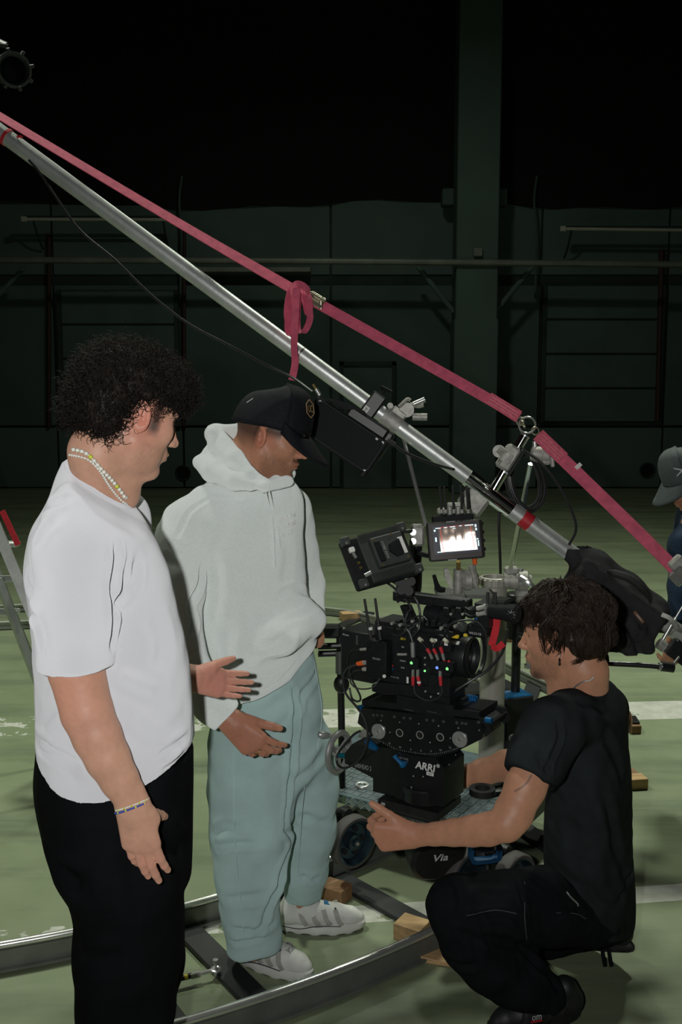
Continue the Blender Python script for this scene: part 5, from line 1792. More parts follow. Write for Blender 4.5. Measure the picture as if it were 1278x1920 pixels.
# ================================================================== CREW MEMBER AT THE RIGHT EDGE
def edge_man():
    Yc = 3.95
    root = thing('person', 'crew member in grey cap and navy sweater leaning in at the right edge', 'person', (P(1420, 1500, Yc)[0], Yc, 0))
    SK = (0.46, 0.23, 0.14)
    R = head_frame(math.radians(196), math.radians(30))
    o = P(1296, 902, Yc)
    v = Vol(o - [0.18, 0.18, 0.22], o + [0.25, 0.18, 0.17], 0.0036)
    nb = o + np.array([0.11, 0.02, -0.12])
    v.chain([(o + R @ np.array([-0.03, 0, -0.02]), 0.055), (nb, 0.062)], 0.03)
    put_head(v, o, R, 0.025)
    head = v.mesh()
    sh, el, wr = P(1300, 985, Yc - 0.16), P(1286, 1110, Yc - 0.22), P(1268, 1190, Yc - 0.25)
    v = Vol(np.minimum(sh, wr) - [0.12, 0.12, 0.16], np.maximum(sh, wr) + [0.12, 0.12, 0.08], 0.0034)
    v.chain([(sh, 0.05), (el, 0.042), (wr, 0.028)], 0.02)
    tips = put_hand(v, wr + np.array([0, 0, -0.005]), (-0.1, 0.1, -1), (0.2, -1, 0), 1, [(0.8, 0.8, 0.4)] * 4, s=1.0, wr=0.028)
    arm = v.mesh()
    hip = P(1480, 1290, Yc)
    v = Vol(np.array([hip[0] - 0.6, Yc - 0.4, 0.03]), np.array([hip[0] + 0.3, Yc + 0.4, nb[2] + 0.1]), 0.014)
    v.chain([(nb, 0.06), (P(1370, 1040, Yc), 0.12), (hip, 0.13)], 0.05)
    for dy in (-0.11, 0.11):
        v.chain([(hip + [0, dy, 0], 0.09), (np.array([hip[0] - 0.02, Yc + dy, 0.5]), 0.06), (np.array([hip[0] + 0.02, Yc + dy, 0.08]), 0.045)], 0.03)
    V, Q = join_vq([head, arm, v.mesh()])
    obj('body', mesh_np('body', V, Q, skin_colour(V, SK, o, R, stubble=0.2)), 'skin', root)
    v = Vol(np.array([P(1225, 1000, 3.7)[0], Yc - 0.42, hip[2] - 0.15]), np.array([hip[0] + 0.3, Yc + 0.42, nb[2] + 0.08]), 0.008)
    v.chain([(nb + [0.02, 0, -0.03], 0.075), (P(1330, 990, Yc), 0.13), (P(1385, 1080, Yc), 0.16), (hip, 0.165)], 0.05)
    v.chain([(P(1322, 975, Yc - 0.1), 0.09), (P(1294, 1020, Yc - 0.18), 0.078), (P(1284, 1100, Yc - 0.22), 0.066), (P(1274, 1160, Yc - 0.245), 0.05)], 0.03)
    v.chain([(P(1322, 975, Yc + 0.12), 0.09), (P(1300, 1040, Yc + 0.22), 0.07), (P(1290, 1140, Yc + 0.2), 0.055)], 0.03)
    V, Q = v.mesh(); V = relax(V, Q, 2)
    V = V + vnormals(V, Q) * (0.005 * wob(V * [1, 1, 1.6], 30, 40))[:, None]
    obj('sweater', mesh_np('sweater', V, Q), 'navy_knit', root)
    v = Vol(np.array([hip[0] - 0.3, Yc - 0.35, 0.04]), np.array([hip[0] + 0.3, Yc + 0.35, hip[2] + 0.15]), 0.009)
    v.chain([(hip + [0, -.07, 0.02], 0.13), (hip + [0, .07, 0.02], 0.13)], 0.04)
    for dy in (-0.11, 0.11):
        v.chain([(hip + [0, dy, -0.05], 0.115), (np.array([hip[0] - 0.02, Yc + dy, 0.5]), 0.085), (np.array([hip[0] + 0.02, Yc + dy, 0.07]), 0.075)], 0.03)
    V, Q = v.mesh()
    obj('trousers', mesh_np('trousers', V, Q), 'trouser_black', root)
    for dy in (-0.11, 0.11):
        q = np.array([hip[0] + 0.09, Yc + dy, 0.0])
        sneaker(root, q, q + np.array([-0.3, 0, 0]), 'shoe_black', 'shoe_black', None, 0.28)
    cap, crown, to = build_cap(root, o, R, ('cap_grey', 'cap_grey'), 0.45)
    c0 = np.array(crown(math.radians(48), 0.30)); c1 = np.array(crown(math.radians(38), 0.30)); c2 = np.array(crown(math.radians(48), 0.42))
    X = -(R @ (c1 - c0)); X /= np.linalg.norm(X); Z = R @ (c2 - c0); Z -= X * X.dot(Z); Z /= np.linalg.norm(Z)
    N = np.cross(X, Z)
    pc = to(c0) + N * 0.005
    MB().prism([pc + X * a + Z * b for a, b in ((-0.016, 0.019), (0.022, 0.0), (-0.014, -0.020), (-0.011, -0.014), (0.010, 0.0), (-0.012, 0.012))], N * 0.0015).build('emblem', 'white_print', cap)


mat('navy_knit', (0.010, 0.028, 0.062), 0.9, 0, 0.2, 30, 0.3, 200)
mat('cap_grey', (0.075, 0.092, 0.095), 0.85, 0, 0.1, 60, 0.15, 400)
edge_man()
# ================================================================== CINEMA CAMERA ON ITS GEARED HEAD
YAW = math.radians(-33)
E1 = np.array([math.cos(YAW), math.sin(YAW), 0.0])      # lens direction
E2 = np.array([-math.sin(YAW), math.cos(YAW), 0.0])     # away from the viewer
EZ = np.array([0, 0, 1.0])
RO = P(831, 1450, 2.60)
RIGM = Matrix(np.stack([E1, E2, EZ], 1).tolist())


def S(px, py, off=0.0):
    r = ray(px, py)
    o = RO + E2 * off
    t = (o - np.array([0, 0, EYE])).dot(E2) / r.dot(E2)
    return np.array([0, 0, EYE]) + r * t


def sbox(name, x0, y0, x1, y1, off, dep, m, parent, bev=0.002, label=None, grow=0.0):
    """box whose near face covers those photograph points, off behind the head's near face"""
    ym, xm = (y0 + y1) / 2, (x0 + x1) / 2
    a, b = S(x0, ym, off), S(x1, ym, off)
    z1, z0 = S(xm, y0, off)[2], S(xm, y1, off)[2]
    L = abs((b - a).dot(E1))
    c_ = (a + b) / 2
    c_ = np.array([c_[0], c_[1], (z0 + z1) / 2]) + E2 * dep / 2
    return MB().box(c_, (L + grow, dep, z1 - z0 + grow), rot=RIGM, bev=bev).build(name, m, parent, label)


def spoly(name, pts, off, dep, m, parent, label=None):
    mb = MB()
    mb.prism([S(x, y, off) for x, y in pts], E2 * dep)
    bmesh.ops.recalc_face_normals(mb.bm, faces=mb.bm.faces)
    return mb.build(name, m, parent, label)


def scyl(name, px, py, off, r, ln, m, parent, n=16, axis=None, r2=None):
    """cylinder standing out of the near face towards the viewer"""
    ax = -E2 if axis is None else np.array(axis, float)
    a = S(px, py, off)
    return MB().cyl(a, a + ax * ln, r, r2, n).build(name, m, parent)


def cable(name, pts, r, m, parent, k=7):
    return MB().tube(pts, r, k=k).build(name, m, parent)


def geared_head():
    t = thing('geared_head', 'black geared camera head with silver handwheel and blue knobs, held by the crouching man', 'camera head', S(775, 1540))
    # cradle
    cr = spoly('cradle', [(675, 1327), (895, 1351), (912, 1362), (902, 1386), (876, 1399), (852, 1411), (818, 1420), (780, 1418), (742, 1408), (704, 1384), (670, 1356)], 0.0, 0.13, 'black_paint', t)
    for (x, y) in ((710, 1371), (862, 1386)):
        c0 = S(x, y)
        MB().lathe(c0, -E2, [(0, 0.0222), (0.004, 0.0222), (0.0055, 0.0205), (0.0055, 0.010), (0.003, 0.009), (0.003, 0.0)], n=28).build('trunnion_disc', 'silver_paint', cr)
        MB().cyl(c0, c0 - E2 * 0.0065, 0.0065, 0.005, 8).build('trunnion_bolt', 'steel', cr)
    for (x, y) in ((749, 1374), (787, 1378), (825, 1382)):
        c0 = S(x, y)
        MB().tor(c0 - E2 * 0.001, E2, 0.0105, 0.0014, 24, 6).build('bore_ring', 'cast_alu', cr)
        MB().cyl(c0 + E2 * 0.004, c0 - E2 * 0.0008, 0.010, n=20).build('bore', 'void_black', cr)
    for (x, y) in ((700, 1341), (707, 1341), (716, 1342), (739, 1344), (757, 1346), (769, 1347), (800, 1350), (812, 1351), (831, 1353), (856, 1355), (866, 1356), (873, 1357), (897, 1354)):
        c0 = S(x, y)
        MB().lathe(c0, -E2, [(0, 0.0042), (0.0012, 0.0042), (0.0012, 0.0028), (0.0004, 0.0026), (0.0004, 0)], n=12).build('screw', 'grey_metal', cr)
    for (x, y) in ((714, 1351), (731, 1373), (749, 1354), (769, 1388), (785, 1357), (806, 1392), (822, 1361), (844, 1384), (859, 1365), (898, 1369)):
        c0 = S(x, y)
        MB().cyl(c0, c0 - E2 * 0.0012, 0.0020, n=8).build('pin', 'cast_alu', cr)
    # degree scale along the lower edge
    arc = spline([S(700, 1384), S(738, 1405), S(778, 1414), S(815, 1416), S(850, 1408), S(874, 1397)], 10)
    mb = MB()
    for i in range(0, len(arc)):
        p = arc[i] + EZ * 0.004
        mb.box(p - E2 * 0.0006, (0.0008, 0.0006, 0.0055 if i % 5 == 0 else 0.0032), rot=RIGM)
    mb.build('degree_scale', 'grey_print', cr)
    for i, s_ in enumerate(('20', '15', '10', '5', '0', '5', '10', '15', '20')):
        p = arc[min(len(arc) - 1, 3 + i * 5)] + EZ * 0.0125 - E2 * 0.0008
        text('scale_figure', s_, p, E1, EZ, 0.0055, 'grey_print', cr)
    # top: cover, sliding plate, end bracket
    tp = S(784, 1337)
    zt = S(700, 1327)[2]
    cov = MB()
    a, b = S(676, 1324), S(896, 1349)
    cov.prism([a + E2 * 0.006, b + E2 * 0.006, b + E2 * 0.125, a + E2 * 0.125], EZ * 0.018)
    cov.build('top_cover', 'black_metal', t)
    sp = sbox('sliding_plate', 742, 1313, 849, 1341, 0.002, 0.125, 'black_metal', t, 0.002)
    for xx in (766, 809):
        c0 = S(xx, 1331 + (xx - 766) * 0.09, 0.002)
        MB().box(c0 - E2 * 0.0008, (0.030, 0.002, 0.003), rot=RIGM, bev=0.0008).build('slot', 'grey_metal', sp)
    MB().box(S(884, 1312, 0.11), (0.034, 0.02, 0.024), rot=RIGM, bev=0.003).build('lever', 'blue_anodised', t)
    for k in range(4):
        MB().box(S(879 + 4 * k, 1311, 0.0985), (0.0018, 0.003, 0.020), rot=RIGM).build('lever_rib', 'blue_anodised', t)
    br = MB()
    e0 = S(905, 1352)
    for off in (0.0, 0.118):
        br.prism([S(896, 1346, 0) + E2 * off, S(912, 1350, 0) + E2 * off, S(922, 1372, 0) + E2 * off, S(910, 1382, 0) + E2 * off], E2 * 0.010)
    br.box(S(912, 1364) + E2 * 0.062, (0.010, 0.11, 0.028), rot=RIGM @ Matrix.Rotation(0.5, 3, 'Y'), bev=0.002)
    br.build('end_bracket', 'black_metal', t)
    for (x, y, off) in ((914, 1350, -0.004), (912, 1352, 0.11)):
        MB().cyl(S(x, y, off) - E1 * 0.006, S(x, y, off) + E1 * 0.012, 0.0085, n=14).build('release_knob', 'blue_anodised', t)
    MB().cyl(S(679, 1327, 0.005), S(672, 1328, 0.005), 0.009, n=14).build('release_knob', 'blue_anodised', t)
    # pan housing
    ph = spoly('pan_housing', [(742, 1404), (815, 1420), (832, 1440), (831, 1513), (742, 1497)], 0.0, 0.125, 'black_paint', t)
    gh = spoly('gear_housing', [(699, 1400), (742, 1404), (742, 1494), (699, 1484)], 0.012, 0.105, 'black_paint', t)
    ah = spoly('wheel_housing', [(646, 1412), (660, 1395), (700, 1399), (735, 1408), (735, 1472), (697, 1458), (646, 1431)], 0.02, 0.07, 'black_paint', t)
    MB().lathe(S(778, 1508, 0.0) + E2 * 0.055, EZ, [(0, 0.066), (0.004, 0.069), (0.040, 0.069), (0.044, 0.066)], n=40).build('pan_ring', 'black_paint', t)
    # lettering
    lg = text('maker_lettering', 'ARRI', S(797, 1437) - E2 * 0.0008, E1, EZ, 0.022, 'white_print', ph, width=0.064, shear=0.15, bold=0.03)
    MB().cyl(S(821, 1436), S(821, 1436) - E2 * 0.0008, 0.0055, n=14).build('round_mark', 'grey_print', ph)
    MB().box(S(806, 1451) - E2 * 0.0005, (0.022, 0.001, 0.010), rot=RIGM).build('rental_sticker', 'white_label', ph)
    text('sticker_lettering', 'ARRI', S(806, 1451) - E2 * 0.0012, E1, EZ, 0.006, 'black_plastic', ph, width=0.014)
    text('lock_lettering', 'TILT LOCK', S(757, 1422) - E2 * 0.0008, E1, EZ, 0.0048, 'grey_print', ph, width=0.03)
    text('model_lettering', 'ARRIHEAD 2', S(679, 1437, 0.02) - E2 * 0.0008, E1, EZ, 0.014, 'grey_print', ah, width=0.062)
    c0 = S(832, 1440)
    text('model_lettering', 'ARRIHEAD 2', c0 + E1 * 0.0010 + E2 * 0.062 + EZ * -0.008, E2, EZ, 0.013, 'dark_print', ph, width=0.072)
    for (x, y) in ((775, 1455), (793, 1456), (771, 1476)):
        MB().cyl(S(x, y), S(x, y) - E2 * 0.0012, 0.0022, n=8).build('pin', 'cast_alu', ph)
    for (u, z_) in ((0.03, 0.0), (0.07, 0.015), (0.1, 0.02)):
        MB().cyl(c0 + E2 * u + EZ * z_, c0 + E2 * u + EZ * z_ + E1 * 0.0012, 0.0022, n=8).build('pin', 'cast_alu', ph)
    # pan lock
    MB().lathe(S(757, 1432), -E2, [(0, 0.0095), (0.010, 0.0095), (0.012, 0.008)], n=18).build('lock_knob', 'blue_anodised', t)
    MB().tube([S(757, 1432) - E2 * 0.008, S(747, 1421) - E2 * 0.010, S(742, 1415) - E2 * 0.010], [0.0065, 0.0055, 0.0065], k=10, smooth=False).build('lock_lever', 'blue_anodised', t)
    MB().tube([S(688, 1390, 0.02), S(696, 1398, 0.012), S(706, 1404, 0.006)], [0.010, 0.012, 0.007], k=8, smooth=False).build('gear_lever', 'blue_anodised', t)
    MB().cyl(S(636, 1416, 0.035), S(660, 1418, 0.035), 0.0075, n=14).build('gear_knob', 'teal_anodised', t)
    # handwheel
    hc = S(641, 1412, 0.05) - E1 * 0.012
    hw = MB().tor(hc, E1, 0.058, 0.0095, 40, 10).build('handwheel', 'silver_paint', t)
    for i in range(3):
        a = 0.5 + i * 2 * PI / 3
        B3 = np.array(basis(E1))
        d = B3 @ np.array([math.cos(a), math.sin(a), 0])
        MB().band([hc + d * 0.01, hc + d * 0.052], np.cross(d, E1), 0.016, 0.006, smooth=False).build('spoke', 'silver_paint', hw)
    MB().cyl(hc - E1 * 0.012, hc + E1 * 0.02, 0.016, n=18).build('hub', 'cast_alu', hw)
    g0 = hc + EZ * 0.040 - E2 * 0.042 * 0.9
    g0 = S(622, 1378, 0.02)
    MB().lathe(g0, np.array([-0.93, -0.28, 0.12]), [(0, 0.005), (0.008, 0.005), (0.010, 0.0065), (0.022, 0.0095), (0.034, 0.0115), (0.041, 0.009), (0.044, 0.004)], n=16).build('crank_handle', 'silver_paint', hw)
    # base plate
    nb_ = S(818, 1527, -0.012)
    L, D = 0.19, 0.155
    bp = MB().box(nb_ - E1 * L / 2 + E2 * D / 2 - EZ * 0.012, (L, D, 0.026), rot=RIGM, bev=0.003).build('base_plate', 'black_worn', t)
    MB().box(nb_ - E1 * L / 2 + E2 * D / 2 - EZ * 0.032, (L * 0.86, D * 0.86, 0.016), rot=RIGM, bev=0.003).build('base_foot', 'black_worn', t)
    fl_c = S(886, 1503, 0.02) + E2 * 0.06
    MB().lathe(fl_c, EZ, [(0, 0.036), (0.018, 0.036), (0.018, 0.021), (0, 0.021)], n=28, close=True).build('flange', 'black_worn', t)
    MB().box(nb_ - E1 * (L - 0.02) - E2 * 0.0008 - EZ * 0.011, (0.012, 0.001, 0.010), rot=RIGM).build('plate_mark', 'grey_print', bp)
    return t


def cinema_camera():
    t = thing('cinema_camera', 'black cinema camera with red-tipped cables and a large round lens', 'camera', S(770, 1312))
    bk = sbox('battery_box', 638, 1185, 700, 1277, 0.03, 0.115, 'black_paint', t, 0.003)
    text('box_badge', '•Prime', S(648, 1190, 0.03) - E2 * 0.0008, E1, EZ, 0.006, 'white_print', bk, width=0.022)
    for i in range(5):
        MB().box(S(669, 1193 + 3.5 * i, 0.03) - E2 * 0.0005, (0.006, 0.0008, 0.0012), rot=RIGM).build('status_mark', 'grey_print', bk)
    body = sbox('camera_body', 700, 1180, 842, 1290, 0.012, 0.125, 'black_metal', t, 0.006)
    sbox('front_block', 800, 1268, 842, 1306, 0.0, 0.12, 'black_metal', t, 0.004)
    sbox('connector_panel', 733, 1192, 768, 1260, 0.006, 0.01, 'black_plastic', t, 0.001)
    for s_, y in (('XX', 1213), ('AUDIO', 1239), ('ETH', 1252)):
        text('panel_lettering', s_, S(755, y, 0.006) - E2 * 0.0008, E1, EZ, 0.0042, 'white_print', body)
    text('sticker', 'BFV', S(756, 1198, 0.006) - E2 * 0.0008, E1, EZ, 0.007, 'yellow_plastic', body)
    # top of the body: cheese plate, clutter of fittings
    sbox('top_plate', 702, 1174, 850, 1183, 0.016, 0.10, 'black_metal', t, 0.002)
    for i, x in enumerate(range(712, 850, 11)):
        h = (5, 9, 6, 12, 7, 10)[i % 6]
        sbox('fitting', x - 4, 1175 - h, x + 4, 1176, 0.022 + 0.012 * (i % 3), 0.02, ('black_metal', 'black_plastic', 'dark_plastic')[i % 3], t, 0.0015)
    for (x, y) in ((737, 1168), (752, 1171), (775, 1164), (786, 1172), (829, 1177), (855, 1173)):
        scyl('thumb_screw', x, y, 0.02, 0.0045, 0.010, 'cast_alu', t, 10)
    # transmitter with its two aerials
    tr = sbox('video_transmitter', 685, 1203, 723, 1268, -0.035, 0.038, 'black_metal', t, 0.003)
    mb = MB()
    for i in range(7):
        for j in range(9):
            x, y = 688 + i * 5.0 + (j % 2) * 2.4, 1207 + j * 6.6
            if x < 721:
                mb.box(S(x, y, -0.035) - E2 * 0.0008, (0.0045, 0.0016, 0.0016), rot=RIGM @ Matrix.Rotation(0.8, 3, 'Y'))
    mb.build('grille', 'black_plastic', tr)
    text('maker_lettering', 'TERADEK', S(706, 1235, -0.035) - E2 * 0.002, E1, EZ, 0.0055, 'grey_print', tr, width=0.027)
    for (xa, ya, xb, yb) in ((683, 1123, 696, 1201), (703, 1122, 713, 1200)):
        MB().tube([S(xb, yb, -0.02), S((xa + xb) / 2 + 1, (ya + yb) / 2 + 8, -0.02), S(xa, ya, -0.02)], [0.0050, 0.0044, 0.0036], k=9).build('aerial', 'rubber', t)
        MB().cyl(S(xb - 2, yb - 25, -0.02), S(xb - 1.4, yb - 20, -0.02), 0.0058, n=10).build('aerial_band', 'white_label', t)
    for (y, m_) in ((1243, 'cast_alu'), (1255, 'cast_alu')):
        MB().cyl(S(690, y, -0.016), S(680, y - 0.5, -0.016), 0.0062, n=12).build('video_plug', m_, t)
    MB().cyl(S(681, 1243, -0.016), S(669, 1245, -0.016), 0.0075, 0.006, 12).build('plug_boot', 'orange_plastic', t)
    MB().cyl(S(687, 1217, -0.016), S(675, 1218, -0.016), 0.0040, n=10).build('power_plug', 'cast_alu', t)
    MB().cyl(S(720, 1268, -0.036), S(720, 1268, -0.046), 0.005, n=12).build('ball_nut', 'cast_alu', t)
    # underside: dovetail
    spoly('dovetail', [(697, 1284), (712, 1280), (842, 1290), (842, 1302), (720, 1303), (697, 1296)], 0.004, 0.11, 'black_metal', t)
    sbox('bridge_plate', 745, 1296, 842, 1318, 0.01, 0.10, 'black_metal', t, 0.003)
    # lens, along E1
    lc = S(884, 1233, 0.075)
    MB().lathe(lc - E1 * 0.100, E1, [(0, 0.046), (0.012, 0.050), (0.013, 0.047), (0.035, 0.048), (0.036, 0.052), (0.052, 0.052), (0.053, 0.050), (0.060, 0.050), (0.062, 0.0565), (0.098, 0.0575), (0.100, 0.0565), (0.100, 0.051), (0.094, 0.050), (0.090, 0.046), (0.082, 0.044)], n=48).build('lens_barrel', 'black_metal', t)
    MB().lathe(lc - E1 * 0.022, E1, [(0, 0.044), (0.007, 0.030), (0.010, 0.015), (0.011, 0.0)], n=36).build('front_element', 'lens_glass', t)
    mb = MB()
    B3 = np.array(basis(E1))
    for i in range(20):
        a = math.radians(150 + i * 8.5)
        d = -E2 * math.cos(a - PI) + EZ * math.sin(a - PI) if False else np.array(-E2 * math.cos((i - 10) * 0.13) + EZ * math.sin((i - 10) * 0.13))
        mb.box(lc - E1 * (0.047 + 0.008 * (i % 3 == 0)) + d * 0.0520, (0.007 if i % 3 else 0.004, 0.0015, 0.0035), rot=Matrix(np.stack([E1, -d, np.cross(E1, -d)], 1).tolist()))
    mb.build('focus_scale', 'yellow_plastic', t)
    d = np.array(-E2 * math.cos(0.9) + EZ * math.sin(0.9))
    MB().box(lc - E1 * 0.028 + d * 0.0575, (0.014, 0.011, 0.0015), rot=Matrix(np.stack([E1, np.cross(d, E1), d], 1).tolist())).build('lens_label', 'white_label', t)
    mb = MB()
    mb.lathe(lc - E1 * 0.118, E1, [(0, 0.030), (0.018, 0.030)], n=30)
    mb.build('lens_mount', 'black_metal', t)
    # round shade disc behind the lens front
    MB().lathe(lc - E1 * 0.008 + E2 * 0.03, E1, [(0, 0.066), (0.010, 0.066), (0.010, 0.058), (0, 0.058)], n=40, close=True).build('shade_ring', 'black_metal', t)
    # lens motors
    for (x, y, off, m_) in ((832, 1212, 0.0, 'black_metal'), (812, 1204, 0.0, 'black_metal')):
        sbox('lens_motor', x - 9, y - 10, x + 11, y + 12, off, 0.05, m_, t, 0.003)
        MB().box(S(x + 4, y - 4, off) - E2 * 0.0008, (0.010, 0.001, 0.007), rot=RIGM).build('motor_label', 'white_label', t)
    # red-sleeved plugs and their leads
    for (xa, ya, xb, yb, xc, yc, xd, yd) in ((788, 1200, 795, 1209, 800, 1216, 809, 1232), (811, 1202, 812, 1208, 812, 1216, 820, 1234), (835, 1202, 828, 1205, 825, 1213, 831, 1234)):
        cable('motor_lead', [S(xa, ya, -0.004), S(xb, yb, -0.014), S(xc, yc, -0.014)], 0.0026, 'cable', t)
        MB().cyl(S(xa - 3, ya - 3, -0.004), S(xa + 3, ya + 2, -0.007), 0.0058, n=10).build('plug', 'cream_plug', t)
        MB().cyl(S(xc, yc, -0.014), S((xc + xd) / 2 + 1, (yc + yd) / 2 + 1, -0.012), 0.0050, 0.0042, 10).build('red_sleeve', 'red_plastic', t)
        MB().cyl(S((xc + xd) / 2 + 1, (yc + yd) / 2 + 1, -0.012), S(xd + 1, yd + 3, -0.008), 0.0042, n=10).build('plug_tip', 'steel', t)
        MB().sph(S(xd + 2, yd + 7, -0.004), 0.0052, 10).build('socket', 'red_plastic', t)
    MB().sph(S(841, 1241, -0.004), 0.0052, 10).build('socket', 'red_plastic', t)
    # small distribution boxes with lit dots
    for (x, y, m_) in ((771, 1243, 'led_green'), (819, 1252, 'led_blue'), (838, 1254, 'led_green')):
        MB().cyl(S(x, y, -0.012), S(x, y, -0.0135), 0.0042, n=14).build('status_light', m_, t)
    sbox('junction_box', 764, 1233, 783, 1255, -0.012, 0.025, 'black_plastic', t, 0.002)
    sbox('junction_box', 806, 1240, 848, 1259, -0.012, 0.025, 'black_plastic', t, 0.002)
    MB().cyl(S(796, 1258, 0.004), S(796, 1258, 0.001), 0.0032, n=12).build('tally_light', 'led_green', t)
    MB().cyl(S(773, 1204, -0.004), S(774, 1232, -0.004), 0.0065, n=14).build('data_plug', 'steel', t)
    MB().cyl(S(745, 1227, 0.0), S(762, 1227, 0.0), 0.0035, n=10).build('side_plug', 'cast_alu', t)
    for x, xx in ((774, 773), (783, 785), (825, 825)):
        MB().cyl(S(x, 1255, -0.006), S(x, 1269, -0.006), 0.0045, n=10).build('plug_tip', 'steel', t)
        MB().cyl(S(x, 1268, -0.006), S(xx + 1, 1285, -0.006), 0.0052, 0.0045, 10).build('red_sleeve', 'red_plastic', t)
    MB().cyl(S(785, 1277, -0.006), S(785, 1281, -0.006), 0.0056, n=10).build('white_band', 'white_label', t)
    for (x, y) in ((797, 1233), (797, 1246), (798, 1296), (822, 1300), (808, 1306)):
        scyl('screw', x, y, -0.0 if y > 1290 else 0.010, 0.0028, 0.003, 'cast_alu', t, 8)
    MB().box(S(764, 1275, 0.004) - E2 * 0.0008, (0.006, 0.001, 0.018), rot=RIGM).build('side_label', 'white_label', t)
    text('body_lettering', 'ready', S(741, 1270, 0.004) - E2 * 0.0008, E1, EZ, 0.006, 'grey_print', t, width=0.026)
    sbox('red_mark', 727, 1246, 736, 1250, 0.003, 0.006, 'red_plastic', t, 0.0005)
    sbox('blue_mark', 728, 1252, 736, 1257, 0.003, 0.006, 'blue_anodised', t, 0.0005)
    # top handle with its bracket
    hd = sbox('top_handle', 735, 1117, 877, 1136, 0.045, 0.032, 'black_metal', t, 0.003)
    for i in range(11):
        scyl('handle_hole', 746 + i * 12.3, 1127.5, 0.0455, 0.0045, 0.0012, 'void_black', hd, 12)
    spoly('handle_bracket', [(749, 1136), (763, 1136), (778, 1170), (790, 1175), (764, 1176)], 0.045, 0.025, 'black_metal', t)
    spoly('handle_bracket', [(845, 1136), (862, 1136), (838, 1170), (817, 1170)], 0.045, 0.014, 'black_metal', t)
    for k in range(4):
        c0 = S(848 - 6.5 * k, 1142 + 8 * k, 0.044)
        MB().cyl(c0, c0 - E2 * 0.001, 0.0045 - 0.0006 * k, n=3).build('bracket_hole', 'void_black', t)
    # finder lens lying under the handle
    fc = S(800, 1150, 0.075)
    MB().lathe(fc, E1, [(0, 0.024), (0.02, 0.024), (0.021, 0.030), (0.05, 0.030), (0.051, 0.026), (0.075, 0.026), (0.076, 0.020), (0.09, 0.020)], n=28).build('finder_barrel', 'black_metal', t)
    for i, x in enumerate((835, 846, 858, 868, 880)):
        sbox('arm_joint', x - 6, 1139 + 5 * (i % 2), x + 6, 1156 + 4 * (i % 3), 0.03 + 0.01 * (i % 2), 0.03, ('black_metal', 'black_plastic')[i % 2], t, 0.003)
        scyl('joint_screw', x, 1148 + 3 * (i % 2), 0.03, 0.0035, 0.006, 'cast_alu' if i % 2 else 'black_metal', t, 8)
    # eyepiece block at right with two round eyecups
    eb = sbox('finder_block', 888, 1131, 916, 1178, 0.02, 0.06, 'black_metal', t, 0.003)
    sbox('finder_hood', 916, 1126, 948, 1150, 0.045, 0.06, 'black_plastic', t, 0.006)
    for dz, off in ((0, 0.02), (0.0, 0.075)):
        a = S(918, 1145, off)
        MB().lathe(a, E1, [(0, 0.019), (0.045, 0.021), (0.050, 0.024), (0.075, 0.026), (0.078, 0.024), (0.078, 0.0)], n=26).build('eyecup', 'black_plastic', t)
        MB().lathe(a + E1 * 0.079, E1, [(0, 0.022), (0.002, 0.020), (0.002, 0)], n=22).build('eye_pad', 'rubber', t)
    # sunflower-like mark on the barrel
    mk = S(958, 1152, -0.004)
    MB().tor(mk, E2, 0.0045, 0.0009, 14, 5).build('barrel_mark', 'grey_print', t)
    for i in range(8):
        d = E1 * math.cos(i * PI / 4) + EZ * math.sin(i * PI / 4)
        MB().box(mk + d * 0.0085, (0.0052, 0.001, 0.0012), rot=Matrix(np.stack([d, E2, np.cross(d, E2)], 1).tolist())).build('barrel_mark_ray', 'grey_print', t)
    for y in (1141, 1152):
        MB().cyl(S(894, y, 0.005), S(908, y - 3, 0.005), 0.0062, n=12).build('finder_plug', 'cast_alu', t)
        MB().cyl(S(908, y - 3, 0.005), S(912, y - 4, 0.005), 0.0078, n=12).build('finder_plug_ring', 'silver_paint', t)
        cable('finder_lead', [S(894, y, 0.005), S(882, y + 3, 0.01), S(872, y - 2, 0.02)], 0.0022, 'cable', t)
    for x in (914, 928):
        MB().cyl(S(x, 1131, 0.03), S(x, 1110, 0.03), 0.0042, n=10).build('stub_aerial', 'rubber', t)
    MB().box(S(893, 1160, 0.012), (0.005, 0.003, 0.006), rot=RIGM).build('blue_mark', 'blue_anodised', t)
    # clamp, big connector, CE plate
    MB().lathe(S(866, 1178, 0.0), np.array([0.2, -0.6, 0.75]), [(0, 0.013), (0.012, 0.013), (0.018, 0.009)], n=16).build('clear_cap', 'dark_plastic', t)
    sbox('motor_hub', 872, 1172, 912, 1196, 0.03, 0.06, 'black_plastic', t, 0.006)
    text('certification_lettering', 'CE', S(899, 1189, 0.03) - E2 * 0.001, E1, EZ, 0.006, 'white_print', t)
    text('certification_lettering', 'WLCS', S(887, 1187, 0.03) - E2 * 0.001, E1, EZ, 0.006, 'white_print', t)
    sbox('yellow_tape', 846, 1191, 858, 1197, 0.028, 0.01, 'yellow_plastic', t, 0.001)
    sbox('yellow_tape', 868, 1189, 875, 1194, 0.028, 0.01, 'yellow_plastic', t, 0.001)
    # red ribbon tag
    MB().band([S(932, 1157, 0.05), S(929, 1180, 0.05), S(921, 1211, 0.05)], E1, 0.020, 0.0015, sub=4).build('ribbon_tag', 'red_plastic', t)
    MB().band([S(921, 1211, 0.049), S(931, 1216, 0.045), S(944, 1206, 0.045)], EZ, 0.017, 0.002, sub=4).build('ribbon_fold', 'red_plastic', t)
    # loose cables
    cb = lambda pts, r=0.0028: cable('cable', [S(*p) for p in pts], r, 'cable', t)
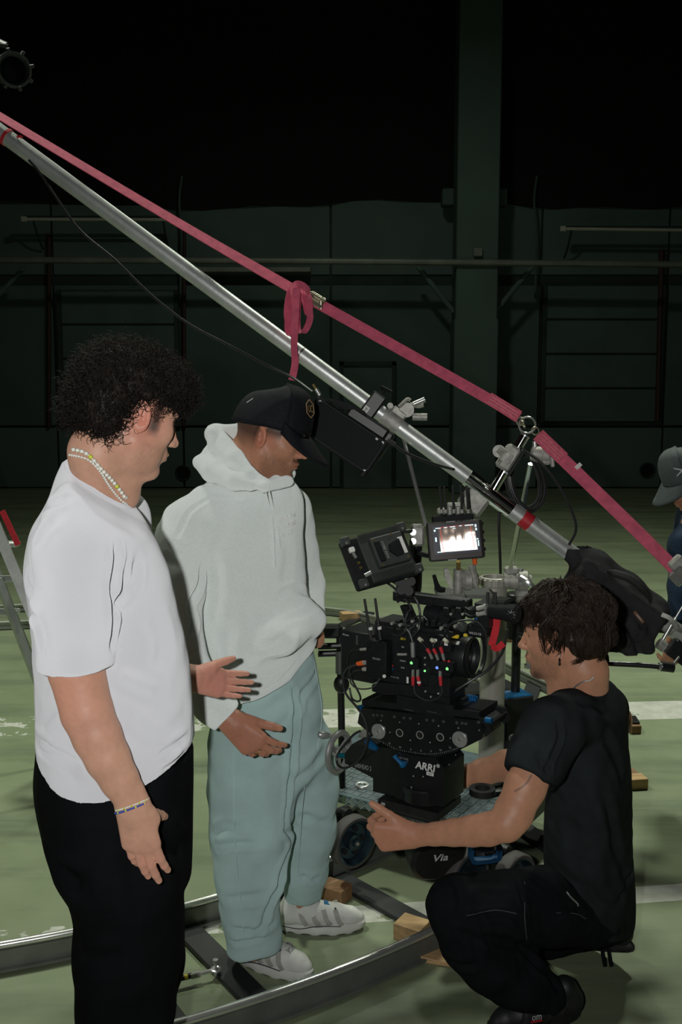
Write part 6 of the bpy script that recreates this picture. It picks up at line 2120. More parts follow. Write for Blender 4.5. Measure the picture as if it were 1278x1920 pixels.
    cb([(670, 1246, -0.018), (652, 1252, -0.03), (643, 1270, -0.035), (648, 1300, -0.03), (668, 1325, -0.03), (684, 1350, -0.03), (689, 1385, -0.03), (677, 1420, -0.03), (648, 1440, 0.0), (632, 1432, 0.02), (634, 1412, 0.03), (660, 1380, 0.03), (676, 1370, 0.04)], 0.0036)
    cb([(682, 1255, -0.016), (662, 1260, -0.03), (656, 1275, -0.03), (664, 1288, -0.03), (680, 1292, -0.02), (700, 1288, -0.01), (712, 1272, 0.0)], 0.0022)
    cb([(672, 1245, -0.014), (655, 1256, -0.02), (660, 1275, -0.02), (675, 1305, -0.02), (672, 1315, -0.01), (660, 1310, 0.0), (655, 1290, 0.01)], 0.0030)
    cb([(676, 1218, -0.016), (660, 1220, -0.012), (652, 1232, -0.005), (651, 1246, 0.0)], 0.0018)
    cb([(773, 1204, -0.004), (768, 1188, 0.0), (762, 1178, 0.0), (760, 1165, 0.01), (764, 1150, 0.02), (770, 1140, 0.02), (757, 1120, 0.02), (733, 1098, 0.0), (690, 1070, -0.01)], 0.0034)
    cb([(772, 1195, 0.0), (785, 1178, 0.0), (787, 1150, 0.02), (780, 1125, 0.02), (762, 1108, 0.02), (735, 1090, 0.0), (700, 1065, -0.01), (680, 1045, -0.02), (668, 1030, -0.02)], 0.0034)
    cb([(760, 1166, 0.01), (785, 1155, 0.0), (800, 1162, 0.0), (803, 1174, 0.01)], 0.0024)
    cb([(836, 1186, 0.02), (846, 1170, 0.0), (870, 1163, 0.0), (895, 1166, 0.01), (910, 1185, 0.02), (911, 1210, 0.03)], 0.0032)
    cb([(730, 1186, 0.02), (745, 1192, 0.0), (760, 1184, 0.0), (778, 1172, 0.01)], 0.0026)
    cb([(776, 1285, -0.006), (780, 1302, -0.012), (800, 1313, -0.012), (820, 1310, -0.012), (828, 1298, -0.01), (826, 1285, -0.006)], 0.0032)
    cb([(845, 1300, 0.03), (880, 1278, 0.07), (915, 1255, 0.09), (942, 1222, 0.09), (950, 1180, 0.09)], 0.0040)
    return t


def onboard_monitor():
    TL, sc = P(636, 1014, 2.60), 2.60 / FPX
    X = np.array([120 * sc, 0.07, 24 * sc]); D = np.array([37 * sc, -0.06, -86 * sc])
    D = D - X * X.dot(D) / X.dot(X)
    W, Hh = np.linalg.norm(X), np.linalg.norm(D)
    X /= W; U = -D / Hh
    N = np.cross(X, U)
    if N[1] > 0:
        N = -N
    fr = Matrix(np.stack([X, U, N], 1).tolist()) if np.linalg.det(np.stack([X, U, N], 1)) > 0 else Matrix(np.stack([X, -U, N], 1).tolist())
    C = TL + X * W / 2 - U * Hh / 2
    t = thing('onboard_monitor', 'small black monitor seen from behind with ribbed battery back, atop the camera', 'monitor', C - U * Hh / 2)
    at = lambda u, v, n: C + X * u * W + U * v * Hh + N * n
    MB().box(at(0, 0, -0.012), (W, Hh, 0.020), rot=fr, bev=0.005).build('housing', 'black_plastic', t)
    MB().box(at(0, 0, -0.024), (W * 0.92, Hh * 0.9, 0.004), rot=fr, bev=0.001).build('screen', 'glass_dark', t)
    MB().box(at(0.10, 0, 0.003), (W * 0.70, Hh * 0.92, 0.012), rot=fr, bev=0.003).build('back_plate', 'dark_plastic', t)
    for i in range(26):
        u = -0.23 + i * 0.0265
        for v in (-0.38, 0.40):
            MB().box(at(u, v, 0.012), (0.0024, Hh * 0.16, 0.008), rot=fr).build('cooling_fin', 'dark_plastic', t)
    for (u, v) in ((-0.44, 0.44), (0.46, 0.44), (-0.40, -0.42), (0.47, -0.42)):
        c_ = MB().box(at(u, v, 0.006), (0.026, 0.024, 0.018), rot=fr, bev=0.003).build('corner_block', 'dark_plastic', t)
        MB().cyl(at(u, v - 0.05, 0.014), at(u, v - 0.05, 0.0165), 0.0036, n=12).build('corner_screw', 'steel', c_)
    MB().box(at(-0.42, 0, 0.000), (0.030, Hh * 0.7, 0.008), rot=fr, bev=0.003).build('socket_recess', 'void_black', t)
    bp = MB().box(at(0.12, 0.03, 0.022), (W * 0.50, Hh * 0.58, 0.026), rot=fr, bev=0.003).build('battery_plate', 'dark_plastic', t)
    wdg = MB()
    wdg.prism([at(0.10, 0.10, 0.035), at(0.27, 0.16, 0.035), at(0.27, -0.14, 0.035), at(0.16, -0.16, 0.035), at(0.08, -0.02, 0.035)], N * 0.010)
    wdg.build('battery_wedge', 'black_plastic', bp)
    MB().box(at(-0.06, 0.02, 0.038), (0.014, Hh * 0.40, 0.010), rot=fr, bev=0.002).build('latch', 'black_plastic', bp)
    MB().box(at(0.31, 0.04, 0.0355), (0.014, Hh * 0.33, 0.001), rot=fr).build('battery_label', 'white_label', bp)
    text('plate_lettering', 'CORE SWX', at(0.03, 0.03, 0.0358), U if False else -U, X, 0.007, 'grey_print', bp, width=0.05, extrude=0.0006)
    for (u, v) in ((-0.09, 0.27), (0.20, 0.29), (0.33, -0.20), (-0.08, -0.24)):
        MB().cyl(at(u, v, 0.034), at(u, v, 0.0365), 0.0032, n=10).build('plate_screw', 'brass', bp)
    MB().box(at(-0.40, 0.24, 0.012), (0.016, 0.014, 0.012), rot=fr, bev=0.002).build('plug', 'white_label', t)
    MB().cyl(at(-0.40, 0.17, 0.014), at(-0.39, 0.06, 0.016), 0.0045, n=10).build('plug_collar', 'steel', t)
    MB().cyl(at(-0.36, -0.30, 0.014), at(-0.26, -0.28, 0.018), 0.006, n=12).build('plug_collar', 'steel', t)
    for v in (-0.02, -0.12):
        MB().cyl(at(-0.36, v, 0.004), at(-0.36, v, 0.009), 0.004, n=10).build('socket', 'brass', t)
    # tilting bracket down to the handle
    for k, (x, y) in enumerate(((748, 1090), (760, 1096), (770, 1090), (752, 1106), (766, 1108))):
        MB().cyl(P(x, y, 2.64), P(x, y, 2.70), 0.013, n=16).build('hinge_disc', 'rubber', t)
    MB().box(P(760, 1104, 2.68), (0.05, 0.03, 0.05), rot=RIGM, bev=0.006).build('tilt_bracket', 'black_metal', t)
    return t


mat('grey_metal', (0.16, 0.165, 0.16), 0.4, 0.8)
mat('teal_anodised', (0.005, 0.14, 0.19), 0.3, 0.4)
mat('black_worn', (0.012, 0.012, 0.013), 0.45, 0.1, 0.3, 40, 0.1, 120, wear=((0.30, 0.29, 0.28), 0.70, 45))
mat('dark_print', (0.05, 0.052, 0.055), 0.6)
mat('cream_plug', (0.50, 0.50, 0.38), 0.5)
mat('lens_glass', (0.006, 0.009, 0.014), 0.05, 0, coat=1.0)
mat('led_green', (0.05, 0.4, 0.05), 0.4, emit=(0.15, 1.0, 0.2), estr=0.7)
mat('led_blue', (0.02, 0.1, 0.5), 0.4, emit=(0.02, 0.18, 1.0), estr=0.9)
geared_head()
cinema_camera()
onboard_monitor()
# ================================================================== THE JIB TUBE, ITS STRAP AND CLAMPS
def pole_y(px):
    return 3.36 - 0.16 * px / 1278.0


def pp(px, dpx=0.0, dy=0.0):
    """point on the tube's axis at photograph column px (dpx = offset across it, up-right positive)"""
    py = 248 + px * 0.7385
    nx, ny = 0.594, -0.804
    return P(px + nx * dpx, py + ny * dpx, pole_y(px) + dy)


AX = pp(1200) - pp(0); AX /= np.linalg.norm(AX)
NY = np.array([0, -1.0, 0])
NU = np.cross(AX, NY); NU /= np.linalg.norm(NU)
if NU[2] < 0:
    NU = -NU
POLM = Matrix(np.stack([AX, np.cross(NU, AX), NU], 1).tolist())


def jib():
    t = thing('jib_tube', 'long aluminium jib tube slanting across the frame from top left', 'jib', pp(1000))
    MB().lathe(pp(-160), AX, [(0, 0.0265), (np.linalg.norm(pp(890) - pp(-160)), 0.0265)], n=28).build('main_tube', 'rough_alu', t)
    MB().lathe(pp(876), AX, [(0, 0.0262), (0, 0.0292), (0.045, 0.0292), (0.046, 0.0275), (0.062, 0.0275), (0.063, 0.0292), (np.linalg.norm(pp(958) - pp(876)), 0.0292)], n=28).build('joint_sleeve', 'chrome', t)
    MB().lathe(pp(956), AX, [(0, 0.0285), (0.01, 0.0285), (np.linalg.norm(pp(1290) - pp(956)), 0.0285)], n=28).build('tail_tube', 'rough_alu', t)
    for px, w_ in ((985, 0.036), (13, 0.010)):
        MB().lathe(pp(px) - AX * w_ / 2, AX, [(0, 0.0295), (w_, 0.0295)], n=28).build('red_tape', 'red_plastic', t)
    MB().band([pp(24, 12, -0.02), pp(28, 16, -0.02), pp(32, 17, -0.02)], AX, 0.008, 0.002).build('tape_end', 'red_plastic', t)
    MB().cyl(pp(563) - AX * 0.003, pp(563) + AX * 0.003, 0.0272, n=28).build('tube_seam', 'grey_metal', t)
    # chrome king post standing off the tube
    a, b = P(925, 918, 3.17), P(983, 818, 3.17)
    po = MB().cyl(a, b, 0.0155, n=22).build('king_post', 'chrome', t)
    MB().tor(P(988, 797, 3.17), (0.15, 1, 0.1), 0.026, 0.0032, 28, 8).build('strap_ring', 'steel', t)
    MB().cyl(b, b + (b - a) * 0.02, 0.0165, n=22).build('post_collar', 'steel', t)
    MB().box(pp(905, -24, -0.0), (0.09, 0.04, 0.10), rot=POLM, bev=0.012).build('pivot_block', 'cast_alu', t)
    # black handle arm at the tail
    MB().tube([P(1120, 1243, 3.0), P(1200, 1247, 2.98), P(1238, 1250, 2.97)], 0.0085, k=12).build('tail_handle', 'black_paint', t)
    MB().cyl(P(1234, 1249, 2.97), P(1240, 1250, 2.97), 0.0125, n=18).build('handle_collar', 'steel', t)
    MB().cyl(P(1239, 1249, 2.97), P(1262, 1252, 2.97), 0.0155, n=18).build('handle_end', 'black_paint', t)
    MB().cyl(P(1258, 1250, 2.975), P(1272, 1232, 3.0), 0.004, n=10).build('handle_link', 'steel', t)
    MB().box(P(1272, 1222, 3.05), (0.07, 0.04, 0.06), rot=POLM, bev=0.006).build('handle_bracket', 'black_metal', t)
    MB().sph(P(1126, 1238, 3.0), 0.032, 14, (0.8, 0.8, 1.2)).build('handle_knob', 'black_plastic', t)
    MB().cyl(P(1118, 1252, 2.99), P(1132, 1256, 2.99), 0.016, n=14).build('handle_wheel', 'black_plastic', t)
    # wing clamp at the tail
    MB().box(pp(1252, 0, -0.035), (0.05, 0.02, 0.05), rot=POLM, bev=0.005).build('tail_clamp', 'cast_alu', t)
    MB().band([P(1240, 1152, 3.10), P(1256, 1160, 3.09), P(1268, 1178, 3.09), P(1276, 1182, 3.10)], (0.3, 0.1, 0.9), 0.014, 0.008).build('clamp_wing', 'cast_alu', t)
    MB().cyl(P(1236, 1210, 3.10), P(1266, 1158, 3.10), 0.006, n=12).build('clamp_bolt', 'steel', t)
    MB().cyl(P(1266, 1158, 3.10), P(1284, 1128, 3.10), 0.003, n=10).build('clamp_rod', 'steel', t)
    MB().cyl(P(1234, 1206, 3.08), P(1246, 1214, 3.08), 0.018, n=14).build('clamp_foot', 'cast_alu', t)
    # pipe clamp half way, swivel and spigot
    cl = MB()
    c0 = pp(733)
    cl.lathe(c0 - AX * 0.032, AX, [(0, 0.0275), (0, 0.036), (0.064, 0.036), (0.064, 0.0275)], n=18, close=True)
    cl.box(c0 + NU * 0.034 + AX * 0.005, (0.055, 0.045, 0.03), rot=POLM, bev=0.006)
    cl.build('pipe_clamp', 'cast_alu', t)
    MB().cyl(pp(742, 34, -0.02), pp(742, 34, 0.03), 0.024, n=20).build('swivel', 'cast_alu', t)
    MB().cyl(pp(755, 30, -0.015), pp(773, 46, -0.015), 0.012, n=16).build('spigot', 'cast_alu', t)
    MB().cyl(P(775, 758, 3.22), P(796, 749, 3.22), 0.009, n=14).build('spigot_pin', 'steel', t)
    MB().tube([pp(730, 30, -0.03), pp(733, 50, -0.03), pp(738, 52, -0.03)], 0.006, k=8).build('wing_lever', 'cast_alu', t)
    MB().cyl(pp(718, 22, -0.03), pp(718, 22, 0.02), 0.010, n=12).build('clamp_screw', 'cast_alu', t)
    MB().tube([pp(741, 46, 0), pp(752, 52, 0), pp(758, 60, 0)], 0.007, k=8).build('wing_lever', 'cast_alu', t)
    # black camera-monitor bracket on the tube
    MB().box(pp(697, 4, -0.005), (0.05, 0.07, 0.085), rot=POLM, bev=0.006).build('monitor_bracket', 'black_metal', t)
    MB().box(pp(692, -14, -0.045), (0.018, 0.002, 0.034), rot=POLM).build('bracket_label', 'white_label', t)
    text('bracket_lettering', 'CINE', pp(692, -14, -0.0465), NU, -AX, 0.009, 'black_plastic', t, width=0.026)
    MB().cyl(pp(697, 30, -0.01), pp(697, 38, -0.01), 0.008, n=12).build('bracket_knob', 'black_plastic', t)
    MB().tube([pp(690, 40, -0.01), pp(700, 42, -0.01), pp(708, 44, -0.01)], 0.006, k=8).build('bracket_lever', 'black_plastic', t)
    return t


jib()


def strap():
    t = thing('tie_strap', 'pink webbing tie-down strap running above the jib tube, with a bundled tail', 'strap', P(560, 600, 3.3))
    ya = 3.36
    lf = [P(-30, 200, 3.45), P(150, 308, 3.42), P(350, 427, 3.38), P(545, 540, 3.30)]
    wl = [(0.35, 0.6, 0.75)] * 4
    MB().band(lf, np.array([(0.30, 0.85, 0.62), (0.30, 0.8, 0.62), (0.35, 0.7, 0.62), (0.40, 0.55, 0.70)]), 0.040, 0.003, sub=8).build('upper_webbing', 'strap_pink', t)
    MB().band([P(580, 560, 3.28), P(750, 655, 3.24), P(910, 745, 3.20), P(972, 783, 3.175)], (0.45, 0.25, 0.85), 0.036, 0.003, sub=8).build('middle_webbing', 'strap_pink', t)
    MB().band([P(1008, 816, 3.165), P(1100, 905, 3.12), P(1200, 1002, 3.06), P(1266, 1068, 3.02)], (0.72, 0.1, 0.70), 0.040, 0.003, sub=8).build('lower_webbing', 'strap_pink', t)
    # doubled, stitched ends
    MB().band([P(915, 746, 3.196), P(972, 781, 3.171)], (0.45, 0.25, 0.85), 0.040, 0.004, smooth=False).build('stitched_end', 'strap_stitch', t)
    MB().band([P(1008, 815, 3.161), P(1055, 860, 3.141)], (0.72, 0.1, 0.70), 0.044, 0.004, smooth=False).build('stitched_end', 'strap_stitch', t)
    for k in (-0.010, 0, 0.010):
        dw = np.array([0.72, 0.1, 0.70]) * k
        MB().tube([P(1012, 819, 3.157) + dw, P(1052, 857, 3.138) + dw], 0.0008, k=4, smooth=False).build('stitch_row', 'strap_thread', t)
        dw = np.array([0.45, 0.25, 0.85]) * k
        MB().tube([P(918, 748, 3.19) + dw, P(968, 779, 3.167) + dw], 0.0008, k=4, smooth=False).build('stitch_row', 'strap_thread', t)
    MB().box(P(1084, 874, 3.128), (0.012, 0.003, 0.022), rot=Matrix.Rotation(0.8, 3, 'Y')).build('care_tag', 'white_label', t)
    # ratchet buckle
    A, B = P(573, 553, 3.285), P(612, 574, 3.27)
    d = (B - A) / np.linalg.norm(B - A)
    rm = Matrix(np.stack([d, np.cross(np.array([0.2, -1, 0.1]), d), np.array([0.2, -1, 0.1])], 1).tolist())
    rb = MB().box((A + B) / 2 + np.array([0, -0.004, 0.002]), (0.055, 0.042, 0.006), rot=basis(np.array([0.1, -0.9, 0.35]), d), bev=0.003).build('ratchet_frame', 'zinc', t)
    MB().box((A + B) / 2 + np.array([0.004, -0.014, 0.010]), (0.062, 0.008, 0.012), rot=basis(np.array([0.1, -0.9, 0.35]), d), bev=0.002).build('ratchet_handle', 'zinc', t)
    for s_ in (-1, 1):
        MB().cyl((A + B) / 2 + d * 0.018 * s_ + np.array([0, -0.002, -0.02]), (A + B) / 2 + d * 0.018 * s_ + np.array([0, -0.002, 0.02]), 0.007, n=12).build('ratchet_drum', 'zinc', t)
    # links at the ring
    for c_, ax in ((P(975, 790, 3.17), (0.5, 0.8, 0)), (P(980, 795, 3.16), (0.9, 0.1, 0.5)), (P(1003, 808, 3.165), (0.5, 0.8, 0.2))):
        MB().tor(c_, ax, 0.0125, 0.0024, 16, 6).build('link', 'zinc', t)
    # bundled tail: loops of webbing and the end hanging down
    W = lambda x, y, dy=0.0: P(x, y, 3.27 + dy)
    loops = [
        [(552, 535, 0), (542, 555, -.02), (538, 590, -.03), (543, 612, -.02), (552, 610, -.01), (556, 580, 0), (558, 545, 0)],
        [(562, 535, 0), (574, 560, -.02), (581, 595, -.03), (570, 622, -.03), (558, 618, -.02), (557, 585, -.01), (560, 545, 0)],
        [(548, 538, -.01), (553, 570, -.04), (552, 610, -.05), (548, 628, -.04), (540, 620, -.03), (541, 580, -.02), (549, 542, -.01)],
        [(572, 540, -.01), (580, 565, -.03), (578, 590, -.02), (570, 560, 0), (563, 540, 0)],
        [(545, 540, -.03), (556, 533, -.04), (568, 536, -.03), (578, 546, -.02), (578, 556, -.01)],
    ]
    for i, lp in enumerate(loops):
        MB().band([W(*p) for p in lp], (0.75, 0.55, 0.1) if i < 4 else (0.1, 0.3, 0.9), 0.024, 0.0025, sub=7).build('webbing_loop', 'strap_pink', t)
    MB().band([W(556, 540, -.05), W(553, 600, -.06), W(551, 650, -.065), W(553, 680, -.06), W(547, 713, -.055)], np.array([(0.9, 0.3, 0.1), (0.9, 0.2, 0.1), (0.75, 0.6, 0.1), (0.85, 0.4, 0.1), (0.9, 0.3, 0.1)]), 0.024, 0.0025, sub=8).build('hanging_tail', 'strap_pink', t)
    # hook at the lower end
    MB().box(P(1270, 1058, 3.02), (0.045, 0.03, 0.05), rot=Matrix.Rotation(0.8, 3, 'Y'), bev=0.006).build('end_buckle', 'cast_alu', t)
    MB().box(P(1272, 1080, 3.01), (0.05, 0.02, 0.05), rot=Matrix.Rotation(0.8, 3, 'Y'), bev=0.004).build('end_hook', 'steel', t)


mat('strap_stitch', (0.56, 0.10, 0.155), 0.8, 0, 0.25, 120, 0.4, 700)
mat('strap_thread', (0.66, 0.30, 0.34), 0.8)
strap()

# ---- black monitor slung under the tube
def slung_monitor():
    Y0 = 3.12
    A, B, Cc = P(596, 741, Y0), P(729, 829, Y0 - 0.03), P(688, 893, Y0 - 0.03)
    X = B - A; W = np.linalg.norm(X); X /= W
    D = Cc - B; D -= X * X.dot(D); Hh = np.linalg.norm(D); D /= Hh
    N = np.cross(X, -D)
    if N[1] > 0:
        N = -N
    fr = Matrix(np.stack([X, np.cross(N, X), N], 1).tolist())
    at = lambda u, v, n=0.0: A + X * u * W + D * v * Hh + N * n
    t = thing('slung_monitor', 'flat black monitor slung under the jib tube beside the cap', 'monitor', at(0.5, 1))
    MB().box(at(0.5, 0.5, -0.02), (W, Hh, 0.036), rot=fr, bev=0.006).build('housing', 'black_plastic', t)
    MB().box(at(0.5, 0.5, 0.000), (W * 0.9, Hh * 0.82, 0.003), rot=fr, bev=0.001).build('screen', 'glass_dark', t)
    for u in (0.06, 0.94):
        for v in (0.1, 0.9):
            MB().cyl(at(u, v, -0.004), at(u, v, 0.001), 0.004, n=10).build('screw', 'grey_metal', t)
    MB().box(at(0.66, -0.10, -0.03), (W * 0.55, 0.04, 0.03), rot=fr, bev=0.008).build('battery', 'black_metal', t)
    MB().box(at(0.90, 0.16, -0.05), (0.06, 0.10, 0.05), rot=fr, bev=0.008).build('side_module', 'black_metal', t)
    MB().box(at(0.86, 0.10, 0.002), (0.008, 0.006, 0.001), rot=fr).build('side_label', 'white_label', t)
    MB().box(at(0.95, 0.98, -0.01), (0.018, 0.03, 0.02), rot=fr, bev=0.004).build('knob_block', 'black_plastic', t)
    MB().cyl(at(0.02, -0.02, 0), at(-0.06, -0.10, 0), 0.006, n=12).build('plug', 'steel', t)
    MB().cyl(at(-0.06, -0.10, 0), at(-0.12, -0.16, 0), 0.004, n=10).build('plug_tip', 'brass', t)
    MB().cyl(P(726, 826, 3.1), P(740, 834, 3.1), 0.008, n=12).build('power_plug', 'rubber', t)
    for k in range(5):
        MB().tube([at(0.1 + 0.05 * k, -0.05, -0.01), at(0.3 + 0.05 * k, -0.18 - 0.02 * k, -0.02), at(0.5 + 0.04 * k, -0.16, -0.02)], 0.004, k=6).build('cable_bunch', 'cable', t)


slung_monitor()

# long cable from the tube's head end to the slung monitor; other cables
cb = lambda lab, pts, r=0.004: tag(MB().tube(pts, r, k=7, sub=8).build('cable', 'cable'), lab, 'cable', 'loose cables')
cb('thin dark cable drooping below the jib tube at left', [P(54, 300, 3.33), P(75, 325, 3.33), P(105, 370, 3.33), P(150, 432, 3.33), P(215, 487, 3.32), P(280, 550, 3.31), P(350, 605, 3.3), P(430, 648, 3.28), P(500, 685, 3.24), P(548, 708, 3.2), P(586, 735, 3.13)], 0.0042)
cb('black cable looping from the slung monitor under the jib tube', [P(738, 833, 3.1), P(755, 846, 3.1), P(785, 860, 3.12), P(820, 872, 3.15), P(850, 880, 3.19)], 0.0045)
cb('black cable hanging straight down beside the lit monitor', [P(936, 955, 3.25), P(935, 990, 3.25), P(937, 1040, 3.27), P(938, 1075, 3.3)], 0.005)
cb('black cable arcing from the coil to the sandbag', [P(985, 846, 3.12), P(1015, 870, 3.1), P(1050, 915, 3.1), P(1074, 965, 3.1), P(1079, 995, 3.1), P(1066, 1022, 3.1)], 0.0045)
# coil of cable hung on the king post clamp
tc = thing('cable_coil', 'coil of black cable hanging from the clamp on the king post', 'cable', P(985, 960, 3.25))
for k in range(9):
    a = k * 0.7
    cx, cy = 985 + 6 * math.sin(a * 1.3), 903 + 3 * math.cos(a)
    pts = [P(cx + (30 + 3 * math.sin(k * 1.7)) * math.cos(u) + 7 * math.sin(u), cy + (52 + 3 * math.cos(k * 2.1)) * math.sin(u), 3.24 + 0.012 * math.sin(k * 2.3) + 0.01 * math.cos(u + k)) for u in np.linspace(0, 2 * PI, 17)]
    MB().tube(pts, 0.0038, k=6, sub=3).build('coil_turn', 'cable', tc)

# clamps on the king post
def grip(label, c0, s=1.0, ax=None):
    t = thing('grip_clamp', label, 'clamp', c0, 'grip clamps')
    return t


t = grip('cast grip clamp with paddle lever on the king post', P(946, 862, 3.15))
MB().box(P(952, 858, 3.15), (0.045, 0.05, 0.085), rot=Matrix.Rotation(0.55, 3, 'Y'), bev=0.008).build('jaw', 'cast_alu', t)
MB().box(P(966, 866, 3.15), (0.010, 0.05, 0.10), rot=Matrix.Rotation(0.55, 3, 'Y'), bev=0.002).build('plate', 'black_metal', t)
MB().cyl(P(935, 846, 3.11), P(935, 846, 3.15), 0.020, n=18).build('lever_head', 'cast_alu', t)
MB().band([P(932, 844, 3.115), P(945, 855, 3.11), P(957, 862, 3.11)], (0.5, 0, -0.8), 0.030, 0.014).build('paddle_lever', 'cast_alu', t)
MB().cyl(P(952, 835, 3.15), P(956, 842, 3.15), 0.012, n=12).build('nut', 'cast_alu', t)
t = grip('round grip head clamp hanging behind the strap ring', P(1015, 870, 3.2))
MB().lathe(P(996, 850, 3.2), np.array([1, 0, -0.15]), [(0, 0.022), (0.02, 0.026), (0.03, 0.026), (0.032, 0.03), (0.055, 0.03), (0.06, 0.022)], n=22).build('head', 'cast_alu', t)
MB().cyl(P(1002, 828, 3.2), P(1003, 850, 3.2), 0.008, n=12).build('stud', 'steel', t)
MB().tube([P(1020, 838, 3.18), P(1032, 850, 3.17), P(1036, 875, 3.17)], [0.010, 0.008, 0.007], k=8).build('tee_handle', 'cast_alu', t)
MB().tube([P(1008, 860, 3.19), P(1025, 868, 3.18), P(1034, 862, 3.18)], 0.007, k=8).build('tee_handle', 'cast_alu', t)

# ---- thin support rods
rod = lambda lab, pts, m='steel', r=0.0065: tag(MB().tube(pts, r, k=10, smooth=False).build('support_rod', m), lab, 'rod', 'support rods')
rod('thin steel rod slanting down from the jib tube behind the lit monitor', [P(755, 818, 3.28), P(798, 985, 3.12)], 'steel', 0.0062)
rod('polished steel rod rising from the dolly column clamp to the jib tube', [P(994, 870, 3.32), P(956, 1068, 3.55)], 'chrome', 0.0085)

# ---- sandbag on the tail of the tube
def sandbag():
    t = thing('sandbag', 'black canvas saddle sandbag draped over the tail of the jib tube', 'sandbag', P(1150, 1200, 3.15))
    v = Vol(P(1010, 1000, 3.0) * [1, 0, 0] + [0, 2.95, P(1100, 1245, 3.0)[2]], P(1265, 1000, 3.0) * [1, 0, 0] + [0.05, 3.42, P(1080, 1020, 3.3)[2]], 0.005)
    # upper roll over the tube
    v.chain([(pp(1072, 4), 0.040), (pp(1110, 8), 0.050), (pp(1170, 6), 0.055), (pp(1220, 4), 0.050), (pp(1242, 0), 0.038)], 0.03)
    # hanging pouch
    def slab(X, Y_, Z):
        # coordinates along the tube and straight down from it
        ox, oy, oz = pp(1150)
        u = (X - ox) * AX[0] + (Y_ - oy) * AX[1] + (Z - oz) * AX[2]
        hz = (X - ox) * NU[0] + (Y_ - oy) * NU[1] + (Z - oz) * NU[2]
        wv = Y_ - oy + 0.03
        d1 = np.abs(u - 0.015 + hz * 0.10) - 0.150
        d2 = np.abs(hz + 0.095) - 0.100
        d3 = np.abs(wv) - (0.058 - 0.10 * np.clip(-hz - 0.09, 0, 1))
        q = np.sqrt(np.maximum(d1, 0) ** 2 + np.maximum(d2, 0) ** 2 + np.maximum(d3, 0) ** 2) + np.minimum(np.maximum(np.maximum(d1, d2), d3), 0)
        return q - 0.016
    v.put(slab, v.lo, np.array([a[-1] for a in v.ax]), 0.03)
    v.chain([(P(1160, 1190, 3.1), 0.03), (P(1182, 1228, 3.1), 0.018)], 0.02)
    v.chain([(P(1195, 1185, 3.12), 0.03), (P(1218, 1218, 3.12), 0.014)], 0.02)
    V, Q = v.mesh()
    V = relax(V, Q, 2)
    V = crease(V, Q, [([(1070, 1070), (1120, 1105), (1180, 1150), (1210, 1175)], 0.006, 0.006), ([(1205, 1165), (1195, 1195), (1175, 1220)], 0.006, 0.004), ([(1090, 1055), (1100, 1080), (1110, 1090)], 0.012, 0.004), ([(1130, 1100), (1160, 1090), (1190, 1110)], 0.02, 0.004)])
    V = V + vnormals(V, Q) * (0.0022 * wob(V, 24, 51) + 0.0012 * wob(V, 70, 52))[:, None]
    b = obj('bag', mesh_np('bag', V, Q), 'bag_canvas', t)
    q = on_surface(V, [(1188, 1150), (1207, 1163)])
    MB().band([q[0] + [0, -.004, 0], q[1] + [0, -.004, 0]], (0.4, 0, 0.9), 0.010, 0.002, smooth=False).build('brown_tag', 'leather_brown', t)
    text('tag_lettering', 'CINEBAGS', (q[0] + q[1]) / 2 + np.array([0, -0.006, 0]), q[1] - q[0], (0.4, 0, 0.9), 0.005, 'white_print', t, width=0.026)
    hp = [P(1140, 1072, 3.10), P(1152, 1075, 3.08), P(1180, 1085, 3.07), P(1205, 1105, 3.07), P(1218, 1122, 3.09)]
    MB().tube(hp, [0.007, 0.012, 0.013, 0.012, 0.007], k=10).build('carry_handle', 'rubber', t)
    MB().band([P(1122, 1062, 3.12), P(1145, 1072, 3.10)], (0.2, 0.6, 0.7), 0.03, 0.003, smooth=False).build('handle_tab', 'bag_canvas', t)
    MB().band([P(1214, 1115, 3.09), P(1220, 1128, 3.10)], (0.2, 0.6, 0.7), 0.03, 0.003, smooth=False).build('handle_tab', 'bag_canvas', t)
    MB().tube([pp(1082, 28, -0.01), pp(1090, 30, -0.01), pp(1096, 28, -0.01)], 0.004, k=6).build('d_ring', 'black_metal', t)


mat('bag_canvas', (0.030, 0.031, 0.032), 0.9, 0, 0.25, 18, 0.35, 260, spec=0.08)
mat('leather_brown', (0.16, 0.075, 0.04), 0.7)
sandbag()
# ================================================================== THE DOLLY ON ITS CURVED TRACK
RC = np.array([-2.0, 5.7])           # centre of the curved track
R_OUT, R_IN = 3.622, 3.053
RAIL_Z = 0.085
mat('checker_plate', (0.13, 0.18, 0.20), 0.4, 0.5, 0.25, 20, 0.1, 90)
mat('checker_bar', (0.38, 0.44, 0.46), 0.3, 0.6, 0.2, 30)
mat('dolly_dark', (0.012, 0.013, 0.014), 0.4, 0.2, 0.2, 30)
mat('column_grey', (0.40, 0.39, 0.345), 0.42, 0.25, 0.05, 10)
mat('tyre', (0.060, 0.056, 0.054), 0.75)
mat('wheel_rim', (0.05, 0.085, 0.11), 0.28, 0.8, 0.15, 30)
mat('blue_worn', (0.010, 0.055, 0.13), 0.4, 0.1, 0.2, 30, wear=((0.30, 0.38, 0.42), 0.66, 40))
mat('rail_steel', (0.74, 0.75, 0.72), 0.26, 0.82, 0.10, 10)
mat('rail_dull', (0.26, 0.28, 0.24), 0.5, 0.3, 0.2, 10)
mat('rail_web', (0.17, 0.18, 0.165), 0.42, 0.5, 0.2, 8)


def tan(p):
    d = np.array([p[0] - RC[0], p[1] - RC[1], 0]); d /= np.linalg.norm(d)
    return d, np.array([-d[1], d[0], 0])


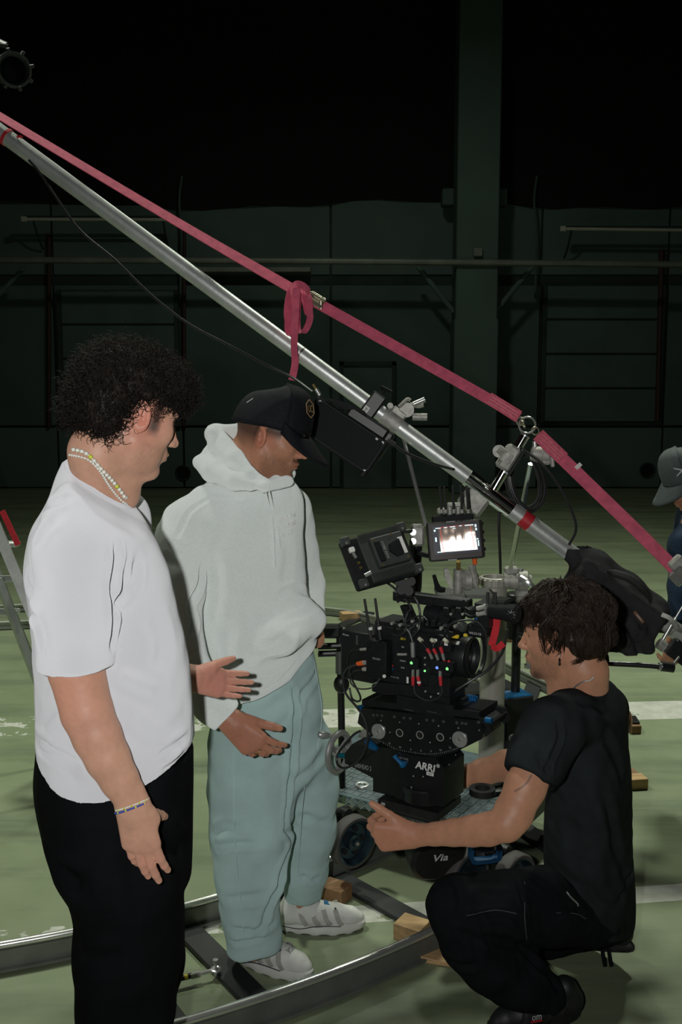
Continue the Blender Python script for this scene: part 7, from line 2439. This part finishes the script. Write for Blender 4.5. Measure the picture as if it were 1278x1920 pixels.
def wheel(t, c0, r=0.092, ax=None):
    rad, tg = tan(c0)
    ax = rad if ax is None else ax
    w_ = MB().lathe(c0 - ax * 0.022, ax, [(0, r - 0.016), (0, r - 0.004), (0.006, r), (0.040, r), (0.046, r - 0.004), (0.046, r - 0.016)], n=40, close=True).build('tyre', 'tyre', t)
    MB().lathe(c0 - ax * 0.02, ax, [(0, r - 0.017), (0.045, r - 0.013), (0.047, r - 0.018), (0.020, r - 0.030), (0.018, 0.03), (0.036, 0.028), (0.038, 0.014), (0.046, 0.012), (0.046, 0.0)], n=36).build('rim', 'wheel_rim', w_)
    for k in range(5):
        a = k * 2 * PI / 5
        B3 = np.array(basis(ax))
        d = B3 @ np.array([math.cos(a), math.sin(a), 0])
        MB().cyl(c0 + d * 0.045 + ax * 0.0, c0 + d * 0.045 + ax * 0.006, 0.010, n=12).build('rim_hole', 'void_black', w_)
    MB().cyl(c0 + ax * 0.02, c0 + ax * 0.032, 0.006, n=8).build('axle_bolt', 'cast_alu', w_)
    return w_


def dolly():
    FC = np.array([0.546, 3.19, 0.0])
    t = thing('camera_dolly', 'camera dolly with checker-plate deck, grey column and rubber-tyred wheels on the curved track', 'dolly', FC - E1 * 0.4 + E2 * 0.3)
    L, D, zt = 0.95, 0.66, 0.25
    dm = RIGM
    at = lambda u, v, z: FC - E1 * u + E2 * v + EZ * z
    dk = MB().box(at(L / 2, D / 2, zt - 0.005), (L, D, 0.010), rot=dm, bev=0.003).build('deck', 'checker_plate', t)
    # front lip bent down
    MB().box(at(L / 2, 0.004, zt - 0.02), (L, 0.006, 0.035), rot=dm, bev=0.002).build('deck_lip', 'checker_plate', t)
    MB().box(at(0.004, D / 2, zt - 0.03), (0.006, D, 0.055), rot=dm, bev=0.002).build('deck_lip', 'dolly_dark', t)
    # raised tread: blocks of five bars turned alternately
    bar = bmesh.new()
    for k in range(4):
        g = bmesh.ops.create_cube(bar, size=1.0)
        bmesh.ops.scale(bar, vec=(0.027, 0.0045, 0.0030), verts=g['verts'])
        bmesh.ops.translate(bar, vec=(0, (k - 1.5) * 0.0075, 0), verts=g['verts'])
    me = bpy.data.meshes.new('tread_block'); bar.to_mesh(me); bar.free(); me.materials.append(MATS['checker_bar'])
    nx, ny = 26, 11
    for i in range(nx):
        for j in range(ny):
            u, v = 0.03 + i * 0.0355, 0.03 + j * 0.0355
            if u > L - 0.02 or v > D - 0.02:
                continue
            o = bpy.data.objects.new('tread_block', me); COL.objects.link(o)
            o.parent = dk
            o.location = at(u, v, zt + 0.0012)
            o.rotation_euler = (0, 0, YAW + (PI / 2 if (i + j) % 2 else 0))
    for i in range(26):
        u = 0.03 + i * 0.0355
        o = bpy.data.objects.new('tread_block', me); COL.objects.link(o); o.parent = dk
        o.matrix_world = Matrix.Translation(at(u, -0.0005, zt - 0.02)) @ (dm @ Matrix.Rotation(PI / 2, 3, 'X') @ Matrix.Rotation(0.7 if i % 2 else -0.7, 3, 'Z')).to_4x4()
    MB().tor(at(0.62, 0.10, zt + 0.006), EZ, 0.022, 0.006, 20, 8).build('deck_ring', 'rough_alu', t)
    MB().cyl(at(0.655, 0.235, zt), at(0.655, 0.235, zt + 0.016), 0.03, 0.026, 20).build('deck_socket', 'rough_alu', t)
    # chassis under the deck
    MB().box(at(0.45, 0.34, zt - 0.07), (0.62, 0.34, 0.09), rot=dm, bev=0.02).build('chassis', 'dolly_dark', t)
    for u in (0.06, 0.88):
        MB().box(at(u, 0.33, zt - 0.05), (0.08, 0.60, 0.06), rot=dm, bev=0.01).build('axle_beam', 'dolly_dark', t)
    # wheels
    ws = [P(660, 1577, 3.28), np.array([*F(872, 1655, 0.17)[:2], 0.19]), np.array([*F(962, 1662, 0.17)[:2], 0.19])]
    ws[0][2] = 0.19
    for q in ws:
        wheel(t, q)
        rad, tg = tan(q)
        MB().box(q - rad * 0.055 + EZ * 0.03, (0.03, 0.07, 0.15), rot=basis(EZ, rad), bev=0.008).build('wheel_fork', 'dolly_dark', t)
        MB().cyl(q - rad * 0.055 + EZ * 0.09, q - rad * 0.02 + EZ * 0.09 , 0.02, n=12).build('fork_pin', 'dolly_dark', t)
    back = [at(0.90, 0.62, 0.0), at(0.10, 0.62, 0.0)]
    for q in back:
        q[2] = 0.19
        wheel(t, q)
    # round steering drum with the maker's name, blue foot frame
    dc = P(815, 1592, 2.98)
    drm = MB().lathe(dc, np.array([0.35, -0.88, -0.30]), [(-0.06, 0.085), (0.0, 0.098), (0.03, 0.098), (0.04, 0.086), (0.04, 0)], n=36).build('steering_drum', 'black_worn', t)
    text('maker_lettering', 'Via', P(826, 1608, 2.90), (0.86, 0.45, -0.12), (0.1, -0.3, 1), 0.028, 'white_print', t, width=0.060, bold=0.02)
    c0 = P(909, 1597, 2.93)
    mb = MB()
    X, Z = np.array([0.97, 0.22, 0.0]), np.array([0.0, -0.1, 1.0])
    pts = []
    W2, H2 = M(34, 2.93), M(21, 2.93)
    for a in np.linspace(0, 2 * PI, 33):
        ca, sa = math.cos(a), math.sin(a)
        pts.append(c0 + X * W2 * 0.88 * math.copysign(abs(ca) ** 0.4, ca) + Z * H2 * 0.86 * math.copysign(abs(sa) ** 0.4, sa))
    mb.band(pts, np.cross(X, Z), 0.03, 0.010, smooth=False)
    mb.build('foot_frame', 'blue_worn', t)
    MB().box(c0 + np.array([0, 0.04, 0]), (0.07, 0.03, 0.04), bev=0.004).build('frame_core', 'dolly_dark', t)
    MB().cyl(P(935, 1573, 2.95), P(956, 1570, 2.99), 0.010, n=12).build('blue_pin', 'blue_anodised', t)
    # column
    cb_ = np.array([0.566, 3.59, zt])
    ztop = P(920, 1078, 3.60)[2]
    colm = MB().lathe(cb_, EZ, [(0, 0.047), (ztop - zt - 0.04, 0.047)], n=36).build('column', 'column_grey', t)
    hb = cb_ + EZ * (ztop - zt - 0.04)
    MB().lathe(hb, EZ, [(0, 0.047), (0.005, 0.052), (0.034, 0.053), (0.036, 0.050), (0.036, 0.043), (0.0, 0.042), (-0.03, 0.0)], n=36).build('column_collar', 'column_grey', t)
    for k in range(16):
        a = k * 2 * PI / 16
        MB().box(hb + np.array([0.054 * math.cos(a), 0.054 * math.sin(a), 0.018]), (0.010, 0.012, 0.026), rot=Matrix.Rotation(a, 3, 'Z'), bev=0.002).build('collar_lug', 'column_grey', t)
    MB().lathe(cb_, EZ, [(0, 0.075), (0.02, 0.075), (0.03, 0.05)], n=28).build('column_foot', 'dolly_dark', t)
    # black electronics case with its blue lid behind the column
    q = P(957, 1348, 3.72)
    cm = Matrix.Rotation(0.35, 3, 'Z')
    MB().box(q, (M(62, 3.7), 0.14, M(108, 3.7)), rot=cm, bev=0.006).build('power_case', 'dolly_dark', t)
    MB().box(q + EZ * M(53, 3.7), (M(58, 3.7), 0.13, 0.012), rot=cm, bev=0.004).build('case_lid', 'blue_anodised', t)
    MB().tor(P(961, 1384, 3.62), (0.1, 1, 0), 0.013, 0.002, 18, 6).build('case_emblem_ring', 'grey_print', t)
    text('case_emblem', 'M', P(961, 1384, 3.615), (1, -0.1, 0), EZ, 0.014, 'grey_print', t)
    MB().box(P(900, 1310, 3.75), (0.30, 0.12, 0.10), rot=cm, bev=0.01).build('column_drive', 'dolly_dark', t)
    # second black drum and post just right of the column
    q = P(968, 1140, 3.72)
    MB().lathe(P(968, 1195, 3.72), EZ, [(0, 0.045), (0.17, 0.045), (0.175, 0.04)], n=24).build('side_drum', 'dolly_dark', t)
    MB().cyl(P(968, 1195, 3.72), np.array([P(968, 1195, 3.72)[0], 3.72, zt]), 0.018, n=12).build('side_post', 'dolly_dark', t)
    # chrome spigot below the crew man's chin
    MB().lathe(P(992, 1252, 3.5), EZ, [(0, 0.019), (0.012, 0.019), (0.014, 0.013), (0.07, 0.013)], n=18).build('spigot', 'steel', t)
    MB().tube([P(992, 1216, 3.5), P(985, 1195, 3.58), P(970, 1190, 3.68)], 0.010, k=8).build('spigot_arm', 'dolly_dark', t)
    # push bar at the left rear
    pb = [P(636, 1175, 3.62), P(638, 1260, 3.62), P(640, 1360, 3.62), P(641, 1475, 3.60)]
    MB().tube(pb, 0.0135, k=12).build('push_bar', 'dolly_dark', t)
    for y in (1210, 1224):
        MB().tube([P(596, y + 2, 3.6), P(690, y - 1, 3.6)], 0.012, k=10, smooth=False).build('cross_bar', 'dolly_dark', t)
    MB().cyl(P(637, 1225, 3.58), P(637, 1262, 3.58), 0.017, n=14).build('bar_sleeve', 'grey_metal', t)
    MB().sph(P(640, 1283, 3.58), 0.030, 12, (1, 0.7, 1.2)).build('bar_joint', 'dolly_dark', t)
    MB().box(P(622, 1183, 3.62), (0.07, 0.05, 0.05), bev=0.01).build('bar_head', 'dolly_dark', t)
    return t


dolly()


# ---- lit field monitor and its clamps
def field_monitor():
    Y0 = 3.05
    TL, TR, BR, BL = P(797, 981, Y0), P(899, 972, Y0 + 0.005), P(907, 1046, Y0 - 0.02), P(808, 1053, Y0 - 0.025)
    C = (TL + TR + BR + BL) / 4
    X = (TR - TL + BR - BL) / 2; W = np.linalg.norm(X); X /= W
    U = (TL - BL + TR - BR) / 2; U -= X * X.dot(U); Hh = np.linalg.norm(U); U /= Hh
    N = np.cross(X, U)
    fr = Matrix(np.stack([X, U, N], 1).tolist())
    at = lambda u, v, n=0.0: C + X * (u - 0.5) * W + U * (0.5 - v) * Hh + N * n
    t = thing('field_monitor', 'small lit field monitor showing a bright picture between red guide lines', 'monitor', at(0.5, 1.0))
    MB().box(at(0.52, 0.5, -0.019), (W * 1.04, Hh, 0.034), rot=fr, bev=0.007, seg=2).build('housing', 'bezel_brown', t)
    MB().box(at(0.5, 0.5, 0.000), (W * 0.96, Hh * 0.94, 0.003), rot=fr, bev=0.001).build('bezel', 'bezel_brown', t)
    sc = MB().box(at(0.53, 0.47, 0.002), (W * 0.86, Hh * 0.72, 0.0012), rot=fr).build('screen', 'screen_dark', t)
    # the picture: its brightness pattern is procedural
    pic = MB()
    vs = [pic.bm.verts.new(Vector(at(u, v, 0.0036))) for u, v in ((0.22, 0.78), (0.90, 0.78), (0.88, 0.16), (0.20, 0.16))]
    f = pic.bm.faces.new(vs)
    uv = pic.bm.loops.layers.uv.new('UVMap')
    for l, c_ in zip(f.loops, ((0, 0), (1, 0), (1, 1), (0, 1))):
        l[uv].uv = c_
    pic.build('picture', screen_picture(), sc, smooth=0)
    for (u0, v0, u1, v1) in ((0.235, 0.15, 0.27, 0.80), (0.80, 0.13, 0.845, 0.75)):
        MB().band([at(u0, v0, 0.0044), at(u1, v1, 0.0044)], X, 0.0014, 0.0006, smooth=False).build('guide_line', 'screen_red', sc)
    MB().band([at(0.235, 0.15, 0.0044), at(0.80, 0.13, 0.0044)], U, 0.0010, 0.0006, smooth=False).build('guide_line', 'screen_red', sc)
    for (u, v, w_, h_) in ((0.20, 0.165, 0.10, 0.022), (0.34, 0.16, 0.06, 0.022), (0.47, 0.152, 0.10, 0.022), (0.62, 0.145, 0.05, 0.022), (0.78, 0.145, 0.16, 0.024), (0.135, 0.22, 0.03, 0.05), (0.145, 0.45, 0.03, 0.11), (0.90, 0.17, 0.03, 0.07), (0.905, 0.26, 0.03, 0.06), (0.915, 0.51, 0.03, 0.035), (0.925, 0.62, 0.022, 0.15), (0.20, 0.775, 0.10, 0.022), (0.33, 0.77, 0.08, 0.018), (0.62, 0.755, 0.22, 0.02), (0.84, 0.73, 0.12, 0.022), (0.50, 0.20, 0.05, 0.016)):
        MB().box(at(u, v, 0.0044), (W * w_, Hh * h_, 0.0006), rot=fr).build('screen_readout', 'screen_white', sc)
    text('maker_lettering', 'smallHD', at(0.5, 0.875, 0.0022), X, U, 0.006, 'dark_print', t, width=0.028)
    for v, u in ((0.02, 0.45), (0.99, 0.42)):
        MB().box(at(u, v, -0.002), (0.028, 0.003, 0.006), rot=fr).build('slot', 'grey_metal', t)
    # five aerials of the receiver behind the screen
    MB().box(at(0.52, -0.02, -0.042), (0.13, 0.04, 0.03), rot=fr, bev=0.004).build('receiver', 'black_plastic', t)
    for i, (xa, ya, xb) in enumerate(((824, 913, 828), (832, 912, 836), (848, 911, 851), (863, 910, 866), (874, 910, 878))):
        a = MB().tube([P(xb, 968, 3.09), P(xa, ya, 3.09)], [0.0042, 0.0032], k=8, smooth=False).build('aerial', 'rubber', t)
        MB().cyl(P(xb - 0.5, 955, 3.09), P(xb, 962, 3.09), 0.0055, n=10).build('aerial_nut', 'cast_alu', t)
    for (x0, x1) in ((838, 848), (853, 864)):
        MB().cyl(P((x0 + x1) / 2, 944, 3.14), P((x0 + x1) / 2, 975, 3.14), M((x1 - x0) / 2, 3.14), n=16).build('spigot', 'cast_alu', t)
    MB().box(P(828, 958, 3.12), (0.03, 0.02, 0.02), bev=0.005).build('wing_nut', 'cast_alu', t)
    MB().box(P(853, 946, 3.14), (0.05, 0.03, 0.012), bev=0.003).build('receiver_top', 'cast_alu', t)
    # knobs along the right edge, left cast bracket
    for k in range(4):
        MB().cyl(at(1.04, 0.12 + 0.22 * k, -0.018), at(1.07, 0.12 + 0.22 * k, -0.018), 0.005, n=10).build('edge_knob', 'black_metal', t)
    MB().box(P(782, 1003, 3.08), (M(26, 3.08), 0.05, M(40, 3.08)), bev=0.008).build('cast_bracket', 'cast_alu', t)
    for y in (998, 1015):
        MB().cyl(P(774, y, 3.05), P(774, y, 3.03), 0.010, n=12).build('bracket_bolt', 'steel', t)
    MB().cyl(P(755, 997, 3.06), P(772, 996, 3.06), 0.007, n=10).build('bracket_pin', 'cast_alu', t)
    # black friction arm below the bracket
    MB().lathe(P(778, 1112, 3.1), EZ, [(0, 0.018), (0.02, 0.021), (0.07, 0.022), (0.10, 0.019), (0.13, 0.022), (0.17, 0.020), (0.175, 0.014)], n=20).build('friction_arm', 'black_paint', t)
    MB().tube([P(782, 1036, 3.08), P(795, 1040, 3.07), P(806, 1042, 3.06)], 0.009, k=8).build('arm_tip', 'black_metal', t)
    # brass spigot, and the knuckle clamps it stands in
    MB().cyl(P(859, 1052, 3.08), P(859, 1066, 3.1), 0.0075, n=14).build('brass_spigot', 'brass', t)
    c0 = P(858, 1088, 3.12)
    MB().lathe(P(858, 1112, 3.12), EZ, [(0, 0.014), (0.01, 0.016), (0.075, 0.016), (0.08, 0.012)], n=18).build('knuckle_barrel', 'cast_alu', t)
    MB().lathe(c0 + np.array([0.01, 0, 0]), np.array([1, 0.05, 0]), [(0, 0.024), (0.012, 0.033), (0.030, 0.033), (0.034, 0.026), (0.05, 0.028), (0.055, 0.020)], n=24).build('knuckle_disc', 'cast_alu', t)
    MB().prism([P(832, 1068, 3.09), P(840, 1066, 3.09), P(846, 1085, 3.09), P(850, 1104, 3.09), P(844, 1104, 3.09), P(834, 1085, 3.09)], np.array([0, 0.022, 0])).build('tee_handle', 'cast_alu', t)
    MB().tube([P(884, 1060, 3.1), P(890, 1085, 3.1), P(894, 1102, 3.1)], [0.012, 0.010, 0.007], k=8).build('tee_handle', 'cast_alu', t)
    MB().cyl(P(889, 1046, 3.1), P(890, 1058, 3.1), 0.0085, 0.007, 12).build('orange_boot', 'orange_plastic', t)
    MB().cyl(P(858, 1112, 3.12), P(858, 1130, 3.14), 0.022, 0.03, 16).build('knuckle_foot', 'cast_alu', t)
    # long black lever and flat plate under it
    MB().tube([P(813, 1078, 3.15), P(818, 1095, 3.15), P(822, 1104, 3.15), P(834, 1106, 3.15)], [0.006, 0.008, 0.012, 0.009], k=8).build('clamp_lever', 'black_plastic', t)
    MB().box(P(868, 1112, 3.25), (M(105, 3.25), 0.12, 0.014), bev=0.003).build('mount_plate', 'grey_metal', t)
    MB().cyl(P(868, 1114, 3.27), P(868, 1150, 3.27), 0.02, n=14).build('plate_post', 'dolly_dark', t)
    MB().tube([P(868, 1145, 3.27), P(900, 1150, 3.4), P(918, 1150, 3.56)], 0.02, k=10).build('plate_arm', 'dolly_dark', t)


def screen_picture():
    m = bpy.data.materials.new('screen_picture')
    m.use_nodes = True
    nt = m.node_tree
    b = nt.nodes['Principled BSDF']
    b.inputs['Base Color'].default_value = (0.01, 0.01, 0.01, 1)
    uv = nt.nodes.new('ShaderNodeUVMap')
    sep = nt.nodes.new('ShaderNodeSeparateXYZ')
    nt.links.new(uv.outputs['UV'], sep.inputs[0])

    def mth(op, a, b_=0.0, c_=None):
        n = nt.nodes.new('ShaderNodeMath'); n.operation = op
        for i, v in enumerate((a, b_) if c_ is None else (a, b_, c_)):
            if isinstance(v, (int, float)):
                n.inputs[i].default_value = v
            else:
                nt.links.new(v, n.inputs[i])
        return n.outputs[0]
    u, v = sep.outputs[0], sep.outputs[1]

    def blob(cx, cy, rx, ry, amp, p=2.0):
        a = mth('POWER', mth('ABSOLUTE', mth('DIVIDE', mth('SUBTRACT', u, cx), rx)), p)
        c_ = mth('POWER', mth('ABSOLUTE', mth('DIVIDE', mth('SUBTRACT', v, cy), ry)), p)
        return mth('MULTIPLY', mth('EXPONENT', mth('MULTIPLY', mth('ADD', a, c_), -1.0)), amp)
    tot = None
    for bl in ((0.5, 0.0, 0.60, 0.42, 2.0, 3.0), (0.36, 0.50, 0.07, 0.12, 1.0), (0.55, 0.50, 0.08, 0.14, 1.2), (0.82, 0.52, 0.15, 0.2, 1.3), (0.9, 0.70, 0.10, 0.05, 0.8), (0.20, 0.85, 0.05, 0.10, 0.35), (0.40, 0.86, 0.06, 0.10, 0.35), (0.10, 0.35, 0.10, 0.3, 0.15)):
        x = blob(*bl)
        tot = x if tot is None else mth('ADD', tot, x)
    # dark uprights against the light
    for cx, w_ in ((0.45, 0.018), (0.63, 0.03), (0.68, 0.012)):
        tot = mth('MULTIPLY', tot, mth('SUBTRACT', 1.0, blob(cx, 0.72, w_, 0.32, 0.85, 4)))
    tot = mth('ADD', tot, 0.035)
    ramp = nt.nodes.new('ShaderNodeValToRGB')
    ramp.color_ramp.elements[0].color = (0.025, 0.018, 0.016, 1)
    ramp.color_ramp.elements[1].color = (1.0, 0.98, 0.95, 1)
    e = ramp.color_ramp.elements.new(0.4); e.color = (0.32, 0.24, 0.19, 1)
    nt.links.new(tot, ramp.inputs[0])
    nt.links.new(ramp.outputs[0], b.inputs['Emission Color'])
    b.inputs['Emission Strength'].default_value = 1.5
    return m


mat('bezel_brown', (0.020, 0.017, 0.016), 0.45, 0, 0.1, 40)
mat('screen_dark', (0.01, 0.01, 0.012), 0.3, emit=(0.020, 0.022, 0.030), estr=1.0)
mat('screen_red', (0.2, 0.01, 0.01), 0.5, emit=(1.0, 0.10, 0.05), estr=0.7)
mat('screen_white', (0.3, 0.3, 0.3), 0.5, emit=(0.75, 1.0, 1.0), estr=1.0)
field_monitor()

# knuckle clamp right of the column
t = grip('cast knuckle clamp right of the dolly column holding the polished rod', P(970, 1100, 3.58))
MB().lathe(P(944, 1088, 3.56), np.array([1, -0.1, 0]), [(0, 0.030), (0.03, 0.034), (0.05, 0.034), (0.055, 0.040), (0.085, 0.036), (0.09, 0.024), (0.10, 0.02)], n=26).build('head', 'cast_alu', t)
MB().tube([P(975, 1084, 3.52), P(990, 1092, 3.50), P(1003, 1103, 3.5)], [0.014, 0.010, 0.008], k=8).build('tee_handle', 'steel', t)
MB().box(P(958, 1070, 3.56), (0.05, 0.04, 0.03), bev=0.006).build('rod_jaw', 'cast_alu', t)
MB().cyl(P(976, 1066, 3.55), P(976, 1080, 3.55), 0.010, n=12).build('lock_screw', 'steel', t)
MB().box(P(979, 1112, 3.55), (0.05, 0.03, 0.03), bev=0.006).build('lower_jaw', 'cast_alu', t)
MB().cyl(P(976, 1112, 3.56), P(976, 1130, 3.56), 0.016, n=14).build('stem', 'cast_alu', t)


# ---- curved track
def rail_run(t, pts, z=RAIL_Z, m='rail_steel', mw='rail_web'):
    """tube on a flat web, along floor points"""
    p = spline(np.array([[q[0], q[1], z] for q in pts]), 6)
    MB().tube(p, 0.0125, k=16, smooth=False).build('rail_tube', m, t)
    hw_ = z - 0.030
    q = p.copy(); q[:, 2] = 0.010 + hw_ / 2 + 0.004
    MB().band(q, (0, 0, 1), hw_, 0.008, smooth=False).build('rail_web', mw, t)
    q = p.copy(); q[:, 2] = 0.010
    tg = np.gradient(p, axis=0)
    MB().band(q, np.cross(tg / np.linalg.norm(tg, axis=1)[:, None], [0, 0, 1.0]), 0.04, 0.008, smooth=False).build('rail_foot', 'rail_web', t)


def arc(R, a0, a1, n=14):
    return [(RC[0] + R * math.cos(math.radians(a)), RC[1] + R * math.sin(math.radians(a))) for a in np.linspace(a0, a1, n)]


t = thing('curved_track', 'curved steel dolly track with black sleepers running past the white trainers', 'track', (-0.1, 2.9, 0))
rail_run(t, arc(R_OUT, -95, -40, 20))
rail_run(t, arc(R_IN, -100, -40, 20))


def ang(px, py):
    q = F(px, py)
    return math.degrees(math.atan2(q[1] - RC[1], q[0] - RC[0]))


sl = [(F(345, 1742), F(478, 1878)), (F(600, 1632), F(815, 1752)), (F(232, 1800), F(330, 1935)), (F(985, 1560), F(1120, 1660))]
for a, b in sl:
    a, b = np.array(a), np.array(b)
    d = (b - a) / np.linalg.norm(b - a)
    L = np.linalg.norm(b - a) + 0.06
    c_ = (a + b) / 2
    MB().box((c_[0], c_[1], 0.010), (L, 0.085, 0.016), rot=basis(EZ, d), bev=0.003).build('sleeper', 'sleeper_black', t)
# tie turnbuckle on the left sleeper
tb = thing('turnbuckle', 'steel turnbuckle rod lying across the left sleeper of the track', 'turnbuckle', F(370, 1835))
a, b = F(325, 1838, 0.03), F(404, 1818, 0.03)
MB().cyl(a, b, 0.006, n=10).build('rod', 'steel', tb)
MB().cyl(a + (b - a) * 0.42, a + (b - a) * 0.62, 0.010, n=12).build('sleeve', 'cast_alu', tb)
MB().cyl(a, a + (b - a) * 0.40, 0.008, n=10).build('dark_sleeve', 'black_metal', tb)
MB().cyl(a + (b - a) * 0.25, a + (b - a) * 0.33, 0.0085, n=10).build('yellow_band', 'yellow_plastic', tb)
MB().tor(b, EZ, 0.013, 0.005, 16, 8).build('eye', 'steel', tb)
MB().cyl(b - EZ * 0.02, b + EZ * 0.03, 0.005, n=10).build('bolt', 'steel', tb)
MB().cyl(b + EZ * 0.022, b + EZ * 0.032, 0.009, n=6).build('bolt_head', 'steel', tb)


def wedge(label, px, py, size, rz, m='wood', z=0.0, lift=0.0):
    c_ = F(px, py)
    mb = MB(Matrix.Translation((c_[0], c_[1], z)) @ Matrix.Rotation(rz, 4, 'Z'))
    L, W, Hh = size
    mb.prism([(-L / 2, -W / 2, 0), (L / 2, -W / 2, 0), (L / 2, -W / 2, Hh - lift), (-L / 2, -W / 2, Hh)], (0, W, 0))
    es = list(mb.bm.edges)
    bmesh.ops.bevel(mb.bm, geom=es, offset=0.002, segments=1, affect='EDGES')
    return tag(mb.build('wooden_wedge', m), label, 'wood block', 'wooden packing blocks')


wedge('brown wooden block on the floor behind the right white trainer', 628, 1686, (0.095, 0.075, 0.055), -0.55, 'wood_dark')
wedge('pale wooden block standing inside the track beside the crouching knee', 772, 1758, (0.095, 0.08, 0.055), -0.55, 'wood')
wedge('thin pale wooden wedge lying outside the rail under the crouching knee', 822, 1798, (0.14, 0.07, 0.022), -0.3, 'wood', 0, 0.014)
wedge('wooden wedge under the near rail at the bottom edge', 415, 1915, (0.13, 0.08, 0.02), 0.5, 'wood')
wedge('pale wooden block on the floor behind the crouching man at right', 1190, 1476, (0.09, 0.07, 0.05), 0.15, 'wood')
wedge('brown wooden block in shadow behind the crouching man at right', 1187, 1372, (0.05, 0.08, 0.045), 0.1, 'wood_dark')
wedge('small dark block beside the pale block behind the crouching man', 1183, 1458, (0.05, 0.07, 0.03), 0.1, 'wood_dark')
wedge('orange wooden block on the floor far behind the camera', 658, 1162, (0.16, 0.10, 0.06), 0.3, 'wood')
wedge('brown wooden plank end far behind the dolly column', 985, 1202, (0.28, 0.10, 0.06), -0.1, 'wood_dark')

# far stretch of track behind
t = thing('far_track', 'distant stretch of curved dolly track behind the camera and dolly', 'track', F(700, 1180))
rail_run(t, [F(x, y, 0.1)[:2] for x, y in ((-250, 1138), (100, 1122), (400, 1118), (600, 1129), (690, 1143), (800, 1172), (900, 1208), (980, 1246), (1080, 1292))], 0.055, 'rail_dull', 'rail_dull')
rail_run(t, [F(x, y, 0.1)[:2] for x, y in ((-250, 1170), (100, 1152), (400, 1148), (600, 1162), (690, 1180), (800, 1216), (900, 1262), (980, 1310), (1060, 1362))], 0.055, 'rail_dull', 'rail_dull')
for (xa, ya, xb, yb) in ((690, 1152, 640, 1176), (1010, 1262, 985, 1330), (500, 1130, 470, 1160)):
    a, b = F(xa, ya), F(xb, yb)
    d = (b - a) / np.linalg.norm(b - a)
    MB().box(((a + b) / 2)[:2].tolist() + [0.010], (np.linalg.norm(b - a) + 0.05, 0.09, 0.016), rot=basis(EZ, d), bev=0.003).build('sleeper', 'sleeper_black', t)
# dark beams lying on the floor behind the crouching man
for (xa, ya, xb, yb, w_, lab) in ((985, 1362, 1195, 1368, 0.10, 'low dark beam lying on the floor behind the crouching man'),):
    a, b = F(xa, ya), F(xb, yb)
    d = (b - a) / np.linalg.norm(b - a)
    tag(MB().box(((a + b) / 2)[:2].tolist() + [0.03], (np.linalg.norm(b - a), w_, 0.06), rot=basis(EZ, d), bev=0.005).build('floor_beam', 'dolly_dark'), lab, 'beam')
